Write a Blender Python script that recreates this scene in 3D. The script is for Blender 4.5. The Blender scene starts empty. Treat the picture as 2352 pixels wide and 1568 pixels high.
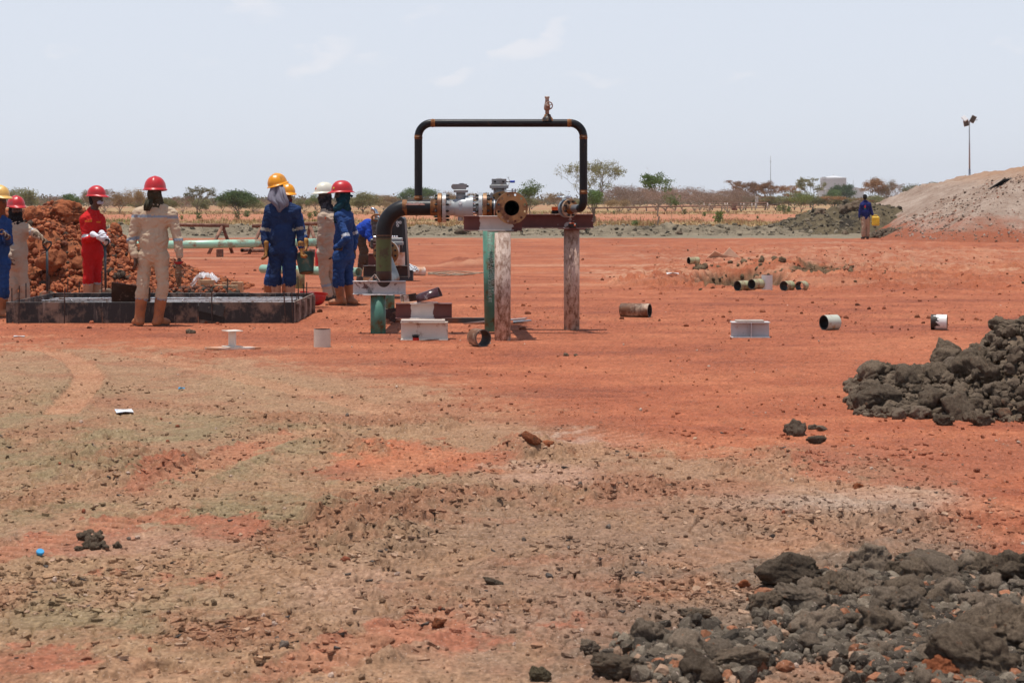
import bpy, math, random, colorsys
import numpy as np
from mathutils import Vector as V, Matrix, Euler
from mathutils.geometry import tessellate_polygon
PI = math.pi
S = bpy.context.scene
COL = S.collection
RNG = np.random.default_rng(7)
random.seed(7)
# ---------------------------------------------------------------- camera, sky, sun, exposure
F, HZ, CX, CH = 4200.0, 462.0, 1176.0, 1.52       # focal length and horizon measured on the photograph, camera height in metres
cam = bpy.data.cameras.new('camera'); camo = bpy.data.objects.new('camera', cam); COL.objects.link(camo)
camo.location = (0, 0, CH); camo.rotation_euler = (PI/2, 0, 0)
cam.sensor_width = 36; cam.lens = 36*F/2352; cam.shift_y = -(784-HZ)/2352
cam.clip_start = 0.1; cam.clip_end = 20000
cam.dof.use_dof = True; cam.dof.focus_distance = 21.5; cam.dof.aperture_fstop = 11
S.camera = camo
SUN_DIR = V((0.12, 0.01, -1)).normalized()          # the way sunlight travels
sl = bpy.data.lights.new('sun', 'SUN'); sl.energy = 4.35; sl.angle = math.radians(0.5); sl.color = (1, 0.96, 0.9)
so = bpy.data.objects.new('sun', sl); COL.objects.link(so); so.location = (0, 0, 30)
so.rotation_euler = SUN_DIR.to_track_quat('-Z', 'Y').to_euler()
S.view_settings.view_transform = 'Standard'; S.view_settings.look = 'None'
S.view_settings.exposure = 0.0; S.view_settings.gamma = 1; S.view_settings.use_curve_mapping = False
W = bpy.data.worlds.new('World'); S.world = W; W.use_nodes = True
wt = W.node_tree; wn = wt.nodes; wl = wt.links
bg = wn['Background']; bg.inputs[1].default_value = 0.1
sky = wn.new('ShaderNodeTexSky'); sky.sky_type = 'NISHITA'; sky.sun_disc = False
sky.sun_elevation = math.asin(-SUN_DIR.z); sky.sun_rotation = math.atan2(-SUN_DIR.x, -SUN_DIR.y)
sky.altitude = 0; sky.air_density = 1.0; sky.dust_density = 1.2; sky.ozone_density = 1.0
def wmath(op, a, b=None):
    n = wn.new('ShaderNodeMath'); n.operation = op
    for i, v in enumerate((a, b)):
        if v is None: continue
        if isinstance(v, (int, float)): n.inputs[i].default_value = v
        else: wl.new(v, n.inputs[i])
    return n.outputs[0]
tc = wn.new('ShaderNodeTexCoord'); sx = wn.new('ShaderNodeSeparateXYZ'); wl.new(tc.outputs['Generated'], sx.inputs[0])
yy = wmath('MAXIMUM', sx.outputs[1], 0.05)
cu, cv = wmath('DIVIDE', sx.outputs[0], yy), wmath('DIVIDE', sx.outputs[2], yy)
cn = wn.new('ShaderNodeTexNoise'); cn.inputs['Scale'].default_value = 26; cn.inputs['Detail'].default_value = 7; cn.inputs['Roughness'].default_value = 0.6
cmap = wn.new('ShaderNodeCombineXYZ'); wl.new(cu, cmap.inputs[0]); wl.new(wmath('MULTIPLY', cv, 2.2), cmap.inputs[1]); wl.new(cmap.outputs[0], cn.inputs[0])
wv = wn.new('ShaderNodeSeparateXYZ'); wl.new(cn.outputs[1], wv.inputs[0])
cu = wmath('ADD', cu, wmath('MULTIPLY', wmath('SUBTRACT', wv.outputs[0], .5), .045)); cv = wmath('ADD', cv, wmath('MULTIPLY', wmath('SUBTRACT', wv.outputs[1], .5), .028))
tot = None
for (px, py, rx, ry, sl_, st) in [(585,28,60,24,-.05,.8),(735,135,70,28,-.35,1),(850,133,60,16,-.1,.5),(1215,110,85,24,-.45,1.05),(1043,176,45,13,-.1,.9),(1340,180,90,13,0,.6),(1690,180,60,12,0,.45),(465,142,60,10,0,.35),(155,120,40,14,0,.4),(985,35,60,14,-.3,.4),(2335,95,50,14,0,.5),(690,255,90,10,-.2,.2),(40,270,60,25,0,.2)]:
    u0, v0 = (px-CX)/F, (HZ-py)/F
    du, dv = wmath('SUBTRACT', cu, u0), wmath('SUBTRACT', cv, v0)
    dv2 = wmath('ADD', dv, wmath('MULTIPLY', du, sl_))
    q = wmath('ADD', wmath('POWER', wmath('ABSOLUTE', wmath('MULTIPLY', du, F/rx)), 2), wmath('POWER', wmath('ABSOLUTE', wmath('MULTIPLY', dv2, F/ry)), 2))
    m = wmath('MULTIPLY', wmath('MAXIMUM', wmath('SUBTRACT', 1.0, wmath('MULTIPLY', q, .5)), 0), st)
    tot = m if tot is None else wmath('MAXIMUM', tot, m)
ns = wmath('MULTIPLY', wmath('SUBTRACT', cn.outputs[0], 0.5), 4.2)
cl = wmath('ADD', tot, wmath('MULTIPLY', ns, wmath('MINIMUM', wmath('MULTIPLY', tot, 2.0), .55)))
mr = wn.new('ShaderNodeMapRange'); mr.interpolation_type = 'SMOOTHSTEP'
for i, v in ((1, .05), (2, 1.2), (3, 0), (4, .36)): mr.inputs[i].default_value = v
wl.new(cl, mr.inputs[0])
hz_ = wn.new('ShaderNodeMix'); hz_.data_type = 'RGBA'; el = wn.new('ShaderNodeMapRange'); el.interpolation_type = 'SMOOTHSTEP'
for i, v in ((1, .08), (2, .6), (3, .86), (4, 0.12)): el.inputs[i].default_value = v
wl.new(sx.outputs[2], el.inputs[0]); wl.new(el.outputs[0], hz_.inputs[0])
wl.new(sky.outputs[0], hz_.inputs[6]); hz_.inputs[7].default_value = (7.8, 8.3, 9.35, 1)
cmix = wn.new('ShaderNodeMix'); cmix.data_type = 'RGBA'; wl.new(mr.outputs[0], cmix.inputs[0])
wl.new(hz_.outputs[2], cmix.inputs[6]); cmix.inputs[7].default_value = (9.6, 9.2, 9.3, 1)
wl.new(cmix.outputs[2], bg.inputs[0])

def P(px, py, Y): return V(((px-CX)/F*Y, Y, CH-(py-HZ)/F*Y))
def G(px, py, z=0):
    Y = F*(CH-z)/(py-HZ); return V(((px-CX)/F*Y, Y, z))
# ---------------------------------------------------------------- numpy noise
def _h(ix, iy, iz, seed):
    h = (ix.astype(np.int64)*374761393 + iy.astype(np.int64)*668265263 + iz.astype(np.int64)*2147483647 + seed*1274126177) & 0xffffffff
    h = ((h ^ (h >> 13))*1274126177) & 0xffffffff
    h = ((h ^ (h >> 15))*2246822519) & 0xffffffff
    return (h ^ (h >> 16)) & 0xffffffff
def hr(ix, iy, seed=0): return _h(ix, iy, np.zeros_like(ix), seed)/4294967295.0
def perlin2(x, y, seed=0):
    x0 = np.floor(x); y0 = np.floor(y); fx = x-x0; fy = y-y0; ix = x0.astype(np.int64); iy = y0.astype(np.int64)
    u = fx*fx*fx*(fx*(fx*6-15)+10); v = fy*fy*fy*(fy*(fy*6-15)+10)
    def g(i, j):
        a = _h(ix+i, iy+j, np.zeros_like(ix), seed)*(2*PI/4294967295.0)
        return np.cos(a)*(fx-i)+np.sin(a)*(fy-j)
    a = g(0, 0); b = g(1, 0); c = g(0, 1); d = g(1, 1)
    return ((a+(b-a)*u)+((c+(d-c)*u)-(a+(b-a)*u))*v)*1.45
def fbm2(x, y, o=4, seed=0, r=.5):
    t = 0; a = 1; n = 0
    for i in range(o):
        t = t+a*perlin2(x*2**i+i*17.3, y*2**i-i*9.1, seed+i); n += a; a *= r
    return t/n*1.3
def perlin3(p, seed=0):
    p0 = np.floor(p); f = p-p0; i = p0.astype(np.int64); u = f*f*f*(f*(f*6-15)+10)
    def g(a, b, c):
        h = _h(i[:, 0]+a, i[:, 1]+b, i[:, 2]+c, seed)
        x = ((h & 1023)/511.5-1); y = (((h >> 10) & 1023)/511.5-1); z = (((h >> 20) & 1023)/511.5-1)
        return x*(f[:, 0]-a)+y*(f[:, 1]-b)+z*(f[:, 2]-c)
    L = lambda a, b, t: a+(b-a)*t
    return L(L(L(g(0,0,0), g(1,0,0), u[:,0]), L(g(0,1,0), g(1,1,0), u[:,0]), u[:,1]),
             L(L(g(0,0,1), g(1,0,1), u[:,0]), L(g(0,1,1), g(1,1,1), u[:,0]), u[:,1]), u[:,2])*1.2
def fbm3(p, o=4, seed=0, r=.5):
    t = 0; a = 1
    for i in range(o):
        t = t+a*perlin3(p*2**i+i*13.7, seed+i); a *= r
    return t
def worley(x, y, seed=0):
    """F1, F2, offset to the nearest point, its random value"""
    ix = np.floor(x).astype(np.int64); iy = np.floor(y).astype(np.int64)
    f1 = np.full(x.shape, 9.); f2 = f1.copy(); dx1 = f1.copy(); dy1 = f1.copy(); r1 = f1.copy(); r2 = f1.copy()
    for a in (-1, 0, 1):
        for b in (-1, 0, 1):
            cx = ix+a; cy = iy+b
            px = cx+.1+.8*hr(cx, cy, seed); py = cy+.1+.8*hr(cx, cy, seed+5)
            dx = x-px; dy = y-py; d = np.sqrt(dx*dx+dy*dy); m = d < f1
            f2 = np.where(m, f1, np.minimum(f2, d)); rr = hr(cx, cy, seed+9)
            f1 = np.where(m, d, f1); dx1 = np.where(m, dx, dx1); dy1 = np.where(m, dy, dy1)
            r2 = np.where(m, hr(cx, cy, seed+13), r2); r1 = np.where(m, rr, r1)
    return f1, f2, dx1, dy1, r1, r2
def sstep(a, b, x):
    t = np.clip((x-a)/(b-a), 0, 1); return t*t*(3-2*t)
# ---------------------------------------------------------------- materials
def srgb(r, g, b):
    f = lambda c: (c/255/12.92 if c/255 <= .04045 else ((c/255+.055)/1.055)**2.4)
    return (f(r), f(g), f(b), 1)
def rgba(c): return tuple(c)+(1,) if len(c) == 3 else tuple(c)
MATS = {}
class NT:
    def __init__(s, name):
        s.m = bpy.data.materials.new(name); s.m.use_nodes = True; s.t = s.m.node_tree; s.n = s.t.nodes; s.l = s.t.links
        s.b = s.n['Principled BSDF']; s.tc = s.n.new('ShaderNodeTexCoord').outputs['Object']
    def put(s, sock, v):
        if isinstance(v, (int, float)): sock.default_value = v
        elif isinstance(v, (tuple, list)): sock.default_value = v
        else: s.l.new(v, sock)
    def noise(s, scale, detail=5, rough=.6, stretch=None, off=0, out=0):
        n = s.n.new('ShaderNodeTexNoise'); n.inputs['Scale'].default_value = scale
        n.inputs['Detail'].default_value = detail; n.inputs['Roughness'].default_value = rough
        mp = s.n.new('ShaderNodeMapping'); mp.inputs[1].default_value = (off, off*.7, off*.3)
        if stretch: mp.inputs[3].default_value = stretch
        s.l.new(s.tc, mp.inputs[0]); s.l.new(mp.outputs[0], n.inputs[0]); return n.outputs[out]
    def vor(s, scale, feature='F1', stretch=None):
        n = s.n.new('ShaderNodeTexVoronoi'); n.feature = feature; n.inputs['Scale'].default_value = scale
        mp = s.n.new('ShaderNodeMapping')
        if stretch: mp.inputs[3].default_value = stretch
        s.l.new(s.tc, mp.inputs[0]); s.l.new(mp.outputs[0], n.inputs[0]); return n.outputs[0]
    def rng(s, v, a, b, c=0., d=1., smooth=False):
        n = s.n.new('ShaderNodeMapRange'); n.interpolation_type = 'SMOOTHSTEP' if smooth else 'LINEAR'
        s.l.new(v, n.inputs[0])
        for i, q in enumerate((a, b, c, d)): n.inputs[i+1].default_value = q
        return n.outputs[0]
    def mix(s, f, a, b, mode='MIX'):
        n = s.n.new('ShaderNodeMix'); n.data_type = 'RGBA'; n.blend_type = mode
        s.put(n.inputs[0], f); s.put(n.inputs[6], a); s.put(n.inputs[7], b); return n.outputs[2]
    def math(s, op, a, b=0.):
        n = s.n.new('ShaderNodeMath'); n.operation = op; s.put(n.inputs[0], a); s.put(n.inputs[1], b); return n.outputs[0]
    def bump(s, h, strength=.5, dist=.01):
        n = s.n.new('ShaderNodeBump'); n.inputs['Strength'].default_value = strength; n.inputs['Distance'].default_value = dist
        s.l.new(h, n.inputs['Height'])
        if s.b.inputs['Normal'].links: s.l.new(s.b.inputs['Normal'].links[0].from_socket, n.inputs['Normal'])
        s.l.new(n.outputs[0], s.b.inputs['Normal'])
    def sep(s, i):
        n = s.n.new('ShaderNodeSeparateXYZ'); s.l.new(s.tc, n.inputs[0]); return n.outputs[i]
    def done(s, col, rough=.6, metal=0., spec=.4):
        s.put(s.b.inputs['Base Color'], col); s.put(s.b.inputs['Roughness'], rough); s.put(s.b.inputs['Metallic'], metal)
        s.b.inputs['Specular IOR Level'].default_value = spec; return s.m
def M(name, c, rough=.6, metal=0., var=.25, scale=6, dirt=None, dirt_amt=.35, dscale=3, bump=0, bscale=60, spec=.4, stretch=None):
    """general painted or plain surface: mottled colour, optional dirt or rust patches, optional fine bump"""
    if name in MATS: return MATS[name]
    t = NT(name); c = rgba(c)
    n = t.noise(scale, 6, .65, stretch)
    col = t.mix(t.rng(n, .3, .7), tuple(x*(1-var) for x in c[:3])+(1,), tuple(min(1, x*(1+var)) for x in c[:3])+(1,))
    if dirt is not None:
        d = t.noise(dscale, 9, .68, stretch, 5.3)
        col = t.mix(t.rng(d, .62-dirt_amt*.4, .70-dirt_amt*.3, 0, 1), col, rgba(dirt))
    r = t.rng(n, .3, .7, rough*.85, min(1, rough*1.15))
    if bump: t.bump(t.noise(bscale, 4), bump, .004)
    MATS[name] = t.done(col, r, metal, spec); return MATS[name]
def worn(name, under, over, amt=.5, scale=3, edge=.02, fleck=40, grad=None, rough=.55, rust=None, rust_amt=.3, st=None):
    """over-paint flaking off an under-paint; grad = (axis, centre, halfwidth) keeps the over-paint near the middle"""
    if name in MATS: return MATS[name]
    t = NT(name)
    n = t.noise(scale, 10, .62, st); f = t.noise(fleck, 3, .6, None, 3.1)
    v = t.math('ADD', n, t.math('MULTIPLY', t.math('SUBTRACT', f, .5), .28))
    if grad:
        g = t.math('ABSOLUTE', t.math('SUBTRACT', t.sep(grad[0]), grad[1]))
        v = t.math('SUBTRACT', v, t.rng(g, grad[2]*.55, grad[2]*1.15, -.22, .4))
    k = t.rng(v, 1-amt-edge, 1-amt+edge)
    u2 = t.mix(t.rng(t.noise(9, 6), .35, .65), tuple(x*.75 for x in under[:3])+(1,), rgba(under))
    o2 = t.mix(t.rng(t.noise(5, 7, .7, None, 8), .35, .7), rgba(over), tuple(x*.8 for x in over[:3])+(1,))
    col = t.mix(k, u2, o2)
    if rust is not None:
        col = t.mix(t.rng(t.noise(scale*1.3, 9, .72, st or (1, 1, .6), 12), .66-rust_amt*.4, .76-rust_amt*.3, 0, .9), col, rgba(rust))
    t.bump(k, .3, .002)
    MATS[name] = t.done(col, rough, 0, .4); return MATS[name]
# ---------------------------------------------------------------- object helpers
def mesh_np(name, v, f, mat=None, smooth=True, fm=None):
    """v (n,3); f (m,k) array or a list of lists"""
    me = bpy.data.meshes.new(name)
    if isinstance(f, np.ndarray):
        m, k = f.shape
        me.vertices.add(len(v)); me.vertices.foreach_set('co', np.asarray(v, np.float32).ravel())
        me.loops.add(m*k); me.loops.foreach_set('vertex_index', f.astype(np.int32).ravel())
        me.polygons.add(m); me.polygons.foreach_set('loop_start', np.arange(0, m*k, k, dtype=np.int32))
        me.polygons.foreach_set('loop_total', np.full(m, k, np.int32)); me.update(calc_edges=True)
    else: me.from_pydata([tuple(x) for x in v], [], f); me.update()
    for mm in (mat if isinstance(mat, (list, tuple)) else [mat]):
        if mm: me.materials.append(mm)
    if fm is not None: me.polygons.foreach_set('material_index', np.asarray(fm, np.int32))
    me.polygons.foreach_set('use_smooth', np.full(len(me.polygons), smooth) if isinstance(smooth, bool) else np.asarray(smooth))
    me.update(); return me
def link(name, me, parent=None, loc=None):
    o = bpy.data.objects.new(name, me); COL.objects.link(o)
    if parent is not None: o.parent = parent
    if loc is not None: o.location = loc
    return o
def tag(o, label=None, cat=None, group=None, kind=None):
    if label: o['label'] = label
    if cat: o['category'] = cat
    if group: o['group'] = group
    if kind: o['kind'] = kind
    return o
def thing(name, loc, label, cat, group=None):
    o = bpy.data.objects.new(name, None); o.empty_display_size = .2; COL.objects.link(o); o.location = loc
    return tag(o, label, cat, group)
def frame(d, up=V((0, 0, 1))):
    d = V(d).normalized(); u = V(up)
    if abs(d.dot(u)) > .97: u = V((1, 0, 0)) if abs(d.x) < .9 else V((0, 1, 0))
    a = d.cross(u).normalized(); b = a.cross(d).normalized(); return a, b, d
class MB:
    def __init__(s): s.v = []; s.f = []; s.m = []; s.s = []
    def add(s, v, f, m=0, smooth=False):
        o = len(s.v); s.v += [V(p) for p in v]; s.f += [[i+o for i in q] for q in f]; s.m += [m]*len(f)
        s.s += (smooth if isinstance(smooth, list) else [smooth]*len(f)); return s
    def box(s, c, size, R=None, m=0, bev=0.0):
        hx, hy, hz = [q/2 for q in size]; c = V(c)
        if bev > 0:
            b = min(bev, hx*.9, hy*.9, hz*.9); vs = []; idx = {}
            for sx in (-1, 1):
                for sy in (-1, 1):
                    for sz in (-1, 1):
                        idx[sx, sy, sz] = len(vs)
                        vs += [V((sx*hx, sy*(hy-b), sz*(hz-b))), V((sx*(hx-b), sy*hy, sz*(hz-b))), V((sx*(hx-b), sy*(hy-b), sz*hz))]
            f = []
            def q(ax, sg):
                o = [a for a in range(3) if a != ax]; r = []
                for (i, j) in ((-1, -1), (1, -1), (1, 1), (-1, 1)):
                    k = [0, 0, 0]; k[ax] = sg; k[o[0]] = i; k[o[1]] = j; r.append(idx[tuple(k)]+ax)
                return r
            for ax in range(3):
                for sg in (-1, 1): f.append(q(ax, sg))
            for ax in range(3):
                o = [a for a in range(3) if a != ax]
                for i in (-1, 1):
                    for j in (-1, 1):
                        k0 = [0]*3; k1 = [0]*3; k0[ax] = -1; k1[ax] = 1; k0[o[0]] = k1[o[0]] = i; k0[o[1]] = k1[o[1]] = j
                        a, c2 = idx[tuple(k0)], idx[tuple(k1)]; f.append([a+o[0], c2+o[0], c2+o[1], a+o[1]])
            for k, a in idx.items(): f.append([a, a+1, a+2])
            fl = []
            for q2 in f:                                     # outward winding
                cc = sum((vs[i] for i in q2), V())/len(q2); n = (vs[q2[1]]-vs[q2[0]]).cross(vs[q2[2]]-vs[q2[0]])
                fl.append(q2 if n.dot(cc) > 0 else q2[::-1])
            f = fl
        else:
            vs = [V((x*hx, y*hy, z*hz)) for x in (-1, 1) for y in (-1, 1) for z in (-1, 1)]
            f = [[0,1,3,2],[4,6,7,5],[0,4,5,1],[2,3,7,6],[0,2,6,4],[1,5,7,3]]
        if R is not None: vs = [R @ p for p in vs]
        return s.add([p+c for p in vs], f, m)
    def tube(s, pts, r, n=16, m=0, cap=True, up=V((0, 0, 1)), smooth=True, r2=None):
        """tube along a path; r is a number or a list; r2 < r makes it hollow with open ends"""
        pts = [V(p) for p in pts]; k = len(pts); rs = r if isinstance(r, (list, tuple)) else [r]*k
        rings = []; a0 = None
        for i, p in enumerate(pts):
            d = (pts[min(i+1, k-1)]-pts[max(i-1, 0)]).normalized()
            if a0 is None: a, b, _ = frame(d, up)
            else:
                a = (a0-d*a0.dot(d)).normalized(); b = a.cross(d).normalized()*-1; b = d.cross(a)*-1 if False else a.cross(d)
            a0 = a; rings.append((p, a, b))
        def ring(q, rr): p, a, b = q; return [p+a*(math.cos(t*2*PI/n)*rr)+b*(math.sin(t*2*PI/n)*rr) for t in range(n)]
        vs = []; f = []; sm = []
        for q, rr in zip(rings, rs): vs += ring(q, rr)
        for i in range(k-1):
            for j in range(n):
                f.append([i*n+j, i*n+(j+1) % n, (i+1)*n+(j+1) % n, (i+1)*n+j]); sm.append(smooth)
        if r2 is not None:
            o = len(vs)
            for q, rr in zip(rings, rs): vs += ring(q, rr-(rs[0]-r2))
            for i in range(k-1):
                for j in range(n):
                    f.append([o+i*n+(j+1) % n, o+i*n+j, o+(i+1)*n+j, o+(i+1)*n+(j+1) % n]); sm.append(smooth)
            e = (k-1)*n
            for j in range(n):
                j2 = (j+1) % n
                f.append([j, o+j, o+j2, j2]); f.append([e+j, e+j2, o+e+j2, o+e+j]); sm += [False, False]
        elif cap:
            f.append(list(range(n))[::-1]); f.append([(k-1)*n+j for j in range(n)]); sm += [False, False]
        # make sure faces look outward
        p, q = f[0], rings[0][0]
        cc = sum((vs[i] for i in p), V())/4; nn = (vs[p[1]]-vs[p[0]]).cross(vs[p[2]]-vs[p[0]])
        if nn.dot(cc-(rings[0][0]+rings[1][0])/2) < 0: f = [x[::-1] for x in f]
        return s.add(vs, f, m, sm)
    def lathe(s, c, axis, prof, n=24, m=0, smooth=True, hard=True):
        """prof: list of (distance along axis, radius)"""
        a, b, d = frame(axis); c = V(c); vs = []; f = []; sm = []
        if hard:
            for (t0, r0), (t1, r1) in zip(prof, prof[1:]):
                o = len(vs)
                for (t_, r_) in ((t0, r0), (t1, r1)):
                    vs += [c+d*t_+a*(math.cos(2*PI*j/n)*r_)+b*(math.sin(2*PI*j/n)*r_) for j in range(n)]
                for j in range(n): f.append([o+j, o+(j+1) % n, o+n+(j+1) % n, o+n+j]); sm.append(smooth)
        else:
            for (t_, r_) in prof: vs += [c+d*t_+a*(math.cos(2*PI*j/n)*r_)+b*(math.sin(2*PI*j/n)*r_) for j in range(n)]
            for i in range(len(prof)-1):
                for j in range(n): f.append([i*n+j, i*n+(j+1) % n, (i+1)*n+(j+1) % n, (i+1)*n+j]); sm.append(smooth)
        return s.add(vs, f, m, sm)
    def plate(s, c, axis, t, outer, holes=(), m=0, up=V((0, 0, 1))):
        """flat plate of thickness t (centre c) with holes; outlines in the plate's own 2D frame"""
        a, b, d = frame(axis, up); c = V(c); loops = [outer]+list(holes)
        tri = tessellate_polygon([[V((x, y, 0)) for x, y in L] for L in loops]); flat = [q for L in loops for q in L]; n = len(flat)
        vs = [c+a*x+b*y-d*(t/2) for x, y in flat]+[c+a*x+b*y+d*(t/2) for x, y in flat]; f = []
        for q in tri:
            nn = (vs[q[1]]-vs[q[0]]).cross(vs[q[2]]-vs[q[0]]); q = list(q) if nn.dot(d) < 0 else list(q)[::-1]
            f.append(q); f.append([i+n for i in q[::-1]])
        o = 0; sm = [False]*len(f)
        for L in loops:
            k = len(L)
            for j in range(k): f.append([o+j, o+(j+1) % k, o+n+(j+1) % k, o+n+j]); sm.append(False)
            o += k
        return s.add(vs, f, m, sm)
    def prism(s, pts, vec, m=0):
        pts = [V(p) for p in pts]; n = len(pts); vec = V(vec)
        vs = pts+[p+vec for p in pts]; f = [list(range(n)), [n+j for j in range(n)][::-1]]+[[j, n+j, n+(j+1) % n, (j+1) % n] for j in range(n)]
        nn = V()
        for j in range(n): nn += pts[j].cross(pts[(j+1) % n])
        if nn.dot(vec) > 0: f = [x[::-1] for x in f]
        return s.add(vs, f, m)
    def build(s, name, mat, parent=None, loc=None, **k):
        o = V(parent.location) if parent is not None else V(loc) if loc is not None else V()
        if parent is not None and parent.parent is not None: o = o+V(parent.parent.location)
        me = mesh_np(name, [p-o for p in s.v], s.f, mat, s.s, s.m)
        ob = link(name, me, parent, loc if parent is None else None)
        if k: tag(ob, **k)
        return ob
def circ(r, n=16, x=0, y=0, ph=0): return [(x+r*math.cos(2*PI*j/n+ph), y+r*math.sin(2*PI*j/n+ph)) for j in range(n)]
def RZ(a): return Matrix.Rotation(a, 3, 'Z')
def arc(c, a, b, r, t0, t1, n=8): return [V(c)+V(a)*(r*math.cos(t0+(t1-t0)*i/n))+V(b)*(r*math.sin(t0+(t1-t0)*i/n)) for i in range(n+1)]
# ---------------------------------------------------------------- ground: one sheet from behind the camera to the horizon
def blob(px, py, cx, cy, rx, ry, soft=.5):
    d = np.sqrt(((px-cx)/rx)**2+((py-cy)/ry)**2); return 1-sstep(1-soft, 1+soft, d)
def soil(x, y):
    """height and albedo of the ground at world points (flat arrays)"""
    Yc = np.maximum(y, 2.0)
    px = CX+F*x/Yc; py = HZ+F*CH/Yc                       # where the photograph shows that spot of soil
    w1 = fbm2(x*.55, y*.55, 5, 11); w2 = fbm2(x*1.9, y*1.3, 5, 23, .6); w3 = fbm2(x*7, y*5, 4, 31, .6); w4 = fbm2(x*24, y*20, 2, 37, .6)
    jx = px+w2*80+w3*40; jy = py+w1*26+w2*22+w3*16
    J = np.where(y < 27)[0]
    def part(fn, *a):
        r = np.zeros(x.shape); r[J] = fn(*[q[J] for q in a]); return r
    near = sstep(16, 11, y); vnear = sstep(30, 16, y)
    st = fbm2(x*.35, y*.8, 6, 41, .62)                      # streaks dragged across the pad
    # ---- albedo
    red = np.array((.325, .100, .050)); org = np.array((.41, .145, .072)); dkr = np.array((.19, .060, .036)); pale = np.array((.45, .25, .155))
    tan = np.array((.315, .185, .108)); olv = np.array((.225, .163, .092)); brn = np.array((.245, .150, .098)); pnk = np.array((.38, .225, .155)); gry = np.array((.165, .120, .086)); rbr = np.array((.265, .112, .064))
    def mx(c, t, k): return c*(1-k[:, None])+t[None, :]*k[:, None]
    c = np.repeat(red[None, :], len(x), 0)
    c = mx(c, org, sstep(-.15, .5, st)*.75); c = mx(c, dkr, sstep(.02, .55, -st+w2*.45+w3*.15)*.65)
    c = mx(c, pale, sstep(.1, .6, fbm2(x*.12, y*.5, 5, 55)+w2*.25)*.55*sstep(28, 38, y))
    c = mx(c, pale, blob(jx, jy, 2000, 610, 420, 34)*.5*sstep(-.3, .3, w2)); c = mx(c, pale, blob(jx, jy, 1480, 632, 150, 8)*.6)
    mud = np.clip(blob(jx, jy, 300, 1160, 1150, 330, .28)+blob(jx, jy, 60, 900, 560, 90, .5)*.75+blob(jx, jy, 1500, 1240, 700, 190, .4)+blob(jx, jy, 1200, 1500, 1500, 260, .3), 0, 1)
    mud = np.clip(mud+blob(jx, jy, 1750, 1110, 420, 70, .5)*.8, 0, 1); mud = .45*mud+.55*sstep(.25, .75, mud+w2*.32+w3*.30+w4*.1)*sstep(-.9, -.2, w2+.3)
    mud = np.where(y < 5.5, np.maximum(mud, .8), mud)
    base = np.repeat(tan[None, :], len(x), 0)
    base = mx(base, olv, np.clip(blob(jx, jy, 250, 1090, 620, 190, .5)+blob(jx, jy, 350, 1420, 420, 90, .5)*.9+blob(jx, jy, 900, 1200, 300, 90, .6)*.7, 0, 1)*sstep(-.35, .35, w2+w1*.5+w3*.3))
    base = mx(base, brn, np.clip(blob(jx, jy, 1600, 1330, 760, 260, .5), 0, 1)*sstep(-.5, .3, w2+.2))
    base = mx(base, np.array((.33, .185, .112)), sstep(1250, 1900, jx)*.6)
    base = mx(base, rbr, sstep(-.05, .45, fbm2(x*.8+5, y*.9, 5, 45, .6)+w3*.25)*.62)
    base = mx(base, pnk, blob(jx, jy, 1250, 1082, 130, 26, .6)*.8); base = mx(base, pnk, blob(jx, jy, 900, 1400, 420, 80, .7)*.45*sstep(-.2, .4, w2)); base = mx(base, pnk, blob(jx, jy, 260, 1240, 260, 30, .7)*.5)
    base = mx(base, gry, np.clip(blob(jx, jy, 1990, 1400, 560, 190, .4)+blob(jx, jy, 1500, 1520, 300, 60, .5), 0, 1)*sstep(-.3, .35, w2+.1)*.85)
    base = mx(base, np.array((.40, .32, .26)), np.clip(blob(jx, jy, 2050, 1155, 300, 40, .7)*.5+blob(jx, jy, 1400, 1005, 180, 10, .7)*.6, 0, 1))
    c = c*(1-mud[:, None])+base*mud[:, None]
    rp = np.clip(blob(jx, jy+(jx-470)*.26, 470, 1064, 200, 25, .4)+blob(jx+jy*.6, jy, 1180, 1040, 250, 50, .4)*.0+blob(jx, jy+(jx-960)*.10, 960, 1062, 250, 34, .5)*.85+blob(jx, jy+(jx-200)*.20, 200, 1225, 260, 22, .5)*.85+blob(jx, jy, 520, 1222, 130, 24, .5)*.7+blob(jx, jy+(jx-800)*.30, 800, 1480, 260, 40, .4)+blob(jx, jy, 1100, 1455, 150, 40, .6)*.5+blob(jx, jy, 60, 1530, 200, 28, .5)*.8+blob(jx, jy, 40, 1255, 110, 22, .5)*.8+blob(jx, jy, 2150, 1060, 330, 48, .6)*.8+blob(jx, jy, 420, 1330, 260, 26, .6)*.4+blob(jx, jy, 1330, 1420, 80, 20, .6)*.4, 0, 1)
    rp = sstep(.30, .62, rp*1.0+w2*.30+w3*.34+w4*.12-.02)
    rv = .45+.38*sstep(-.4, .4, w2*1.3+w3*.5); c = mx(c, np.array((.29, .100, .056)), rp*rv); c = mx(c, org, np.clip(blob(jx, jy, 960, 1055, 170, 26, .5), 0, 1)*.8)
    # field beyond the pad
    fld = sstep(74.5, 76.5, y+w1*2); ft = fbm2(x*.05, y*.03, 4, 61)
    fc = mx(np.repeat(np.array((.36, .235, .115))[None, :], len(x), 0), np.array((.36, .15, .085)), sstep(-.15, .35, ft)); fc = mx(fc, np.array((.22, .20, .08)), sstep(.1, .5, fbm2(x*.09, y*.05, 4, 67))*.6)
    road = sstep(140, 160, y)*sstep(225, 205, y); fc = mx(fc, np.array((.42, .16, .09)), road*.8)
    c = c*(1-fld[:, None])+fc*fld[:, None]
    grm = sstep(75, 76, y+w1)*sstep(85, 82, y+w1); c = mx(c, np.array((.20, .175, .13)), grm*.9)
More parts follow.
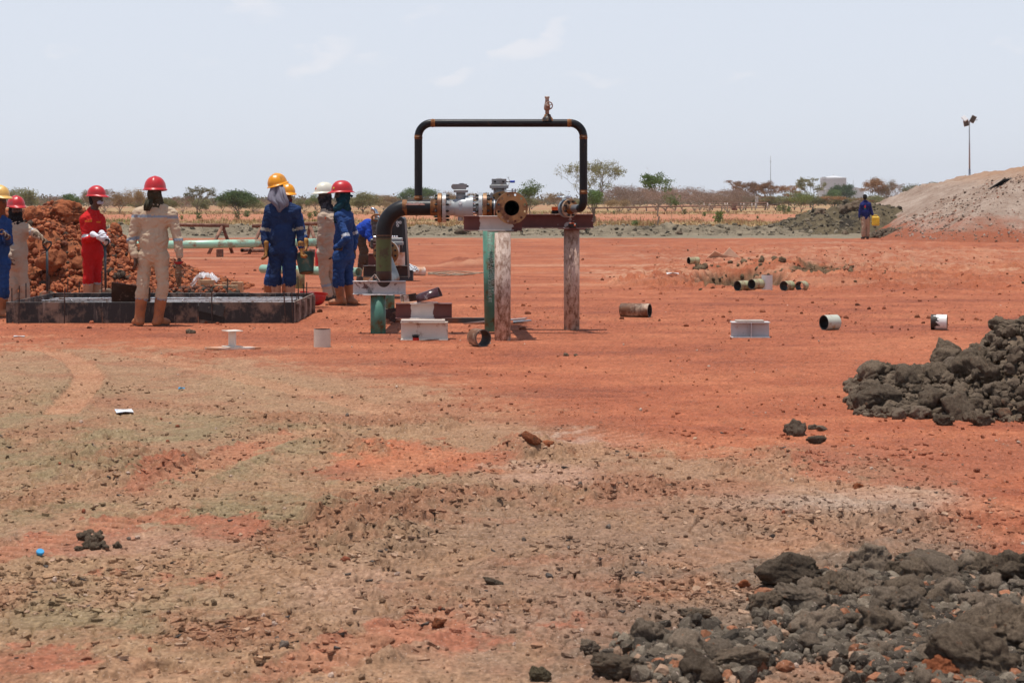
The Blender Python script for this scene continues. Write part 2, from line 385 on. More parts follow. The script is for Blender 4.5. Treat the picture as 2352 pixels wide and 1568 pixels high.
    w5 = np.zeros(x.shape); w5[J] = fbm2(x[J]*55, y[J]*26, 2, 39, .6); c = c*(1+(.20*w3+.20*w4)*sstep(46, 30, y)*(1-.8*blob(px, py, 1700, 640, 150, 30, .4))+.36*w5+.14*w2)[:, None]; c = mx(c, np.array((.16, .10, .07)), sstep(.5, .75, fbm2(x*9, y*6, 3, 71))*.5*vnear)
    # pit
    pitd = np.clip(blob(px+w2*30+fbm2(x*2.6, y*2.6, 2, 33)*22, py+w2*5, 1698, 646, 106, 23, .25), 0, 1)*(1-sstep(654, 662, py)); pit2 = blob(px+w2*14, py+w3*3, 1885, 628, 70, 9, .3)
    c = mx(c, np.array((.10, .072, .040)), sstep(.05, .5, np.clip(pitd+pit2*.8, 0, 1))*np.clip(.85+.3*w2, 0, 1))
    # ---- height
    h = w1*.012*vnear*sstep(5, 7, y)+w3*.006+w4*.0022*near
    lump = np.clip(blob(jx, jy, 860, 1215, 130, 75, .5)+blob(jx, jy, 1120, 1140, 190, 20, .5)*.8+blob(jx, jy, 1420, 1120, 150, 20, .5)+blob(jx, jy, 1220, 1030, 90, 14, .5)+blob(jx, jy, 850, 1028, 60, 12, .5)*.9+blob(jx, jy, 300, 1070, 190, 35, .5)*.8+blob(jx, jy, 470, 1075, 150, 14, .5)*.6+blob(jx, jy, 860, 1480, 160, 40, .5)*.8+blob(jx, jy, 80, 915, 70, 14, .5)*.8+blob(jx, jy, 950, 970, 150, 18, .5)*.6+blob(jx, jy, 2000, 1200, 420, 30, .6)*.6+blob(jx, jy, 1780, 1060, 110, 22, .5)*.8+blob(jx, jy, 690, 965, 120, 12, .5)*.6, 0, 1)
    rough = np.abs(fbm2(x*6, y*6, 3, 83, .5)); h = h+lump*(rough*.075+.006)
    X_, Y_, M_, RP_, L_, NR_, W2_ = x[J], y[J], mud[J], rp[J], lump[J], near[J], w2[J]
    hj = np.zeros(len(J))
    crk = M_*NR_*(1-RP_)*sstep(-.5, .0, W2_+.25)
    wx = X_+fbm2(X_*3, Y_*3, 3, 91)*.11; wy = Y_+fbm2(X_*3+9, Y_*3, 3, 93)*.11
    f1, f2, dx, dy, r1, r2 = worley(wx*8.2, wy*8.2, 3); e = f2-f1
    flaky = np.clip(sstep(-.05, .5, fbm2(X_*.9, Y_*.8, 4, 97)+L_*.5)*crk+L_*.6*NR_, 0, 1)
    cw = sstep(-.35, .25, fbm2(X_*1.3, Y_*1.1, 3, 98))
    hj -= crk*cw*.026*(1-sstep(.02, .085, e))
    hj += flaky*((r1-.35)*.030+(dx*(r2-.5)+dy*(r1-.5))*.06)*sstep(.02, .08, e)
    g1, g2, ex, ey, q1, q2 = worley(wx*13, wy*13, 8); fl2 = np.clip(crk*.7+L_*.5+NR_*.1, 0, 1)*sstep(.0, .5, fbm2(X_*1.7, Y_*1.5, 3, 99))
    hj += -fl2*.010*(1-sstep(.02, .10, g2-g1))+fl2*(q1*.014+(ex*(q2-.5)+ey*(q1-.5))*.025)
    s1, s2, _, _, u1, _ = worley(X_*30, Y_*24, 14); hj += sstep(.72, .95, u1)*(1-sstep(.18, .42, s1))*.009
    h[J] += hj*sstep(27, 22, Y_)
    # tyre tracks: polylines on the ground
    for (pl, w_, st_) in ((((-60,800),(60,800),(130,812),(180,835),(205,862),(195,890),(170,918),(140,950)), .15, 1.), (((215,798),(330,815),(450,845),(600,880),(760,915),(930,955)), .17, .7), (((400,1105),(480,1075),(560,1035),(650,1000),(800,985)), .17, .8), (((780,1130),(870,1090),(960,1055),(1100,1030)), .16, .6), (((1300,985),(1700,1050),(2000,1130),(2420,1190)), .22, .5), (((-50,1290),(150,1230),(300,1195),(450,1180)), .15, .6), (((700,1545),(850,1480),(1010,1420),(1120,1400)), .15, .6), (((1500,1300),(1900,1230),(2400,1235)), .2, .45)):
        pw = [G(*q) for q in pl]; bd = np.full(x.shape, 9.); bs = np.zeros(x.shape); acc = 0.
        for A_, B_ in zip(pw, pw[1:]):
            ab = (B_.x-A_.x, B_.y-A_.y); L2 = ab[0]**2+ab[1]**2; L1 = math.sqrt(L2); t_ = np.clip(((x-A_.x)*ab[0]+(y-A_.y)*ab[1])/L2, 0, 1); dd = np.hypot(x-A_.x-t_*ab[0], y-A_.y-t_*ab[1]); m = dd < bd; bd = np.where(m, dd, bd); bs = np.where(m, acc+t_*L1, bs); acc += L1
        bd = bd+w3*.03; k = (1-sstep(w_*.75, w_, bd))*st_*sstep(-.7, -.1, w2+.3)*(bs > .01)*(bs < acc-.01); rib = sstep(-.15, .15, np.sin(bs*58+(bd/w_)*2.5))
        h = h*(1-k*.7)-k*.018+k*.018*rib+.016*st_*np.exp(-((bd-w_*1.08)/.03)**2)*(bs > .01)*(bs < acc-.01); c = c*(1-.50*k[:, None])+np.array((.40, .19, .11))[None, :]*(.50*k[:, None]); c = c*(1+.30*(rib-.55)*k)[:, None]
    h = h-pitd*.62-pit2*.12+blob(px, py, 1790, 612, 120, 9, .5)*.16+blob(jx, jy, 1530, 655, 80, 8, .5)*.12+blob(jx, jy, 2020, 640, 180, 12, .6)*.08*(1+w3)
    h = h+blob(px, py, 1085, 606, 60, 6, .6)*.12*(1+w2)+sstep(.1, .5, fbm2(x*.8, y*1.2, 4, 103))*.05*sstep(26, 34, y)*sstep(75, 60, y)*(.4+sstep(1500, 1900, px))
    h = h+sstep(-.1, .4, fbm2(x*2.5, y*2.2, 4, 107)+blob(px, py, 1900, 620, 400, 40, .6)*.3)*.05*sstep(27, 34, y)*sstep(70, 60, y)*(1+w3)*sstep(1350, 1550, px)
    # berm at the pad's far edge
    bw = fbm2(x*.35, y*.35, 4, 111); bh = .26+.12*fbm2(x*.18, x*0, 3, 113); by = 80.3+.8*fbm2(x*.09, x*0, 3, 117)
    bm = np.exp(-((y-by)/1.7)**2); h = h+bm*bh*(1+.35*fbm2(x*1.3, y*1.3, 4, 119))+fld*.05*bw
    h = h+sstep(150, 600, y)*fbm2(x*.004, y*.004, 3, 121)*.8*sstep(2500, 700, y)
    return h, np.clip(c, 0, 1)
def clean_flat(x, y, h):
    """keep the ground level where workers and steel stand"""
    k = sstep(18.5, 20, y)*sstep(29, 27, y)*sstep(-9, -8, x)*sstep(7, 6, x); return h*(1-.75*k)
rows = [-60, -25, -8, 0, 2.5, 3.8, 4.6, 5.1]
rows += [F*CH/(q-HZ) for q in np.arange(1645, 780, -1.05)]+[F*CH/(q-HZ) for q in np.arange(780, 548, -1.5)]+[F*CH/(q-HZ) for q in np.arange(548, 478, -.7)]
rows += list(np.linspace(31.2, 38.5, 60))+list(np.linspace(38.5, 41.5, 80))+list(np.linspace(77, 84, 40))+list(np.geomspace(420, 9000, 60))
rows = np.unique(np.array(rows)); rows = rows[np.concatenate(([True], np.diff(rows) > .0015))]
cols = np.concatenate((-np.geomspace(60000, 420, 40), np.arange(-400, 2750, 3.0), 2352+np.geomspace(420, 60000, 40)))
gy_, gx_ = np.meshgrid(rows, (cols-CX)/F, indexing='ij'); gx_ = gx_*np.maximum(gy_, 5.0)
gx_ = gx_.ravel(); gy_ = gy_.ravel(); nr, nc = len(rows), len(cols)
gh, gc = soil(gx_, gy_); gh = clean_flat(gx_, gy_, gh)
ii = (np.arange(nr-1)[:, None]*nc+np.arange(nc-1)[None, :]).ravel()
gf = np.stack((ii, ii+1, ii+nc+1, ii+nc), 1)
t = NT('soil'); at = t.n.new('ShaderNodeAttribute'); at.attribute_name = 'soil'
n1 = t.noise(55, 6, .7); n2 = t.noise(9, 5, .6, None, 2); v1 = t.vor(38)
cc = t.mix(1.0, at.outputs[0], t.mix(t.rng(n1, .3, .7), (.66, .62, .60, 1), (1.28, 1.3, 1.3, 1)), 'MULTIPLY')
cc = t.mix(1.0, cc, t.mix(t.rng(n2, .3, .7), (.86, .84, .82, 1), (1.1, 1.12, 1.14, 1)), 'MULTIPLY')
fk = t.math('MULTIPLY', t.rng(t.noise(120, 2, .5, None, 4), .66, .72), .7)
cc = t.mix(fk, cc, (.55, .42, .34, 1))
fk2 = t.math('MULTIPLY', t.rng(t.noise(75, 3, .5, None, 9), .64, .70), .6); cc = t.mix(fk2, cc, (.10, .055, .04, 1))
t.bump(n1, .55, .012); t.bump(t.noise(160, 3), .4, .004)
soil_mat = t.done(cc, .95, 0, .12)
gme = mesh_np('ground', np.stack((gx_, gy_, gh), 1), gf, soil_mat, True)
ca = gme.attributes.new('soil', 'FLOAT_COLOR', 'POINT'); ca.data.foreach_set('color', np.concatenate((gc, np.ones((len(gc), 1))), 1).astype(np.float32).ravel())
ground = tag(link('ground', gme), 'red and tan bare earth of the work site with cracked mud', None, None, 'structure')
def gz(x, y):
    a = np.array([float(x)]); b = np.array([float(y)]); h, _ = soil(a, b); return float(clean_flat(a, b, h)[0])
del gx_, gy_, gh, gc, gf
# ---------------------------------------------------------------- materials for steel and paint
BLK = M('black_pipe_coating', (.016,.016,.018), .42, 0, .35, 5, (.09,.035,.012), .30, 5, .15, 90, .5)
def blackpipe():
    t = NT('black_steel_pipe'); n = t.noise(7, 8, .7)
    col = t.mix(t.rng(n, .35, .7), (.006,.006,.008,1), (.018,.017,.018,1))
    col = t.mix(t.rng(t.noise(22, 6, .7, (1, 1, .3), 3), .62, .75, 0, .8), col, (.12,.055,.025,1)); t.bump(t.noise(80, 4), .1, .003)
    return t.done(col, t.rng(n, .3, .7, .34, .5), 0, .25)
BLKP = blackpipe()
RUSTB = M('rusty_orange_band', (.22,.085,.02), .7, 0, .45, 14, (.06,.025,.012), .4, 8)
WELD = M('weld_bead', (.10,.055,.03), .6, .2, .5, 40)
FLG = M('golden_brown_flange', (.34,.185,.075), .45, .2, .25, 9, (.14,.055,.025), .35, 6)
GREYP = M('grey_valve_paint', (.36,.38,.385), .32, 0, .08, 8, (.22,.13,.09), .12, 5, .05, 120, .5)
GREYP2 = M('dull_grey_gearbox', (.27,.275,.27), .45, 0, .12, 10, (.20,.15,.11), .2, 6, .1, 120)
NUT = M('black_stud_bolt', (.012,.012,.013), .38, 0, .3, 30)
CHR = M('bright_steel', (.7,.7,.72), .2, 1, .05)
STEELR = M('bare_steel', (.30,.30,.31), .35, .8, .15, 9, (.2,.09,.04), .2, 8)
HOLE = M('black_bore', (.006,.006,.006), .9)  # even near-black for the inside of open pipes
MAR = (.155,.045,.036); WHT = (.66,.58,.53)
B1 = worn('peeling_white_beam', (.13,.055,.05), (.60,.545,.52), .60, 3.2, .02, 28, None, .6, (.015,.013,.013), .34)
def beam_mat(name, cx, hw, amt=.62): return worn(name, MAR, WHT, amt, 2.6, .012, 22, (0, cx, hw), .55)
MARP = worn('maroon_primer', MAR, (.55,.48,.46), .36, 5, .015, 20, None, .55)
DKM = M('dark_brown_beam', (.035,.014,.011), .5, 0, .3, 8, (.10,.05,.035), .2, 9)
CRM = M('cream_white_paint', (.66,.585,.50), .5, 0, .07, 5, (.30,.15,.08), .18, 6, .08, 60)
CRMR = M('cream_paint_with_orange_rust', (.66,.56,.48), .5, 0, .08, 3, (.50,.24,.12), .5, 5, .08, 60)
GRN = M('weathered_green_paint', (.075,.20,.145), .5, 0, .18, 5, (.10,.08,.035), .28, 7, .08, 60)
GRN2 = M('light_green_pipe_coating', (.32,.56,.42), .34, 0, .10, 3, (.25,.15,.09), .22, 2.2, .05, 60)
OLG = worn('olive_green_pipe_with_wear', (.075,.055,.022), (.085,.105,.03), .62, 4, .03, 18, None, .45, (.09,.03,.015), .34)
WPOST = worn('rust_stained_white_post', (.27,.14,.085), (.60,.46,.38), .54, 20, .10, 60, None, .6, (.15,.07,.04), .44, (1,1,.5))
RPOST = worn('rusty_streaked_post', (.27,.135,.08), (.58,.41,.32), .56, 20, .10, 60, None, .6, (.15,.07,.04), .36, (1,1,.5))
RUSTP = M('rust_brown_pipe', (.16,.07,.045), .75, 0, .35, 8, (.30,.16,.10), .35, 6, .2, 60)
BROWNR = worn('tan_and_rust_cylinder', (.20,.085,.04), (.52,.38,.27), .45, 5, .08, 24, None, .65, (.07,.03,.015), .42)
BORE = M('dark_pipe_inside', (.035,.028,.024), .7, 0, .4, 12)
RIM = M('cut_pipe_rim', (.10,.095,.09), .5, .4, .3, 20)
ORG = M('orange_plastic', (.75,.12,.02), .4)
BLKPL = M('black_plastic', (.012,.012,.013), .5)
BLU = M('blue_cap_plastic', (.02,.06,.42), .4)
# ---------------------------------------------------------------- I-beams and pipe pieces
def ibeam(name, x0, x1, yc, z0, z1, depth, mat, label, cat='steel beam', group=None, yaw=0, tf=.009, tw=.008, stiff=(), flare=0):
    """I-beam running along X; its web faces the camera"""
    c = V(((x0+x1)/2, yc, z0)); L = x1-x0; H = z1-z0; R = RZ(yaw); mb = MB()
    mb.box(c+V((0,0,tf/2)), (L, depth, tf), R, 0, .002); mb.box(c+V((0,0,H-tf/2)), (L, depth, tf), R, 0, .002)
    mb.box(c+V((0,0,H/2)), (L-.002, tw, H-2*tf), R)
    for sxx in stiff: mb.box(c+R@V((sxx*L/2, -depth/4-tw/4, H/2)), (.008, depth/2-tw/2-.004, H-2*tf), R)
    return tag(mb.build(name, mat, None, c), label, cat, group)
def ring(name, c, axis, L, r, mat, label, group=None, inner=.012, cat='pipe piece', inmat=None):
    """short open length of pipe: outside, bore, cut rims"""
    c = V(c); a = V(axis).normalized(); p0, p1 = c-a*L/2, c+a*L/2; m = MB(); n = 40; ri = r-inner
    fr = frame(a)
    rs = [r, r, ri, ri]; ps = [p0, p1, p1, p0]; vs = []
    m.lathe(p0, a, [(0, r), (L, r)], n, 0); m.lathe(p0, a, [(0, ri), (L, ri)], n, 1)
    o = len(m.v); 
    m.lathe(p0, a, [(0, ri), (-.0005, r)], n, 2, False); m.lathe(p1, a, [(.0005, r), (0, ri)], n, 2, False)
    return tag(m.build(name, [mat, inmat or BORE, RIM], None, c), label, cat, group)
def post(name, px, pyb, w, ztop, mat, label, tilt=0):
    b = G(px, pyb); r = w/2/F*b.y; zt = ztop
    m = MB(); m.tube([b-V((0,0,.1)), V((b.x+tilt, b.y, zt))], r, 40)
    return tag(m.build(name, mat, None, b), label, 'post')
# support posts
post('pipe_post', 868.5, 765, 35, .445, GRN, 'short dark green pipe post standing under the elbow, front one of two')
post('pipe_post', 889, 708, 35, .46, GRN, 'short green pipe post half hidden behind the front green stub')
gp = post('pipe_post', 1131.5, 760, 36, 1.19, GRN, 'tall green pipe post with white stencilled lines beside the white post', -.025)
post('pipe_post', 1154.5, 781.5, 37, 1.175, WPOST, 'tall white pipe post stained with rust under the open flange')
post('pipe_post', 1313, 757, 36, 1.185, RPOST, 'tall rusty brown pipe post at the right end of the frame')
# stencil on the green post
def text_mesh(body, size):
    cu_ = bpy.data.curves.new('t', 'FONT'); cu_.body = body; cu_.size = size; cu_.align_x = 'LEFT'
    o = bpy.data.objects.new('t', cu_); COL.objects.link(o); bpy.context.view_layer.update()
    me = bpy.data.meshes.new_from_object(o.evaluated_get(bpy.context.evaluated_depsgraph_get()))
    bpy.data.objects.remove(o); v = [V(p.co) for p in me.vertices]; f = [list(p.vertices) for p in me.polygons]; bpy.data.meshes.remove(me)
    return v, f
STN = M('white_stencil', (.42,.50,.45), .6, 0, .3, 60)
mb = MB(); b = G(1131.5, 760); r = 18/F*b.y
for (body, ang, z0) in (('2B SERVICE OIL DUPLEX PIPE TYPE', -.05, .34), ('LAT WEIGHT 4.2KG FRE  PIPE 2B', .36, .44)):
    v, f = text_mesh(body, .048)
    vs = []
    for p in v:
        a = ang+(.012-p.y)/r*-1; z = z0+p.x*1.12
        a = ang-p.y/r; xx = b.x-.025*(z/1.19)+math.sin(a)*(r+.0012); vs.append(V((xx, b.y-math.cos(a)*(r+.0012), z)))
    mb.add(vs, f)
mb.build('stencil_text', STN, gp)
# beams
Yb1 = 21.05; p = P(811, 676, Yb1); q = P(932, 645, Yb1)
ibeam('steel_beam', p.x, q.x, Yb1, p.z, q.z, .15, B1, 'scuffed white steel beam on the short green post under the elbow')
m = MB(); m.box(V((P(870,676,Yb1).x, Yb1, .4455)), (.345, .2, .008), None, 0, .002); tag(m.build('cap_plate', B1, None, P(870,676,Yb1)), 'thin base plate between white beam and short green post', 'plate')
Yb2 = 25.4; p = P(835, 636, Yb2); q = P(936, 610, Yb2)
ibeam('steel_beam', p.x, q.x, Yb2, p.z, q.z, .15, DKM, 'dark brown steel beam crossing behind the elbow')
Y3 = 20.25; p = P(1065, 530, Y3); q = P(1199, 496, Y3)
c = (p.x+q.x)/2
ibeam('steel_beam', p.x, q.x, Y3, p.z, q.z, .16, beam_mat('maroon_white_beam_front', 0.03, .22, .60), 'maroon beam with a big white patch under the open flange')
m = MB(); m.box(V((P(1154,531,Y3).x, Y3-.02, p.z-.006)), (.33, .2, .009), None, 0, .002); tag(m.build('cap_plate', MARP, None, P(1154,531,Y3)), 'rusty plate on top of the tall white post', 'plate')
Y4 = 21.62; p4 = P(1120, 524, Y4); q4 = P(1362.5, 492, Y4)
ibeam('steel_beam', p4.x, q4.x, Y4, p4.z, q4.z, .17, MARP, 'long maroon beam with scratches spanning to the right post')
m = MB(); m.box(V((P(1313,524,Y4).x, Y4-.04, p4.z-.006)), (.32, .24, .009), None, 0, .002); m.box(V((P(1320,524,Y4).x, Y4-.055, p4.z-.0155)), (.24, .2, .008), None, 0, .002)
tag(m.build('cap_plate', MARP, None, P(1313,524,Y4)), 'two thin rusty plates on top of the right post', 'plate')
# loose beams and steel in the middle
pa = G(975, 781); s = F/pa.y
def pxw(px, Y): return (px-CX)/F*Y
Y5 = pa.y+.08
ibeam('steel_beam', pxw(921, Y5), pxw(1029, Y5), Y5, .0, .197, .19, CRM, 'cream white beam lying on the ground under the maroon one')
m = MB(); zc = .2; m.box(V((pxw(972,Y5), Y5-.015, zc+.012)), (.48, .15, .022), RZ(.02), 0, .003); tag(m.build('flat_bar', CRM, None, (pxw(972,Y5), Y5, .2)), 'cream flat bar on the lower white beam', 'steel plate')
Y6 = Y5+.12
zb = .2255
ibeam('steel_beam', pxw(909, Y6), pxw(1038, Y6), Y6, zb, zb+.168, .16, beam_mat('maroon_white_beam_stack', -.02, .15, .62), 'maroon beam with a white worn middle stacked on the cream beam')
zt = zb+.168
m = MB(); m.box(V((pxw(963,Y6), Y6, zt+.006)), (.40, .15, .010), RZ(-.03), 0, .002); tag(m.build('flat_bar', CRMR, None, (pxw(963,Y6), Y6, zt)), 'thin white edged plate on top of the stacked maroon beam', 'steel plate')
# offcut of pipe and channel on top
zt2 = zt+.012
def halfpipe():
    m = MB(); c0 = V((pxw(962,Y6), Y6, zt2)); n = 18; r = .088; vs = []; f = []
    ax = V((.93, -.15, .33)).normalized(); L = .26; a, b, _ = frame(ax)
    for k, (t_, rr) in enumerate(((0, r), (L, r), (L, r-.008), (0, r-.008))):
        for j in range(n+1):
            th = -.25+(PI+.5)*j/n; p = c0+ax*t_+a*(math.cos(th)*rr)+b*(math.sin(th)*rr); p.z = max(p.z, zt2+.001); vs.append(p)
    for k in range(4):
        k2 = (k+1) % 4
        for j in range(n): f.append([k*(n+1)+j, k*(n+1)+j+1, k2*(n+1)+j+1, k2*(n+1)+j])
    m.add(vs, f, 0, True); return tag(m.build('pipe_offcut', M('maroon_gloss', (.06,.022,.026), .25, 0, .3, 9, (.5,.45,.45), .14, 12), None, c0), 'tilted maroon half pipe offcut on the beam stack', 'pipe piece')
halfpipe()
m = MB(); c0 = V((pxw(940,Y6), Y6, zt2+.045)); R = Matrix.Rotation(-.15, 3, 'Y') @ RZ(-.25)
m.box(c0+V((0,.03,0)), (.17, .008, .085), R, 0, .002); m.box(c0+V((-.084,-.01,-.003)), (.007, .085, .08), R, 1, .002); m.box(c0+V((-.03,-.045,-.006)), (.06, .007, .078), R, 1, .002)
tag(m.build('angle_offcut', [DKM, M('pale_steel_edge', (.50,.44,.38), .5, 0, .2, 12, (.25,.12,.07), .3, 8)], None, c0), 'small pale edged angle offcut beside the half pipe', 'steel offcut')
m = MB(); cc0 = G(898, 744)
for (dx, dy, dz, L, ry, rz, mm) in ((-.03,0,.06,.16,.5,.3,0),(.02,.1,.045,.2,-.35,-.4,1),(.0,.22,.1,.22,-.12,.1,0)):
    R = RZ(rz) @ Matrix.Rotation(ry, 3, 'Y'); m.box(cc0+V((dx,dy,dz)), (L, .09, .008), R, mm, .002); m.box(cc0+V((dx,dy,dz))+R@V((0,-.045,.04)), (L, .008, .09), R, mm, .002)
tag(m.build('angle_scrap', [DKM, RUSTP], None, cc0), 'heap of dark angle scraps between the green post and the beam stack', 'scrap steel')
c0 = G(1075, 742); m = MB(); m.box(c0+V((0,0,.035)), (.62, .008, .07), RZ(.02), 0, .002); m.box(c0+V((0,.035,.004)), (.62, .07, .008), RZ(.02), 0, .002)
tag(m.build('angle_bar', M('slate_steel', (.06,.065,.065), .45, .2, .3, 6, (.15,.07,.04), .3, 5), None, c0), 'slate grey angle bar lying behind the green post', 'angle bar')
c0 = G(1120, 744); m = MB(); R = RZ(.04) @ Matrix.Rotation(-.035, 3, 'Y'); m.prism([c0+R@V(q) for q in ((-.30,-.03,.012), (.46,.0,.035), (.50,.16,.04), (.08,.22,.02))], (0,0,.014)); tag(m.build('steel_plate', M('pale_brown_plate', (.27,.17,.14), .5, .1, .25, 5, (.4,.42,.44), .25, 3), None, c0), 'thin brown steel plate lying under the two tall posts', 'steel plate')
m = MB(); c0 = G(1197, 741); m.prism([c0+V(q) for q in ((-.1,-.05,.0), (.13,.05,.016), (.12,.09,.02), (-.1,.12,.016))], (0,0,.012)); tag(m.build('steel_plate', STEELR, None, c0), 'shiny pointed steel plate sticking out right of the white post', 'steel plate')
# cup brush and flat scrap in front
def brush(name, c, h, r, label, flip=False, parent=None):
    root = thing(name, c, label, 'wire brush'); c = V(c); m = MB()
    z0, z1 = (0, h*.45) if not flip else (h*.5, h)
    m.lathe(c+V((0,0,z0)), (0,0,1), [(0, .01), (0, r*.8), (z1-z0, r*.86), (z1-z0, .01)], 24); m.build('brush_cup', ORG if flip else M('red_cup', (.45,.02,.015), .4), root)
    m = MB(); zz = h*.45 if not flip else 0
    for k in range(60):
        a = k*2.4; rr = r*.8*math.sqrt((k+1)/60); b0 = c+V((math.cos(a)*rr*.85, math.sin(a)*rr*.85, h*.45 if not flip else h*.55)); b1 = c+V((math.cos(a)*rr*1.3, math.sin(a)*rr*1.3, h*(1+.1*math.sin(k*7)) if not flip else .0))
        m.tube([b0, b1], [.0028, .0018], 4)
    m.build('bristles', BLKPL, root); return root
brush('wire_brush', G(955, 781.5), .062, .042, 'small red wire brush standing bristles up before the cream beam')
brush('wire_brush', P(1275, 491.5, Y4-.02), .085, .05, 'orange and black wire brush standing on the long maroon beam', True)
c0 = G(985, 783); m = MB(); m.prism([c0+V(q) for q in ((-.1,0,.004),(.0,-.03,.006),(.11,.01,.014),(.0,.02,.01))], (0,0,.007)); tag(m.build('scrap_blade', DKM, None, c0), 'thin dark metal sliver lying before the cream beam', 'scrap steel')
# tape measure on the right post
c0 = P(1315, 523, Y4-.16); root = thing('tape_measure', c0, 'orange and black tape measure on the plate of the right post', 'tape measure')
m = MB(); m.box(c0+V((0,0,.026)), (.10, .05, .052), None, 0, .012); m.build('case', BLKPL, root); m = MB(); m.box(c0+V((.025,0,.028)), (.042, .056, .042), None, 0, .014); m.box(c0+V((-.01,0,.052)), (.06,.052,.008), None, 0, .003); m.build('case_cover', ORG, root)
# ---------------------------------------------------------------- loose pipe pieces on the ground
c0 = G(1100, 797); ring('pipe_piece', (c0.x, c0.y+.1, .092), (.42, -.80, 0), .20, .092, BROWNR, 'brown rusty pipe ring lying in front of the tall white post', inner=.011)
def lie(px0, px1, pyb, dia, yawf, mat, label, group=None, Lm=None, inner=.008, inmat=None, rx=None):
    """pipe piece lying down: leftmost and rightmost pixel, bottom pixel, diameter in px, yaw of its axis"""
    Y = F*CH/(pyb-HZ); s = F/Y; r = dia/2/s; W_ = (px1-px0)/s; ca = math.cos(yawf); sa = abs(math.sin(yawf))
    L = max(.05, (W_-2*r*sa)/max(ca, .05)) if Lm is None else Lm
    x = ((px0+px1)/2-CX)/F*Y; Yc = Y+.02; zg = gz(x, Yc)
    return ring('pipe_piece', (x, Yc, r+zg-.004), (ca, math.sin(yawf), 0), L, r, mat, label, group, inner, 'pipe piece', inmat)
lie(1422, 1498, 728, 32, -.42, BROWNR, 'long tan and rust pipe piece lying alone right of the posts', inner=.014)
CREAMG = M('pale_green_cream_paint', (.47,.48,.40), .5, 0, .08, 6, (.35,.22,.1), .15, 9)
YGR = M('yellow_green_coating', (.36,.35,.20), .5, 0, .18, 7, (.25,.11,.06), .35, 7)
lie(1883, 1932, 757.5, 35, .50, CREAMG, 'pale cream pipe ring with black bore lying right of the white beam', inmat=HOLE)
WB = worn('white_and_burnt_coating', (.05,.032,.022), (.68,.63,.58), .72, 3, .01, 12, None, .5)
def white_black():
    Y = F*CH/(757-HZ); s = F/Y; r = 17.5/s; x = (2157-CX)/F*Y; c = V((x, Y, r)); a = V((math.cos(.3), -math.sin(.3), 0)); L = 36/s
    root = thing('pipe_piece', (x, Y, 0), 'white pipe ring with a burnt black end near the dark clod heap', 'pipe piece')
    m = MB(); n = 40; vs = []; f = []; fm = []; A, B_, _ = frame(a)
    for i in range(13):
        for j in range(n): th = 2*PI*j/n; vs.append(c+a*(L*(i/12-.5))+A*math.cos(th)*r+B_*math.sin(th)*r)
    for i in range(12):
        for j in range(n):
            f.append([i*n+j, i*n+(j+1)%n, (i+1)*n+(j+1)%n, (i+1)*n+j]); fm.append(1 if i < 4.0+1.6*math.sin(j*.7)+1.0*math.sin(j*1.9) else 0)
    me = mesh_np('wall', [p-root.location for p in vs], f, [M('bright_white_coating', (.72,.68,.64), .45, 0, .05, 6, (.2,.15,.12), .1, 9), M('burnt_black_coating', (.035,.024,.018), .6, 0, .6, 9)], True, fm); link('pipe_wall', me, root)
    m.lathe(c-a*L/2, a, [(0, r-.009), (L, r-.009)], n, 0); m.lathe(c-a*L/2, a, [(0, r-.009), (0, r)], n, 1, False); m.lathe(c-a*L/2, a, [(L, r), (L, r-.009)], n, 1, False)
    m.build('bore', [HOLE, RIM], root)
white_black()
GRP = 'pipe rings in a row before the pit'
lie(1689, 1721, 667.5, 23.5, -2.42, YGR, 'first rusty green pipe ring of the row, left of all the others before the pit', Lm=.24)
lie(1722, 1753, 668, 23.5, -2.42, YGR, 'second green pipe ring, touching the standing white pipe on its left', Lm=.24)
lie(1794, 1824, 667.5, 23, -2.30, YGR, 'green pipe ring just right of the standing white pipe', Lm=.22)
lie(1829, 1856, 667.5, 22, -2.15, YGR, 'rightmost green pipe ring of the row before the pit', Lm=.20)
lie(1578, 1608, 612, 17, .42, YGR, 'single rusty green pipe piece lying beyond the pit', inmat=HOLE)
def standpipe(px, pyb, pyt, w, mat, label):
    b = G(px, pyb); s = F/b.y; h = (pyb-pyt)/s; r = w/2/s
    return ring('pipe_piece', b+V((0,r,h/2)), (0,0,1), h, r, mat, label, inner=.008)
WCH = worn('white_chipped_paint', (.10,.06,.05), (.72,.68,.65), .70, 6, .01, 14, None, .5)
standpipe(1763.5, 667.5, 632, 25, WCH, 'white chipped pipe standing upright among the green rings')
standpipe(738, 798, 757, 38.5, worn('cream_chipped_paint', (.2,.09,.05), (.66,.58,.48), .69, 9, .01, 14, None, .5), 'cream chipped pipe standing upright in front of the formwork')
c0 = P(962, 622, 35.4)
Yw = F*CH/(634-HZ); ring('pipe_piece', (pxw(961,Yw), Yw, 10.5/F*Yw), (.93,.36,0), .26, 10.5/F*Yw, CRMR, 'cream pipe ring lying at the end of the coiled wire rope', inner=.008)
# white beam with plate and stiffener
Yw = F*CH/(776-HZ)
x0, x1 = pxw(1681, Yw), pxw(1769.5, Yw); h = 36/F*Yw
wbm = worn('grey_white_beam_paint', (.34,.30,.27), (.60,.575,.565), .66, 7, .05, 25, None, .5, (.35,.22,.15), .2)
ibeam('steel_beam', x0, x1, Yw+.1, 0, h, .2, wbm, 'grey white beam offcut with a centre rib on the right of the pad', stiff=(0.02,))
m = MB(); m.box(V((pxw(1724,Yw), Yw+.1, h+.010)), (.31, .19, .018), None, 0, .003); tag(m.build('flat_bar', M('dirty_plate', (.42,.34,.28), .5, .1, .2, 8, (.3,.15,.08), .3, 6), None, (pxw(1724,Yw), Yw, h)), 'flat plate on top of the grey white beam offcut', 'steel plate')
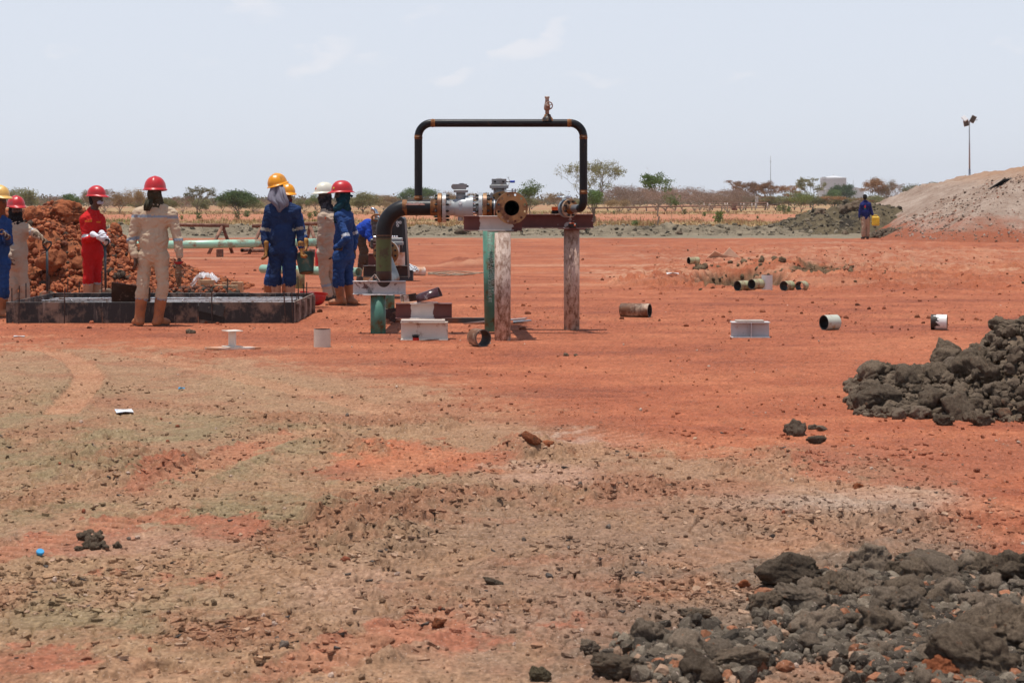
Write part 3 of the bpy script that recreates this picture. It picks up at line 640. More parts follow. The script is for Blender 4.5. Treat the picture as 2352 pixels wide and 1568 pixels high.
# standing I-beam stub on a plate
c0 = G(530, 803); s = F/c0.y; root = thing('beam_stub', c0+V((0,.1,.022)), 'short cream I shaped beam stub standing on a flat plate', 'steel beam')
c1 = c0+V((0,.1,.022)); h = 38/s; R = RZ(.55)
for nm, z, hh in (('bottom_flange', .004, .008), ('top_flange', h-.004, .008)):
    m = MB(); m.box(c1+V((0,0,z)), (.16, .19, hh), R, 0, .002); m.build(nm, CRM, root)
m = MB(); m.box(c1+V((0,0,h/2)), (.008, .185, h-.016), R, 0); m.build('web', CRM, root)
m = MB(); m.prism([c0+V(q) for q in ((-.27,.02,.002), (-.12,-.06,.002), (.30,.06,.002), (.14,.20,.002), (-.2,.15,.002))], (0,0,.018)); tag(m.build('base_sheet', CRMR, None, c0), 'irregular cream plate lying flat under the beam stub', 'steel plate')
# ---------------------------------------------------------------- the flanged pipework
def flange(mb, c, axis, ro, rb, t, nb, rbolt, hole=.0115, m=0, n=48, ph=None, bolts=True):
    ph = PI/nb if ph is None else ph
    hs = [circ(hole, 12, rbolt*math.cos(2*PI*k/nb+ph), rbolt*math.sin(2*PI*k/nb+ph)) for k in range(nb)]
    if rb > 0: hs = [circ(rb, 32)]+hs
    mb.plate(c, axis, t, circ(ro, n), hs, m)
def studs(parent, c, axis, rbolt, nb, L, name='stud_bolt', r=.0125, ph=None, mat=None):
    """each bolt: hexagonal nuts on both ends of a rod"""
    ph = PI/nb if ph is None else ph; a, b, d = frame(axis)
    for k in range(nb):
        th = 2*PI*k/nb+ph; p = V(c)+a*(rbolt*math.cos(th))+b*(rbolt*math.sin(th)); m = MB()
        m.tube([p-d*(L/2+.008), p+d*(L/2+.008)], r*.62, 8)
        for sg in (-1, 1): m.tube([p+d*(sg*(L/2-.022)), p+d*(sg*L/2)], r*1.25, 6, smooth=False)
        m.build(name, mat or NUT, parent)
ZP = CH-(477-HZ)/F*21.05; YM = 21.05; RP = 18/F*YM*1.0
main = thing('pipe_assembly', (pxw(883, YM), YM, .6), 'large black flanged pipe with elbow, valves and open brown flange', 'pipework')
X = lambda px, Y=YM: (px-CX)/F*Y
xl = X(881.5)                                              # axis of the big vertical leg
re = ZP-P(0, 532, YM).z                                    # elbow radius
ec = V((xl+re, YM, ZP-re))
m = MB(); m.tube([V((X(1003), YM, ZP)), V((xl+re, YM, ZP))]+arc(ec, (0,0,1), (-1,0,0), re, 0, PI/2, 14)[1:]+[V((xl, YM, P(0,546,YM).z))], RP, 40, cap=False); m.build('elbow_pipe', BLKP, main)
zg = P(0, 622, YM).z
m = MB(); m.tube([V((xl, YM, P(0,546,YM).z)), V((xl, YM, zg))], RP*1.0, 40, cap=False); m.build('vertical_pipe', OLG, main)
zlow = P(0, 625, YM).z; r2 = .13
e2 = V((xl, YM+r2, zlow)); m = MB(); pth = [V((xl, YM, zg))]+arc(e2, (0,-1,0), (0,0,-1), r2, 0, PI/2, 10)
m.tube(pth+[pth[-1]+V((0,.9,0))], RP, 40, cap=False); m.build('lower_elbow', M('brown_black_elbow', (.045,.022,.014), .42, 0, .5, 5, (.012,.011,.012), .5, 4, .1, 80, .5), main)
for (p_, ax, w) in ((V((X(930),YM,ZP)), (1,0,0), .055), (V((X(992),YM,ZP)), (1,0,0), .03), (V((xl,YM,P(0,541,YM).z)), (0,0,1), .02), (V((xl,YM,P(0,548,YM).z)), (0,0,1), .012)):
    m = MB(); m.lathe(p_-V(ax)*w/2, ax, [(0, RP+.0006), (0, RP+.0016), (w, RP+.0016), (w, RP+.0006)], 40); m.build('weld_band', RUSTB if w > .025 else WELD, main)
# scraped bare patch with tape on the pipe
m = MB(); rs = random.Random(3); outl = []
for k in range(40):
    a = 2*PI*k/40; outl.append((.10*math.cos(a)*(1+.25*rs.random()), .030*math.sin(a)*(.6+.9*rs.random())))
vs = [V((X(955)+u, YM-math.cos(.35-v/RP)*(RP+.0015), ZP+math.sin(.35+v/RP*1.0)*(RP+.0015)*1.0)) for u, v in outl]
cen = V((X(955), YM-math.cos(.35)*(RP+.004), ZP+math.sin(.35)*(RP+.004)))
m.add([cen]+vs, [[0, i+1, (i+1) % 40+1] for i in range(40)]); m.build('scraped_patch', M('bare_silver_patch', (.62,.62,.64), .3, .6, .15, 20), main)
# reducer cones next to the flanges (weld necks)
xf = [X(1010.3), X(1020.8), X(1104), X(1114)]
def neck(x0, x1, mat=RUSTB): m = MB(); m.lathe((x0, YM, ZP), (1,0,0), [(0, RP+.001), (.0, RP+.002), ((x1-x0)*.55, RP+.006), (x1-x0, RP+.035)], 40, hard=False); m.build('weld_neck', mat, main)
neck(X(990), X(1006)); 
m = MB(); m.lathe((X(1130), YM, ZP), (-1,0,0), [(0, RP+.001), (X(1130)-X(1118)-.02, RP+.006), (X(1130)-X(1118), RP+.020)], 40, hard=False); m.build('weld_neck', RUSTB, main)
RF = 34/F*YM; RBT = RF*.845
for i, (xx, mt) in enumerate(zip(xf, (FLG, GREYP, GREYP, FLG))):
    m = MB(); flange(m, (xx, YM, ZP), (1,0,0), RF if i not in (2,) else RF*.99, RP*.9, .043 if mt is FLG else .041, 12, RBT); m.lathe((xx-.022, YM, ZP), (1,0,0), [(0, RP*.9), (.044, RP*.9)], 32)
    m.build('pipe_flange', mt, main)
studs(main, ((xf[0]+xf[1])/2, YM, ZP), (1,0,0), RBT, 12, .043+(xf[1]-xf[0])+.055)
studs(main, ((xf[2]+xf[3])/2, YM, ZP), (1,0,0), RBT, 12, .043+(xf[3]-xf[2])+.055)
# ball valve body
def valve_body():
    m = MB(); x0, x1 = X(1025), X(1099.5); L = x1-x0; r = RP
    m.lathe((x0, YM, ZP), (1,0,0), [(0, r+.02), (.02, r+.004), (L*.24, r+.002)], 40, hard=False)
    m.lathe((x0+L*.24, YM, ZP), (1,0,0), [(0, r+.002), (.05, r+.02), (.09, r+.03), (L*.38, r+.03)], 40, hard=False)
    m.lathe((x0+L*.60, YM, ZP), (1,0,0), [(0, r+.03), (0, r+.048), (.05, r+.048), (.05, r+.055), (.085, r+.055), (.085, r*.8)], 40)
    m.lathe((x0+L*.60+.085, YM, ZP), (1,0,0), [(0, r*.85), (L*.40-.085-.03, r*.85), (L*.40-.085, r*1.1)], 40, hard=False)
    m.lathe((X(1057.8), YM, ZP-r-.035), (0,0,1), [(-.025, .01), (-.025, r*.36), (.09, r*.36)], 32)
    m.build('valve_body', GREYP, main)
    a, b, d = frame((1,0,0)); xx = x0+L*.60+.085
    for k in range(14):
        th = 2*PI*k/14; p = V((xx, YM, ZP))+a*((r+.036)*math.cos(th))+b*((r+.036)*math.sin(th)); q = MB(); q.tube([p, p+V((.022,0,0))], .010, 6, smooth=False); q.tube([p+V((.02,0,0)), p+V((.034,0,0))], .006, 8); q.build('cap_nut', CHR if k % 2 else STEELR, main)
    m = MB(); m.tube([V((X(1058.5), YM, ZP+r*.8)), V((X(1058.5), YM, P(0, 442.6, YM).z))], 10.9/F*YM, 32); m.build('valve_neck', GREYP2, main)
    m = MB(); m.lathe((X(1057.8), YM-r-.02, ZP+.055), (0,-1,0), [(-.03, .022), (.012, .022), (.012, .010), (.03, .010), (.03, .001)], 6); m.build('vent_plug', CHR, main)
    m = MB(); m.lathe((X(1058), YM-r-.02, ZP-.02), (0,-1,0), [(-.03, .018), (.008, .018), (.008, .013), (.012, .012), (.012, .001)], 20); m.build('drain_plug', GREYP, main)
valve_body()
def gearbox(px, Y, pyb, front):
    """gear operator on a valve neck; front: wide face to the viewer"""
    x = X(px, Y); z = P(0, pyb, Y).z
    if not front:
        m = MB(); m.box(V((x, Y, z+.017)), (.162, .16, .032), None, 0, .005); m.build('gearbox_plate', GREYP2, main); zc = z+.034
        m = MB(); m.prism([V((x-.085, Y-.065, zc+.002)), V((x+.055, Y-.065, zc+.002)), V((x+.068, Y-.065, zc+.03)), V((x+.070, Y-.065, zc+.066)), V((x-.09, Y-.065, zc+.064)), V((x-.105, Y-.065, zc+.052)), V((x-.110, Y-.065, zc+.034)), V((x-.103, Y-.065, zc+.014))][::-1], (0,.13,0)); m.build('gearbox_housing', GREYP2, main)
        m = MB(); m.lathe((x-.068, Y-.065, zc+.034), (0,-1,0), [(-.01,.026), (.005,.026), (.005,.015), (.001,.015), (.001,.001)], 24); m.build('gearbox_cap', GREYP2, main)
        m = MB(); m.lathe((x+.010, Y, zc+.066), (0,0,1), [(0,.032), (.006,.03), (.006,.018), (.009,.018), (.009,.001)], 24); m.build('top_indicator', GREYP2, main)
        m = MB(); m.tube([V((x+.066, Y-.03, zc+.038)), V((x+.090, Y-.03, zc+.040))], .011, 12); m.build('input_plug', BLKPL, main)
    else:
        m = MB(); m.box(V((x, Y, z+.02)), (.228, .20, .040), None, 0, .005); m.build('gearbox_plate', GREYP2, main); zc = z+.041
        m = MB(); m.prism([V((x-.105, Y-.08, zc)), V((x+.105, Y-.08, zc)), V((x+.088, Y-.08, zc+.018)), V((x+.089, Y-.08, zc+.072)), V((x-.089, Y-.08, zc+.072)), V((x-.088, Y-.08, zc+.018))][::-1], (0,.16,0)); m.build('gearbox_housing', GREYP2, main)
        m = MB(); m.lathe((x, Y, zc+.072), (0,0,1), [(0,.042), (.005,.038), (.005,.026), (.009,.026), (.009,.001)], 24); m.build('top_indicator', GREYP2, main)
        for dx in (-.048, .052): m = MB(); m.lathe((x+dx, Y-.08, zc+.040), (0,-1,0), [(-.008,.013), (.008,.013), (.014,.008), (.014,.001)], 16); m.build('plug', BLKPL, main)
        m = MB(); m.tube([V((x+.085, Y-.02, zc+.038)), V((x+.14, Y-.02, zc+.038))], .008, 12); m.build('input_shaft', STEELR, main)
        m = MB(); m.tube([V((x+.135, Y-.02, zc+.039)), V((x+.192, Y-.02, zc+.039))], .0145, 16); m.build('shaft_cap', BLU, main)
        m = MB(); q = x+.112; m.tube([V((q+.004, Y-.03, zc-.012)), V((q+.010, Y-.03, zc+.02)), V((q+.012, Y-.03, zc+.058)), V((q, Y-.03, zc+.086)), V((q-.012, Y-.03, zc+.09)), V((q+.012, Y-.03, zc+.092))], .0028, 6); m.build('tag_wire', STEELR, main)
gearbox(1058.5, YM, 442.6, False)
# cross pipe running away from the camera with the open front flange
c_f = P(1175.5, 477, 19.98); back = (P(1149, 470, 22.3)-c_f); back.z = 0; L_ = back.length; ad = back.normalized()
c_f.z = ZP
RO = 37.2/F*19.98
m = MB(); flange(m, c_f+ad*.03, ad, RO, RO*.475, .055, 12, RO*.835, .0135, n=64, ph=PI/12); m.lathe(c_f+ad*.0575, -ad, [(0, RO*.475), (.0, RO*.475)], 8)
m.build('open_flange', FLG, main)
m = MB(); m.lathe(c_f+ad*.003, -ad, [(-.002, RO*.675), (.008, RO*.675), (.008, RO*.475), (-.06, RO*.475)], 56); m.build('raised_face', FLG, main)
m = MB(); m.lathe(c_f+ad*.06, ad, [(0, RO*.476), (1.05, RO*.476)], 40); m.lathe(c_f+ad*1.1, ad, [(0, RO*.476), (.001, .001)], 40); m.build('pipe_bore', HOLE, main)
m = MB(); m.tube([c_f+ad*.058, c_f+ad*1.72], RP, 40, cap=False); m.build('cross_pipe', BLKP, main)
m = MB(); m.lathe(c_f+ad*.058, ad, [(0, RP+.035), (.05, RP+.006), (.1, RP+.001)], 40, hard=False); m.build('weld_neck', RUSTB, main)
xt = (c_f+ad*(1.0)).x
m = MB(); m.tube([V((X(1118), YM, ZP)), V((xt, YM, ZP))], RP, 40, cap=False); m.build('tee_branch', BLKP, main)
m = MB(); m.lathe((X(1134), YM, ZP), (1,0,0), [(0, RP), (.004, RP+.004), (.012, RP+.004), (.016, RP)], 40, hard=False); m.build('weld_band', M('silver_weld', (.5,.5,.5), .3, .7, .3, 30), main)
# rear flange pair and second valve
cr = c_f+ad*1.75; YR = cr.y; RR = 37/F*YR
m = MB(); flange(m, cr, ad, RR, RP*.9, .055, 12, RR*.84); m.build('pipe_flange', FLG, main)
m = MB(); flange(m, cr+ad*.075, ad, RR*.99, RP*.9, .055, 12, RR*.84); m.build('pipe_flange', GREYP, main)
studs(main, cr+ad*.035, ad, RR*.84, 12, .22)
m = MB(); cv_ = cr+ad*.42; m.lathe(cr+ad*.1, ad, [(0, RP), (.18, RP+.01), (.22, RP+.06), (.44, RP+.06), (.5, RP), (.62, RP), (.62, RP+.08), (.7, RP+.08), (.7, .01)], 36, hard=False); m.build('valve_body', GREYP, main)
YV = cv_.y
zb_ = P(0, 432.6, YV).z
m = MB(); m.tube([V((X(1146.3, YV), YV, ZP+.02)), V((X(1146.3, YV), YV, zb_))], 13/F*YV, 32); m.build('valve_neck', GREYP2, main)
for dx in (-.075, .075):
    for dy in (-.07, .07): m = MB(); m.box(V((X(1146.3,YV)+dx, YV+dy, zb_-.010)), (.032,.032,.020), None, 0, .004); m.build('plate_nut', GREYP2, main)
gearbox(1146.3, YV, 432.6, True)
m = MB(); q = V((X(1158,YV), YV-.1, zb_-.03)); m.box(q+V((.06,0,0)), (.16,.03,.008)); m.tube([q+V((.10,0,-.03)), q+V((.10,0,.025))], .012, 6, smooth=False); m.tube([q+V((.135,0,-.03)), q+V((.135,0,.022))], .012, 6, smooth=False); m.build('grease_bracket', STEELR, main)
m = MB(); q = P(1128, 449, YV-.5); R = Matrix.Rotation(.5, 3, 'Y'); m.box(q, (.035,.03,.07), R, 0, .004); m.tube([q, q+V((.04,.0,-.07))], .009, 10); m.build('bleed_fitting', GREYP2, main)
# ---------------------------------------------------------------- loop of thinner pipe
YL = 21.05; rl = 9.1/F*YL; YLR = 21.35
bx = lambda px, Y=YL: X(px, Y)
zt_ = P(0, 283, YL).z; rb = .155; xa, xb = bx(961), bx(1340)
lp = MB(); ptsL = [V((xa, YL, ZP+RP*.9)), V((xa, YL, zt_-rb))]+arc((xa+rb, YL, zt_-rb), (-1,0,0), (0,0,1), rb, 0, PI/2, 10)[1:]+[V((xb-rb, YL, zt_))]+arc((xb-rb, YL, zt_-rb), (0,0,1), (1,0,0), rb, 0, PI/2, 10)[1:]
zr = P(0, 462, YL).z; ptsL += [V((xb, YL, zr))]
pe = V((-.52, .85, 0)).normalized(); rr_ = .085
ptsL += arc(V((xb, YL, zr))+pe*rr_, -pe, (0,0,-1), rr_, 0, PI/2, 8)[1:]
lp.tube(ptsL, rl, 24, cap=False); lp.build('bypass_pipe', BLKP, main)
for (p_, ax) in ((V((xa,YL,zt_-rb-.01)), (0,0,1)), (V((xa+rb+.01,YL,zt_)), (1,0,0)), (V((xb-rb-.01,YL,zt_)), (1,0,0)), (V((xb,YL,zt_-rb-.01)), (0,0,1)), (V((xb,YL,zr+.10)), (0,0,1)), (V((xa,YL,P(0,455,YL).z)), (0,0,1))):
    m = MB(); m.lathe(p_-V(ax)*.022, ax, [(0, rl+.0008), (.018, rl+.001), (.019, rl+.004), (.026, rl+.004), (.027, rl+.001), (.05, rl+.0008)], 24, hard=False); m.build('weld_band', RUSTB, main)
e_ = ptsL[-1]; m = MB(); m.tube([e_-pe*.005, e_+pe*.13], rl, 24, cap=False); m.build('grey_spool', M('raw_grey_pipe', (.16,.16,.165), .45, .3, .2, 9, (.25,.12,.05), .25, 7), main)
fc_ = e_+pe*.2
m = MB(); m.lathe(e_+pe*.12, pe, [(0, rl+.001), (.03, rl+.012), (.075, rl+.03)], 28, hard=False); m.build('weld_neck', RUSTB, main)
RS = .105
m = MB(); flange(m, fc_, pe, RS, rl*.85, .03, 8, RS*.8, .011); m.build('small_flange', M('tan_grey_flange', (.40,.33,.26), .4, .3, .2, 10, (.35,.15,.04), .4, 8), main)
m = MB(); flange(m, fc_+pe*.075, pe, RS*1.02, 0, .03, 8, RS*.8, .011); m.build('small_flange', M('blue_grey_flange', (.25,.30,.33), .4, .2, .1), main)
studs(main, fc_+pe*.035, pe, RS*.8, 8, .15, 'stud_bolt', .011)
m = MB(); m.lathe(fc_+pe*.09, pe, [(0, rl+.002), (.03, rl-.005), (.06, rl-.01), (.09, .002)], 24, hard=False); m.build('gate_valve_body', MATS['blue_grey_flange'], main)
vc = fc_+pe*.125; m = MB(); m.tube([vc, vc+V((0,0,.15))], .022, 12); m.build('valve_stem', GREYP, main)
def wheel(parent, c, axis, R, r, spokes, mat, hub=.02):
    a, b, d = frame(axis); c = V(c); w_ = MB(); n = 28
    pts = [c+a*(R*math.cos(2*PI*k/n))+b*(R*math.sin(2*PI*k/n)) for k in range(n+1)]; w_.tube(pts, r, 8, cap=False)
    for k in range(spokes): th = 2*PI*k/spokes+.4; w_.tube([c-d*r*1.2, c+a*(R*math.cos(th))+b*(R*math.sin(th))], r*.8, 6)
    w_.lathe(c-d*hub*.6, d, [(0,.001), (0,hub), (hub*1.2,hub), (hub*1.2,.001)], 8); w_.build('hand_wheel', mat, parent)
wheel(main, vc+V((0,0,.135)), (0.0,-.12,1), .078, .007, 4, M('galvanised_wheel', (.42,.46,.50), .3, .7, .1))
m = MB(); q = P(1312, 491, Y4-.03); m.box(q+V((0,0,.018)), (.13,.08,.034), None, 0, .003); tag(m.build('support_block', worn('block_paint', MAR, (.7,.6,.56), .55, 7), None, q), 'small maroon and white block under the right flange', 'block')
# small gate valve on top of the loop
BRN_ = M('brown_bronze_valve', (.30,.17,.12), .5, .2, .3, 20, (.5,.42,.36), .3, 18)
xv = bx(1257); sv = F/YL; z0 = zt_+rl
m = MB(); m.lathe((xv+.003, YL, z0-.022), (0,0,1), [(0, .072), (.028, .062), (.05, .046), (.055, .040), (.072, .038), (.08, .026), (.082, .022)], 24, hard=False); m.build('weldolet', M('rust_black_fitting', (.03,.022,.018), .5, 0, .5, 12, (.28,.11,.02), .5, 9), main)
m = MB(); m.tube([V((xv-.001, YL, z0+.055)), V((xv-.001, YL, z0+.11))], .023, 20); m.lathe((xv-.002, YL, z0+.1), (0,0,1), [(0,.024), (.008,.034), (.03,.037), (.055,.034), (.09,.026), (.12,.022), (.14,.022), (.142,.028), (.162,.028), (.163,.001)], 20, hard=False); m.build('small_valve_body', BRN_, main)
m = MB(); m.tube([V((xv, YL, z0+.15)), V((xv+.02, YL-.07, z0+.15))], [.028, .012], 12); m.build('small_valve_bonnet', BRN_, main)
wheel(main, V((xv+.018, YL-.075, z0+.152)), (-.3,1,0), .042, .0065, 4, BRN_, .014)
# ---------------------------------------------------------------- rear valve set seen behind the big vertical leg
YQ = 24.6; q = P(887, 581, YQ)
rear = thing('valve', (q.x, YQ, .6), 'grey valve with round brown flange behind the vertical leg', 'valve')
m = MB(); flange(m, q, (0.1,1,0), 29/F*YQ, 15/F*YQ, .05, 12, 24/F*YQ, .011); m.build('pipe_flange', FLG, rear); studs(rear, q+V((0,.05,0)), (.1,1,0), 24/F*YQ, 12, .2)
m = MB(); flange(m, q+V((.0,.09,0)), (0.1,1,0), 29/F*YQ, 0, .05, 12, 24/F*YQ, .011); m.build('pipe_flange', GREYP, rear)
m = MB(); m.tube([q+V((0,.1,0)), q+V((.03,.7,0))], .10, 24); m.tube([q+V((.1,.4,0)), q+V((.1,.4,.19))], .06, 16); m.build('valve_body', GREYP, rear)
z = P(0, 562, YQ+.4).z
m = MB(); m.box(V((X(908,YQ+.4), YQ+.35, z+.02)), (.22,.2,.045), None, 0, .005); m.box(V((X(908,YQ+.4), YQ+.35, z+.07)), (.20,.18,.05), None, 0, .008); m.build('gearbox_housing', GREYP2, rear)
for k in range(3): m = MB(); m.lathe((X(903+k*5,YQ+.4), YQ+.28, z+.095), (0,0,1), [(0,.014), (.02,.014), (.03,.006), (.03,.001)], 12); m.build('cap_nut', CHR, rear)
m = MB(); m.tube([V((xl, YM+1.0, zlow-r2)), V((xl, YM+1.5, zlow-r2)), V((q.x, YQ-.5, q.z)), V((q.x, YQ-.02, q.z))], RP, 32, cap=False); m.build('inlet_pipe', BLKP, rear)
z2 = P(0, 610, Yb2).z
ring('pipe_piece', V((X(917.5,Yb2), Yb2, z2+.095)), (0,0,1), .18, .077, CRMR, 'cream pipe stub standing on the dark brown beam')
for (px0, px1, pyb, pyt, dy, lab) in ((846, 868, 612, 582, 0, 'small maroon beam offcut standing left on the dark brown beam'), (857, 872, 582, 560, .1, 'maroon square block on top of the small beam offcut'), (896, 924, 590, 556, .25, 'brown block behind the cream pipe stub')):
    a_, b_ = P(px0, pyb, Yb2+dy), P(px1, pyt, Yb2+dy); ibeam('beam_offcut', a_.x, b_.x, Yb2+dy, max(a_.z, z2+.001), b_.z, .12, MARP if px0 < 890 else DKM, lab, 'steel offcut')
# angle piece on the front beam
m = MB(); q = P(868, 645, Yb1-.03); m.box(q+V((-.075,-.02,.035)), (.115,.05,.008), Matrix.Rotation(-.78,3,'Y')); m.box(q+V((.0,-.02,.032)), (.10,.05,.008), Matrix.Rotation(.95,3,'Y')); tag(m.build('bent_angle', CRM, None, q), 'small pale bent angle piece on the scuffed white beam', 'angle piece')
# ---------------------------------------------------------------- formwork box with rebar
PLY = worn('black_plywood_with_mud', (.022,.019,.018), (.24,.16,.11), .50, 1.7, .10, 12, None, .6, (.012,.011,.011), .35)
def plymat():
    t = NT('black_formwork_ply'); st_ = (1, 1, .22)
    a = t.rng(t.noise(2.2, 9, .7), .50, .62); b = t.rng(t.noise(14, 6, .7, st_, 4), .55, .72, 0, .75)
    col = t.mix(a, (.018,.017,.018,1), (.23,.155,.11,1)); col = t.mix(b, col, (.17,.14,.12,1)); col = t.mix(t.rng(t.noise(30, 4, .6, (1,1,.08), 7), .62, .72, 0, .7), col, (.34,.27,.22,1))
    col = t.mix(t.rng(t.noise(5, 8, .7, None, 15), .55, .62, 0, .8), col, (.015,.014,.016,1))
    t.bump(t.noise(60, 4), .2, .004); return t.done(col, .5, 0, .4)
PLYF = plymat()
PLYS = M('grey_brown_ply_edge', (.27,.20,.16), .8, 0, .22, 8, (.12,.08,.06), .4, 6, .2, 50)
PLYD = M('dark_plywood', (.028,.023,.021), .5, 0, .35, 6, (.2,.16,.13), .12, 14, .1, 60)
fx0, fx1 = X(14, 22.8), X(676, 22.8); fy0, fy1 = 22.8, 25.1; fh = .262
form = thing('formwork_box', ((fx0+fx1)/2, fy0, 0), 'low black plywood formwork box on the red ground around a rebar mat', 'formwork')
m = MB(); n = 3; w_ = (fx1-fx0)/n
for k in range(n): m.box(((fx0+w_*(k+.5)), fy0, fh/2), (w_-.006, .022, fh), RZ(.002*(-1)**k), 0, .002)
m.build('front_board', PLYF, form)
m = MB(); 
for k in range(n): m.box(((fx0+w_*(k+.5)), fy1, fh/2), (w_-.006, .022, fh-.002*k), None, 0, .002)
m.build('back_board', PLYF, form)
m = MB(); m.box((fx0+.011, (fy0+fy1)/2, fh/2), (.022, fy1-fy0-.03, fh-.004), None, 0, .002); m.build('side_board', PLYF, form)
m = MB()
for k in range(3): y = fy0+.03+(k+.5)*(fy1-fy0-.06)/3; m.box((fx1-.011+.006*(k % 2), y, fh/2), (.02, (fy1-fy0-.06)/3-.006, fh-.005*k), None, 0, .002)
for k in range(4): m.box((fx1+.02, fy0+.2+k*.62, fh/2-.01), (.035, .05, fh-.03), None, 0, .002)
m.build('side_board', PLYS, form)
RB = M('bright_rebar', (.42,.42,.43), .38, .6, .25, 40, (.12,.07,.045), .25, 10); RBR = M('rusty_rebar', (.075,.042,.03), .75, 0, .35, 20, (.03,.022,.02), .4, 8)
rs = random.Random(11)
def rebar(name, p0, p1, r, mat, parent=None, **k):
    m = MB(); p0, p1 = V(p0), V(p1); L = (p1-p0).length; nn = max(2, int(L/.06)) if L > 1 else max(2, int(L/.03))
    m.tube([p0.lerp(p1, i/nn)+V((0, 0, .006*math.sin(i*.05+p0.y*9) if L > 1 else 0)) for i in range(nn+1)], [r*(1.12 if i % 2 else .92) for i in range(nn+1)], 6, smooth=False)
    return m.build(name, mat, parent, None if parent else p0, **k)
mat_ = thing('rebar_mat', ((fx0+fx1)/2, fy0+.5, 0), 'mat of bright and rusty reinforcing bars tied inside the formwork box', 'rebar mat')
for k in range(13):
    y = fy0+.14+k*.17; rebar('long_bar', (fx0+.06+rs.random()*.15, y, .195+.02*rs.random()), (fx1-.04-rs.random()*.12, y+rs.uniform(-.03,.03), .195+.02*rs.random()), .0085, RB if k % 4 != 2 else RBR, mat_)
for k in range(18):
    x = fx0+.12+k*.195; rebar('cross_bar', (x, fy0+.05, .177), (x+rs.uniform(-.03,.03), fy1-.05, .177), .0075, RBR, mat_)
for k in range(8): rebar('long_bar', (fx0+.06, fy0+.2+k*.28, .07), (fx1-.05, fy0+.2+k*.28, .07), .008, RBR, mat_)
m = MB()
for k in range(46):
    c = V((fx0+.12+.195*rs.randrange(18), fy0+.14+.17*rs.randrange(13), .215))
    m.tube([c, c+V((rs.uniform(-.03,.03), 0, rs.uniform(.005,.03))), c+V((rs.uniform(-.06,.06), rs.uniform(-.02,.02), rs.uniform(.02,.05)))], .0016, 4)
tag(m.build('tie_wires', CHR, mat_), None, None, None, 'stuff')
GS = 'rusty rebar stakes driven around the formwork'
for (px, pyt, pyb, Y, lab) in ((43,656,742,22.7,'rusty rebar stake at the near left corner of the formwork, front one'),(28,661,733,23.1,'rusty rebar stake just behind the near left corner of the formwork'),(60,650,715,24,'short rusty stake beside the left board of the formwork, nearest of three there'),(113,633,700,25.0,'rebar stake against the worker shovel at the far left corner'),(155,640,690,25.6,'thin stake behind the far left corner of the formwork, left of two'),(182,647,688,25.9,'thin stake behind the far left corner of the formwork, right of two'),(234,622,690,25.4,'tall rusty stake right behind the back board near the red worker'),(148,663,743,22.72,'rusty stake against the front board left of the leaning board'),(487,668,743,22.72,'rusty stake over the small dark board on the front face'),(522,639,678,25.3,'rusty stake behind the back board before the wooden crates')):
    rebar('rebar_stake', P(px+rs.uniform(-1,2), pyt, Y), V((X(px, Y), Y, 0)), .008, RBR, None, label=lab, cat='rebar stake', group=GS)
for i, (px0, pyt, px1, Y) in enumerate(((652,667,656,22.7),(670,672,673,22.72),(682,672,681,23.3),(684,634,687,23.9),(696,651,702,24.5),(704.6,648,704,25.0))):
    q = px0; q1 = px1
    rebar('rebar_stake', P(q, pyt, Y), V((X(q1, Y), Y, 0)), .008, RBR, None, label='rusty rebar stake number %s from the left at the right end of the formwork' % ['one','two','three','four','five','six'][i], cat='rebar stake', group=GS)
# leaning boards
def board(px0, px1, pts, Y, mat, label, t=.02):
    vs = [P(a, b, Y+dy) for a, b, dy in pts]; m = MB(); m.prism(vs, (0, t, 0)); c = V((X((px0+px1)/2, Y), Y, 0)); return tag(m.build('plywood_board', mat, None, c), label, 'board')
board(256, 345, [(256,648,.02),(345,660,.02),(345,692,.28),(340,698,.28),(256,696,.28)][::-1], 22.84, PLYD, 'black plywood sheet with white specks leaning on the formwork behind the beige worker')
board(455, 517, [(462,693,-.05),(517,704,-.05),(511,728,-.06),(455,713,-.06)][::-1], 22.8, PLYD, 'small dark board hung askew on the front of the formwork, upper of two', .015)
board(455, 517, [(455,709,-.03),(515,728,-.03),(515,741,-.03),(456,733,-.03)][::-1], 22.8, M('black_board', (.014,.012,.011), .6), 'flat black board behind the askew board on the formwork front', .012)  # plain near-black sheet along the askew board's lower edge
# crates with packing and pan behind the formwork
WOOD = M('pale_plywood_crate', (.56,.37,.20), .7, 0, .12, 5, (.36,.20,.10), .2, 14)
def crate(px0, px1, pyt, pyb, Y, label, frame_=True, mat=WOOD):
    a, b = P(px0, pyb, Y), P(px1, pyt, Y); w = b.x-a.x; z0 = 0.0; h = b.z; c = V(((a.x+b.x)/2, Y, 0)); root = thing('wooden_crate', c, label, 'crate'); d = w*.7
    m = MB(); m.box(c+V((0, d/2, h/2)), (w-.02, d-.02, h-.004)); m.build('panel', mat, root)
    if frame_:
        m = MB()
        for sx_ in (-1, 1): m.box(c+V((sx_*(w/2-.025), -.004, h/2)), (.05, .022, h), None, 0, .002)
        for z in (.03, h-.03): m.box(c+V((0, -.004, z)), (w-.104, .02, .055), None, 0, .002)
        m.build('batten', mat, root)
    return root
crate(455, 490, 643, 672, 27.9, 'pale wooden crate with battens, leftmost, under a plastic sheet')
crate(492, 518, 654, 676, 27.5, 'pale wooden crate with a white paper label, middle of the group', True)
crate(523, 546, 655, 678, 27.2, 'small pale wooden crate beside the metal pan')
crate(508, 527, 648, 668, 28.9, 'pale crate behind the group, open and nearly hidden', False); crate(529, 558, 648, 668, 29.1, 'plain pale crate at the back right of the group', False)
m = MB(); q = P(516, 661, 27.75); m.box(q, (.17, .004, .075)); tag(m.build('paper_label', M('white_paper', (.62,.62,.66), .7, 0, .1, 60), None, q), 'white paper label with blue print on the middle crate', 'paper')
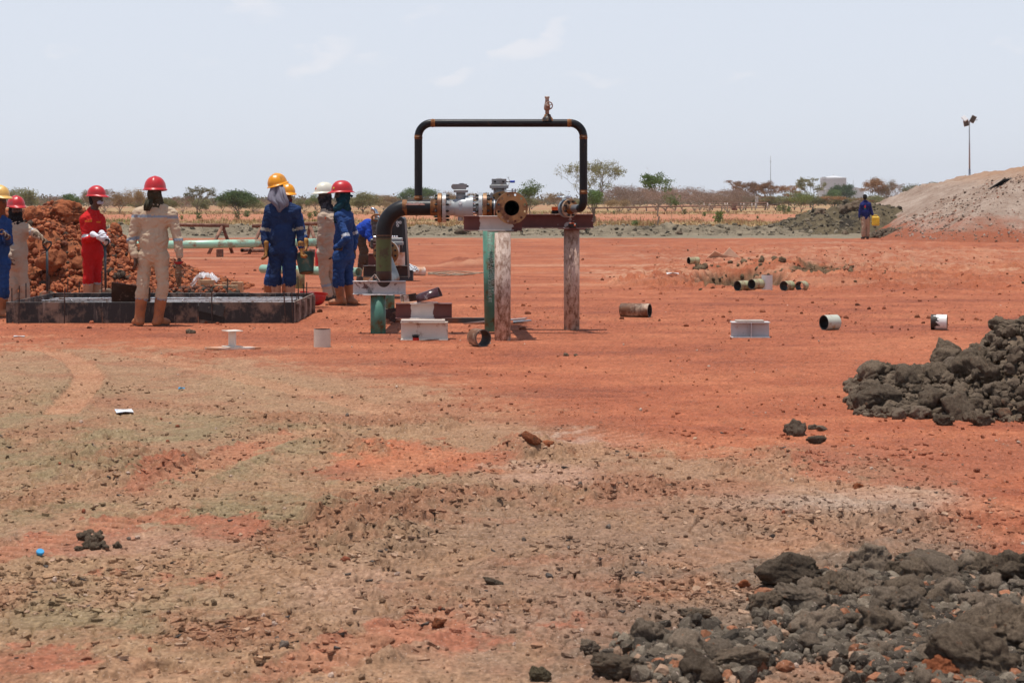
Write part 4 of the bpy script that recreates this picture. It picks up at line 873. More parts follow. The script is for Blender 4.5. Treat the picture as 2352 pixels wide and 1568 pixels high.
def sheet():
    nx, ny = 26, 18; vs = []; c = P(466, 642, 28.1)
    for j in range(ny):
        for i in range(nx):
            u, v = i/(nx-1), j/(ny-1); x = (u-.5)*.42; y = (v-.3)*.4
            z = .05*math.sin(u*3.1)-.35*max(0, .3-u)*1.6-.15*max(0, u-.8)+.03*math.sin(u*19+v*7)*math.cos(v*13)+.02*math.sin(u*41+v*29)
            vs.append(c+V((x, y, z+.02)))
    f = [[j*nx+i, j*nx+i+1, (j+1)*nx+i+1, (j+1)*nx+i] for j in range(ny-1) for i in range(nx-1)]
    t = NT('clear_plastic_sheet'); t.b.inputs['Alpha'].default_value = .55; mt = t.done((.75,.74,.76,1), .15, 0, .6)
    o = link('plastic_sheet', mesh_np('s', [p-c for p in vs], f, mt, True), None, c); return tag(o, 'crumpled clear plastic sheet draped over the leftmost crate', 'plastic sheet')
sheet()
q = P(564, 668, 27.2); m = MB(); r = .105
m.lathe((q.x, 27.2, 0), (0,0,1), [(0, .16), (.02,.165), (.05,.155), (.075,.13), (.1,.125), (.115,.10), (.14,.095), (.15,.05), (.16,.001)], 32); tag(m.build('metal_pan', CHR, None, (q.x, 27.2, 0)), 'shiny stacked metal pans upside down beside the crates', 'pan')
# ---------------------------------------------------------------- green pipes and rusty trestles
def longpipe(name, p0, p1, r, mat, label, cat='pipe', open_=True, parent=None):
    m = MB(); m.tube([p0, p1], r, 28, r2=r-.008); return tag(m.build(name, [mat], None, p0.lerp(p1, .5)), label, cat)
Yg0, Yg1 = 46.5, 47.5
a = P(250, 564.5, 49.0); b = P(740, 556.5, 50.5)
longpipe('green_pipe', a, b, 9.4/F*50, GRN2, 'long light green pipe lying on supports behind the workers')
for i, px in enumerate((330, 505, 640, 716)):
    q = P(px, 570, 49.8); m = MB(); m.box((q.x, q.y, (q.z-.08)/2+.02), (.16, .25, max(.1, q.z-.02)), None, 0, .01); tag(m.build('pipe_support', RUSTP, None, (q.x, q.y, 0)), ['rusty block under the far green pipe, leftmost', 'rusty block under the far green pipe between the beige and blue workers', 'rusty block under the far green pipe behind the blue worker', 'rusty block under the far green pipe at its right end'][i], 'block')
a = P(603, 617.5, 33.2); b = P(824, 625, 30.9); r = 10.2/F*32
longpipe('green_pipe', a, b, r, GRN2, 'shorter green pipe with open ends on a post behind the blue workers')
m = MB(); bz = P(693, 614, 32.2); m.tube([(bz.x, 31.9, -.05), (bz.x, 31.9, bz.z-.02)], 11.5/F*31.9, 28); tag(m.build('pipe_post', M('yellow_green_post', (.20,.26,.11), .5, 0, .15, 4, (.2,.12,.06), .3, 5), None, (bz.x, 31.9, 0)), 'yellow green pipe post holding the shorter green pipe by the red helmet', 'post')
m = MB(); q = P(845, 622, 31.2); m.box((q.x, 31.2, q.z/2+.02), (.14, .3, q.z+.1), None, 0, .01); tag(m.build('wood_block', WOOD, None, (q.x, 31.2, 0)), 'pale wood block under the end of the shorter green pipe', 'block')
def trestle(px0, px1, pyL, pyR, Y, legs, label, name='pipe_trestle', r=.055):
    a, b = P(px0, pyL, Y), P(px1, pyR, Y); root = thing(name, (a.x/2+b.x/2, Y, 0), label, 'trestle')
    m = MB(); m.tube([a, b], r, 16); m.build('rail', RUSTP, root)
    for px, lean in legs:
        q = P(px, (pyL+pyR)/2, Y); q.z -= r*.5; m = MB(); m.tube([q, (q.x+lean*.55, Y-.45, 0)], r*.9, 12); m.build('leg', RUSTP, root)
        m = MB(); m.tube([q+V((0,.01,0)), (q.x-lean*.35, Y+.5, 0)], r*.9, 12); m.build('leg', RUSTP, root)
trestle(330, 526, 515, 518, 53, ((511, -.6), (345, .5)), 'rusty pipe trestle behind the green pipe, left of two')
trestle(579, 760, 519, 512, 53, ((603, -.6), (712, .6)), 'rusty pipe trestle behind the green pipe, right of two')
for i, (px0, px1, py) in enumerate(((556, 574, 575), (575, 620, 576), (640, 668, 577))):
    a, b = P(px0, py, 52), P(px1, py-1, 53.5); longpipe('rust_pipe', a, b, .055, RUSTP, ['dark open end of a rusty pipe lying under the far green pipe', 'rusty pipe piece lying under the far green pipe, middle', 'rusty pipe piece lying under the far green pipe, right'][i])
# red extinguisher like cylinder behind the beige worker
q = G(731, 612); root = thing('fire_extinguisher', q, 'narrow red cylinder standing behind the beige worker and the bucket', 'cylinder')
m = MB(); m.lathe(q, (0,0,1), [(0,.06), (.02,.075), (.34,.075), (.40,.05), (.43,.02), (.43,.001)], 20); m.build('tank', M('signal_red_paint', (.55,.02,.02), .35), root)
m = MB(); m.tube([q+V((0,0,.42)), q+V((0,0,.48)), q+V((-.06,0,.50))], .015, 8); m.build('nozzle', BLKPL, root)
# ---------------------------------------------------------------- engine driven welder behind the elbow
YW = 28.4; wx = X(905, YW)
wel = thing('welding_machine', (X(890,YW), YW, 0), 'black engine driven welding machine with gauges behind the big elbow', 'machine')
a, b = P(872, 640, YW), P(929, 500, YW)
m = MB(); m.prism([P(872,640,YW), P(936,640,YW), P(927,503,YW), P(923,499,YW), P(880,499,YW)][::-1], (0,.75,0)); m.build('housing', M('black_machine_panel', (.012,.013,.015), .45, 0, .3, 10, (.08,.07,.07), .12, 12), wel)
m = MB(); m.prism([P(925,640,YW-.03), P(938,640,YW-.03), P(929,503,YW-.03), P(922,501,YW-.03)][::-1], (0,.05,0)); m.build('side_frame', M('black_frame', (.02,.024,.028), .4), wel)
for (px, py) in ((913, 511), (919.5, 511), (913.5, 518)):
    m = MB(); q = P(px, py, YW); m.lathe(q, (0,-1,0), [(-.01,.022), (.012,.022), (.012,.017)], 20); m.build('gauge_rim', CHR, wel); m = MB(); m.lathe(q, (0,-1,0), [(.010,.017), (.010,.001)], 20); m.build('gauge_face', M('gauge_grey', (.25,.25,.26), .3), wel)
m = MB(); m.box(P(918, 562, YW-.02), (.085,.04,.11), None, 0, .008); m.build('white_box', M('off_white_plastic', (.62,.60,.56), .5), wel)
m = MB(); q = P(862, 505, YW+.1); m.tube([P(868, 520, YW+.1), P(865,493,YW+.1), P(862,484,YW+.1), P(857,480,YW+.1), P(852,479.5,YW+.1)], [.045,.035,.03,.027,.025], 14, r2=.02); m.build('exhaust_stack', M('chrome_exhaust', (.65,.66,.68), .2, 1), wel)
m = MB()
for (px, py, w, h, d) in ((862,510,.14,.10,.3),(866,520,.16,.12,.3),(858,560,.10,.16,.2),(868,540,.16,.25,.3)): m.box(P(px,py,YW+.15), (w,d,h), RZ(.1), 0, .015)
m.build('engine_block', M('engine_grey', (.09,.085,.08), .5, .2, .6, 25, (.3,.3,.3), .2, 20), wel)
m = MB(); q = P(866, 500, YW); m.tube([q+V((.05*math.cos(t)*1.6, 0, .05*math.sin(t))) for t in [i*.4 for i in range(16)]], .014, 8); m.build('hose', RUSTB, wel)
m = MB(); q = P(862, 545, YW-.02); m.tube([q+V((0,-.02,.0)), q+V((.05,-.02,-.05)), q+V((.02,-.02,-.12))], .012, 8); m.box(q+V((.0,-.03,-.02)), (.06,.05,.08), None, 0, .01); m.build('engine_fittings', STEELR, wel)
# bag, box and wire rope right of the dark beam
q = P(930, 628, 34.8); m = MB(); m.box((q.x, 34.9, .10), (.30, .3, .20), None, 0, .01); tag(m.build('tool_box', M('dark_slate_box', (.025,.028,.035), .5), None, (q.x, 34.9, 0)), 'dark box on the ground right of the dark brown beam', 'box')
def cloth_heap():
    nx = ny = 22; c = P(938, 612, 34.9); c.z = .20; vs = []
    for j in range(ny):
        for i in range(nx):
            u, v = i/(nx-1)*2-1, j/(ny-1)*2-1; r_ = min(1, math.hypot(u, v)); vs.append(V((u*.20, v*.16, .11*(1-r_**2)**.8+.02*math.sin(u*11+v*5)*math.cos(v*9))))
    f = [[j*nx+i, j*nx+i+1, (j+1)*nx+i+1, (j+1)*nx+i] for j in range(ny-1) for i in range(nx-1)]
    t = NT('checked_cloth'); s1 = t.math('SINE', t.math('MULTIPLY', t.sep(0), 150.)); s2 = t.math('SINE', t.math('MULTIPLY', t.sep(1), 150.))
    col = t.mix(t.rng(t.math('MULTIPLY', s1, s2), -.1, .1), (.04,.04,.05,1), (.72,.72,.74,1)); mt = t.done(col, .8)
    return tag(link('checked_cloth', mesh_np('c', vs, f, mt, True), None, c), 'black and white checked cloth heaped on the dark box', 'cloth')
cloth_heap()
m = MB(); rs = random.Random(5); pts = []
for loop in range(6):
    ph = rs.random()*6
    for i in range(30):
        t_ = i/29; px = 984+t_*(130)+rs.uniform(-.5,.5); py = 626+3.6*math.sin(t_*PI)*math.sin(ph+t_*PI*(1+loop % 2))+loop*.3
        pts.append(G(px, py, .02)) if loop % 2 == 0 else pts.append(G(984+(1-t_)*(125-loop*8), py+2, .02))
m.tube(pts, .010, 6); tag(m.build('wire_rope', M('tan_wire_rope', (.30,.21,.14), .6, .2, .4, 80), None, G(1045, 628)), 'loosely coiled tan wire rope on the ground beside the cream pipe ring', 'rope')
# ---------------------------------------------------------------- litter
def litter(name, px, py, w, d, h, mat, label, cat='litter', yaw=0):
    q = G(px, py); z = gz(q.x, q.y); m = MB(); R = RZ(yaw)
    pts = [(-w/2,-d/2,h*.4),(0,-d/2,h),(w/2,-d/2,h*.5),(w/2,d/2,h*.8),(.02,d/2,h*.6),(-w/2,d/2,h)]
    m.prism([q+V((0,0,z))+R@V(p_) for p_ in pts], (0,0,.004)); return tag(m.build(name, mat, None, q), label, cat)
litter('paper_packet', 285, 949, .12, .16, .012, M('white_blue_packet', (.75,.77,.80), .5, 0, .03, 5, (.25,.35,.6), .18, 16), 'crumpled white packet with pale blue print lying on the cracked mud', 'packet', .3)
q = G(92, 1280); z = gz(q.x, q.y); m = MB(); m.lathe(q+V((0,0,z+.01)), V((.3,-.5,1)), [(0,.017),(.008,.017),(.011,.015),(.011,.001)], 24); m.lathe(q+V((0,0,z+.01)), V((.3,-.5,1)), [(0,.017),(0,.014),(.008,.014),(.008,.001)], 24); tag(m.build('bottle_cap', M('sky_blue_plastic', (.05,.32,.60), .35), None, q), 'round sky blue plastic cap lying on the near mud at the left', 'bottle cap')
litter('plastic_scrap', 417, 896, .05, .03, .02, M('blue_scrap', (.05,.28,.48), .5), 'tiny blue plastic scrap on the brown ground right of the packet', 'scrap')
litter('paper_scrap', 44, 774, .12, .06, .012, M('white_scrap', (.6,.58,.58), .6), 'small white scrap on the red ground at the far left', 'scrap')
litter('paper_scrap', 1545, 655, .22, .1, .05, M('white_scrap2', (.62,.55,.52), .6), 'pale crumpled scrap on the rim left of the pit', 'scrap')
q = G(1650, 596); m = MB(); m.prism([q+V(p_) for p_ in ((-.35,0,.0),(-.1,-.1,.22),(.12,0,.12),(.3,.1,.3),(.6,.1,.02),(.2,.3,.05))], (0,.02,.01)); tag(m.build('cardboard_scrap', M('torn_cardboard', (.50,.30,.20), .8, 0, .15), None, q), 'torn brown cardboard lying beyond the single green pipe piece', 'cardboard')
def bucket(c, axis, r0, r1, L, label):
    a = V(axis).normalized(); m = MB(); root = thing('bucket', c, label, 'bucket')
    m.lathe(c, a, [(0, .001), (0, r0*.9), (.004, r0), (L*.93, r1), (L*.93, r1+.008), (L, r1+.010), (L, r1-.004), (L*.1, r0-.006), (.01, .001)], 36); m.build('pail', worn('mud_stained_green_bucket', (.30,.14,.07), (.028,.062,.048), .63, 4, .05, 20, None, .6, (.34,.17,.09), .34), root)
    A, B_, _ = frame(a); m = MB(); m.tube([c+a*L*.95+A*(r1*1.03*math.cos(t))+a*(.12*math.sin(t)) for t in [i*PI/14 for i in range(15)]], .004, 6); m.build('handle', STEELR, root); return root
# ---------------------------------------------------------------- bodies: smooth union of tapered limbs -> one surface
def seg_sd(p, a, b, ra, rb, sc=None):
    if sc is not None:
        ax, k = sc; ax = np.array(ax, float); ax /= np.linalg.norm(ax)
        mid = (a+b)/2; p = p+((p-mid)@ax)[:, None]*(1/k-1)*ax[None, :]
        a = a+((a-mid)@ax)*(1/k-1)*ax; b = b+((b-mid)@ax)*(1/k-1)*ax
    ab = b-a; L = ab@ab; t = np.clip(((p-a)@ab)/max(L, 1e-9), 0, 1)
    d = np.linalg.norm(p-a-t[:, None]*ab, axis=1)-(ra+(rb-ra)*t)
    return d*min(1, sc[1]) if sc is not None else d
def blobmesh(prims, vox, k=.02, smooth=1):
    """prims: (a, b, ra, rb[, (axis, scale)[, blend]]) ; returns vertices and quads of the zero surface"""
    A = np.array([q[0] for q in prims]); Bm = np.array([q[1] for q in prims]); R = np.array([max(q[2], q[3]) for q in prims])*1.5
    lo = np.minimum(A, Bm).min(0)-R.max()-.03; hi = np.maximum(A, Bm).max(0)+R.max()+.03
    n = np.ceil((hi-lo)/vox).astype(int)+2; Fd = np.full(n, .2)
    for q in prims:
        a, b = np.array(q[0], float), np.array(q[1], float); ra, rb = q[2], q[3]; sc = q[4] if len(q) > 4 else None; kk = q[5] if len(q) > 5 else k
        m = max(ra, rb)*(max(1, sc[1]) if sc else 1)+kk+.03
        i0 = np.maximum(((np.minimum(a, b)-m-lo)/vox).astype(int), 0); i1 = np.minimum(((np.maximum(a, b)+m-lo)/vox).astype(int)+2, n)
        g = np.stack(np.meshgrid(*[lo[j]+vox*np.arange(i0[j], i1[j]) for j in range(3)], indexing='ij'), -1); sh = g.shape[:3]
        d = seg_sd(g.reshape(-1, 3), a, b, ra, rb, sc).reshape(sh)
        s_ = (slice(i0[0], i1[0]), slice(i0[1], i1[1]), slice(i0[2], i1[2])); o = Fd[s_]
        h = np.clip(.5+.5*(o-d)/kk, 0, 1); Fd[s_] = o*(1-h)+d*h-kk*h*(1-h)
    ins = Fd < 0; c = np.zeros(np.array(n)-1, int)
    for dx in (0, 1):
        for dy in (0, 1):
            for dz in (0, 1): c += ins[dx:n[0]-1+dx, dy:n[1]-1+dy, dz:n[2]-1+dz]
    act = (c > 0) & (c < 8); idx = -np.ones(act.shape, int); cells = np.argwhere(act); idx[act] = np.arange(len(cells))
    acc = np.zeros((len(cells), 3)); cnt = np.zeros(len(cells))
    cor = [(0,0,0),(1,0,0),(0,1,0),(1,1,0),(0,0,1),(1,0,1),(0,1,1),(1,1,1)]
    fv = [Fd[cells[:, 0]+q[0], cells[:, 1]+q[1], cells[:, 2]+q[2]] for q in cor]
    for i, j in ((0,1),(2,3),(4,5),(6,7),(0,2),(1,3),(4,6),(5,7),(0,4),(1,5),(2,6),(3,7)):
        m = (fv[i] < 0) != (fv[j] < 0); t = np.where(m, fv[i]/np.where(m, fv[i]-fv[j], 1), 0)
        p = np.array(cor[i])[None, :]+t[:, None]*(np.array(cor[j])-np.array(cor[i]))[None, :]; acc += p*m[:, None]; cnt += m
    vs = lo+vox*(cells+acc/cnt[:, None]); faces = []
    for ax in range(3):
        o1, o2 = [(1, 2), (2, 0), (0, 1)][ax]
        sl0 = [slice(None)]*3; sl1 = [slice(None)]*3; sl0[ax] = slice(0, -1); sl1[ax] = slice(1, None)
        e0, e1 = ins[tuple(sl0)], ins[tuple(sl1)]; E = np.argwhere(e0 != e1); E = E[(E[:, o1] > 0) & (E[:, o2] > 0) & (E[:, o1] < n[o1]-1) & (E[:, o2] < n[o2]-1)]
        fl = e0[E[:, 0], E[:, 1], E[:, 2]]
        def I(d1, d2): q = E.copy(); q[:, o1] -= d1; q[:, o2] -= d2; return idx[q[:, 0], q[:, 1], q[:, 2]]
        q = np.stack((I(1, 1), I(0, 1), I(0, 0), I(1, 0)), 1); q[~fl] = q[~fl][:, ::-1]; faces.append(q)
    f = np.concatenate(faces)
    for _ in range(smooth):
        a_ = np.zeros_like(vs); c_ = np.zeros(len(vs))
        for i in range(4):
            for j in (1, 3): np.add.at(a_, f[:, i], vs[f[:, (i+j) % 4]]); np.add.at(c_, f[:, i], 1)
        vs = vs*.5+.5*a_/np.maximum(c_, 1)[:, None]
    return vs, f
def normals(v, f):
    nn = np.cross(v[f[:, 2]]-v[f[:, 0]], v[f[:, 3]]-v[f[:, 1]]); o = np.zeros_like(v)
    for i in range(4): np.add.at(o, f[:, i], nn)
    return o/np.maximum(np.linalg.norm(o, axis=1), 1e-9)[:, None]
def clothmesh(prims, vox, seed, amp=.007, k=.03, smooth=1, freq=(15, 15, 17)):
    v, f = blobmesh(prims, vox, k, smooth); nn = normals(v, f); p = v*np.array(freq)
    w = perlin3(v*np.array((5, 5, 4))+seed, seed); q = p+w[:, None]*1.6
    d = -1.5*np.exp(-(perlin3(q*.62, seed+1)/.09)**2)+perlin3(v*6+3, seed+2)*1.3
    q2 = v*np.array((6, 6, 17))+w[:, None]*2.2; d = d-1.2*np.exp(-(perlin3(q2, seed+4)/.10)**2)+perlin3(q2*.8, seed+6)*.9
    return v+nn*(d*amp)[:, None], f
def fabric(name, c, dirt=(.16,.09,.05), amt=.2, var=.10, wear=None):
    if name in MATS: return MATS[name]
    t = NT(name); col = t.mix(t.rng(t.noise(4, 6, .6), .3, .7), tuple(x*(1-var) for x in c)+(1,), tuple(x*(1+var) for x in c)+(1,))
    col = t.mix(t.rng(t.noise(3.2, 8, .65, None, 6), .64-amt*.4, .82-amt*.3, 0, .75), col, rgba(dirt))
    if wear: col = t.mix(t.rng(t.noise(11, 7, .7, (1,1,.5), 2), .58, .72, 0, .5), col, rgba(wear))
    t.bump(t.noise(26, 5, .6, (1, 1, 1.4), 3), .35, .012); t.bump(t.noise(330, 2), .12, .001)
    MATS[name] = t.done(col, .85, 0, .15); return MATS[name]
NAVY = fabric('blue_coverall', (.018,.038,.105), (.018,.022,.035), .36, .2, (.06,.09,.17))
NAVY2 = fabric('bright_blue_coverall', (.022,.057,.175), (.018,.03,.07), .3, .16, (.06,.11,.24))
ROYAL = fabric('royal_blue_shirt', (.014,.05,.32), (.01,.02,.1), .2)
BEIGE = fabric('beige_work_suit', (.50,.385,.27), (.38,.27,.18), .10, .05)
BEIGE2 = fabric('dusty_beige_suit', (.46,.35,.26), (.34,.24,.165), .14, .05)
KHK = fabric('khaki_trousers', (.42,.30,.21), (.25,.16,.1), .25); REDC = fabric('bright_red_coverall', (.52,.018,.018), (.27,.012,.012), .25, .14)
DNAVY = fabric('dark_navy_shirt', (.016,.022,.12), (.01,.012,.05), .2); DTR = fabric('dark_brown_trousers', (.075,.055,.04), (.16,.11,.08), .2)
GSC = fabric('grey_scarf', (.20,.19,.23), (.12,.11,.13), .2); OSC = fabric('olive_scarf', (.05,.045,.028), (.09,.08,.05), .3); TSC = fabric('dark_teal_scarf', (.008,.04,.055), (.005,.02,.03), .2)
BSC = fabric('black_balaclava', (.012,.012,.014), (.02,.02,.02), .2); OSC2 = fabric('rust_brown_scarf', (.20,.065,.03), (.12,.04,.02), .2); PSC = fabric('patterned_black_mask', (.015,.015,.02), (.35,.35,.40), .42)
SKIN = M('dark_brown_skin', (.085,.043,.027), .5, 0, .15, 20, spec=.4); SKIN2 = M('very_dark_skin', (.045,.025,.018), .45, 0, .15, 20)
HAIR = M('short_black_hair', (.008,.007,.006), .9, 0, .3, 60, bump=.5, bscale=200)
LEA = M('tan_leather_boot', (.36,.135,.055), .6, 0, .16, 6, (.24,.10,.05), .25, 8, .15, 60); LEAD = M('dusty_pale_boot', (.50,.28,.17), .7, 0, .12, 6, (.30,.12,.06), .3, 7)
SOLE = M('boot_sole', (.10,.06,.04), .8); SHOE = M('dark_shoe', (.05,.035,.028), .6, 0, .3, 15, (.2,.12,.08), .3, 8)
REFL = M('reflective_stripe', (.42,.43,.46), .35, .2, .08, 20); REFB = M('blue_grey_stripe', (.25,.29,.34), .4, .1, .1, 20)
GLV = M('ochre_leather_glove', (.42,.20,.045), .7, 0, .2, 14, (.14,.08,.04), .25, 12); GLW = M('white_cotton_glove', (.72,.72,.76), .8, 0, .06, 20); GLB = M('brown_dirty_glove', (.20,.12,.07), .8, 0, .25, 12, (.08,.05,.03), .3, 9)
def helmat(n, c): return M(n, c, .36, 0, .08, 6, tuple(x*.55+.04 for x in c), .22, 5, 0, 60, .45)
HRED = helmat('red_hard_hat', (.50,.022,.025)); HYEL = helmat('yellow_orange_hard_hat', (.78,.30,.005)); HWHI = helmat('cream_white_hard_hat', (.68,.65,.54)); HPAL = helmat('pale_yellow_hard_hat', (.74,.44,.12))
def helmet(root, c, fwd, up, mat, r=.135, name='hard_hat', ridge=True):
    """c = centre of the rim circle; fwd = where the peak points"""
    up = V(up).normalized(); fwd = (V(fwd)-up*V(fwd).dot(up)).normalized(); rt = fwd.cross(up); m = MB(); n = 44; vs = []; f = []
    rings = []
    H = r*1.08
    for i in range(12):
        t_ = i/11*PI/2; rr = r*math.cos(t_)**.82 if i < 11 else 0.004; z = H*math.sin(t_)
        rings.append((rr, z, i))
    def pt(th, rr, z, brim=0):
        x = math.cos(th); y = math.sin(th)                    # x forward
        ell = 1.14 if True else 1; q = fwd*(x*rr*ell)+rt*(y*rr*.95)+up*z
        return V(c)+q
    prof = []
    for j in range(n):
        th = 2*PI*j/n; fr = max(0, math.cos(th))**3; back = max(0, -math.cos(th))**2; b = .014+.040*fr+.010*back; dz = -.010-.016*fr
        col_ = [pt(th, r*.93, -.004), pt(th, r+b, dz-.004), pt(th, r+b, dz+.002), pt(th, r+.006, .004)]
        for rr, z, i in rings:
            a_ = rr; zz = z
            if ridge:
                side = abs(math.sin(th)*rr)/r; zz += .007*math.exp(-(side/.16)**2)*min(1, z/H*1.6); 
                if abs(side-.42) < .07 and .12*H < z < .9*H: a_ *= 1.012
            col_.append(pt(th, a_, zz+.004))
        vs += col_
    k = len(col_)
    for j in range(n):
        for i in range(k-1): a_, b_ = j*k+i, ((j+1) % n)*k+i; f.append([a_, b_, b_+1, a_+1])
    cc = V(c); q = f[n//2*(k-1)+6]; nn = (V(vs[q[1]])-V(vs[q[0]])).cross(V(vs[q[2]])-V(vs[q[0]]))
    if nn.dot(V(vs[q[0]])-cc) < 0: f = [x[::-1] for x in f]
    m.add(vs, f, 0, True); m.add([pt(2*PI*j/n, r*.93, -.004) for j in range(n)], [list(range(n))], 1)
    return m.build(name, [mat, BLKPL], root)
def hand_prims(w, d, side, palm, s=1., curl=.5, spread=.25, r=.0085):
    """w wrist, d direction of the hand, side = towards the thumb, palm = normal out of the palm"""
    w, d, side, palm = [np.array(q, float) for q in (w, d, side, palm)]; d /= np.linalg.norm(d); side = side-d*(side@d); side /= np.linalg.norm(side); palm = np.cross(d, side)*np.sign(np.cross(d, side)@palm)
    o = []; L = .095*s
    o.append((w, w+d*L*.9, .024*s, .030*s, (palm, .62), .012))
    o.append((w+side*.012*s, w+d*L*.85+side*.020*s, .018*s, .022*s, (palm, .62), .012)); o.append((w-side*.012*s, w+d*L*.8-side*.022*s, .018*s, .020*s, (palm, .62), .012))
    for i, (off, ln) in enumerate(((.030, .074), (.010, .082), (-.011, .076), (-.031, .060))):
        b = w+d*L*.88+side*off*s; di = d+side*spread*(off/.03)*.35; c1 = curl*(1+.12*i)
        p1 = b+(di*math.cos(c1)+palm*math.sin(c1))*ln*.45*s; p2 = p1+(di*math.cos(c1*2)+palm*math.sin(c1*2))*ln*.32*s; p3 = p2+(di*math.cos(c1*2.8)+palm*math.sin(c1*2.8))*ln*.25*s
        o += [(b, p1, r*1.12*s, r*1.02*s, None, .005), (p1, p2, r*1.02*s, r*.95*s, None, .004), (p2, p3, r*.95*s, r*.8*s, None, .004)]
    b = w+d*L*.30+side*.026*s; t1 = b+(side*.75+d*.6+palm*.35*curl*2)*.042*s; t2 = t1+(side*.35+d*.85+palm*.5*curl*2)*.030*s
    o += [(b, t1, r*1.5*s, r*1.2*s, None, .008), (t1, t2, r*1.15*s, r*.95*s, None, .004)]
    return o
def v2(p): return np.array([p.x, p.y, p.z]) if isinstance(p, V) else np.array(p, float)
def addpart(root, name, vf, mats, bands=None, zcut=None, loc=None):
    v, f = vf; fm = None; o = np.array(root.location)
    if bands:
        c = v[f].mean(1); fm = np.zeros(len(f), int)
        for (a, b, t0, t1, R_, mi) in bands:
            a, b = v2(a), v2(b); ab = b-a; t_ = ((c-a)@ab)/(ab@ab); dd = np.linalg.norm(c-a-t_[:, None]*ab, axis=1); fm[(t_ > t0) & (t_ < t1) & (dd < R_)] = mi
    me = mesh_np(name, v-o, f, mats, True, fm); return link(name, me, root)
def head_prims(c, fwd, up, s=1.):
    """c = centre of the head"""
    fwd, up = [v2(q)/np.linalg.norm(v2(q)) for q in (fwd, up)]; rt = np.cross(fwd, up); c = v2(c); o = []
    o.append((c-fwd*.018*s+up*.03*s, c+fwd*.02*s+up*.03*s, .088*s, .082*s, (rt, .86), .02))
    o.append((c+fwd*.028*s-up*.035*s, c+fwd*.03*s-up*.055*s, .062*s, .048*s, (rt, .88), .03))
    o.append((c+fwd*.05*s-up*.085*s, c+fwd*.055*s-up*.088*s, .026*s, .024*s, (rt, 1.25), .02))                    # chin
    o.append((c+fwd*.094*s+up*.0*s, c+fwd*.108*s-up*.030*s, .010*s, .014*s, None, .012))                          # nose
    o.append((c+fwd*.088*s-up*.055*s-rt*.018*s, c+fwd*.088*s-up*.055*s+rt*.018*s, .010*s, .010*s, None, .008))    # lips
    o.append((c+fwd*.082*s+up*.022*s-rt*.035*s, c+fwd*.082*s+up*.022*s+rt*.035*s, .012*s, .012*s, None, .012))    # brow
    for q in (-1, 1):
        o.append((c+rt*q*.076*s-fwd*.006*s+up*.015*s, c+rt*q*.079*s-fwd*.004*s-up*.028*s, .014*s, .010*s, (rt, .5), .006))   # ears
        o.append((c+rt*q*.04*s+fwd*.062*s-up*.02*s, c+rt*q*.042*s+fwd*.058*s-up*.022*s, .026*s, .026*s, None, .015))         # cheeks
    return o
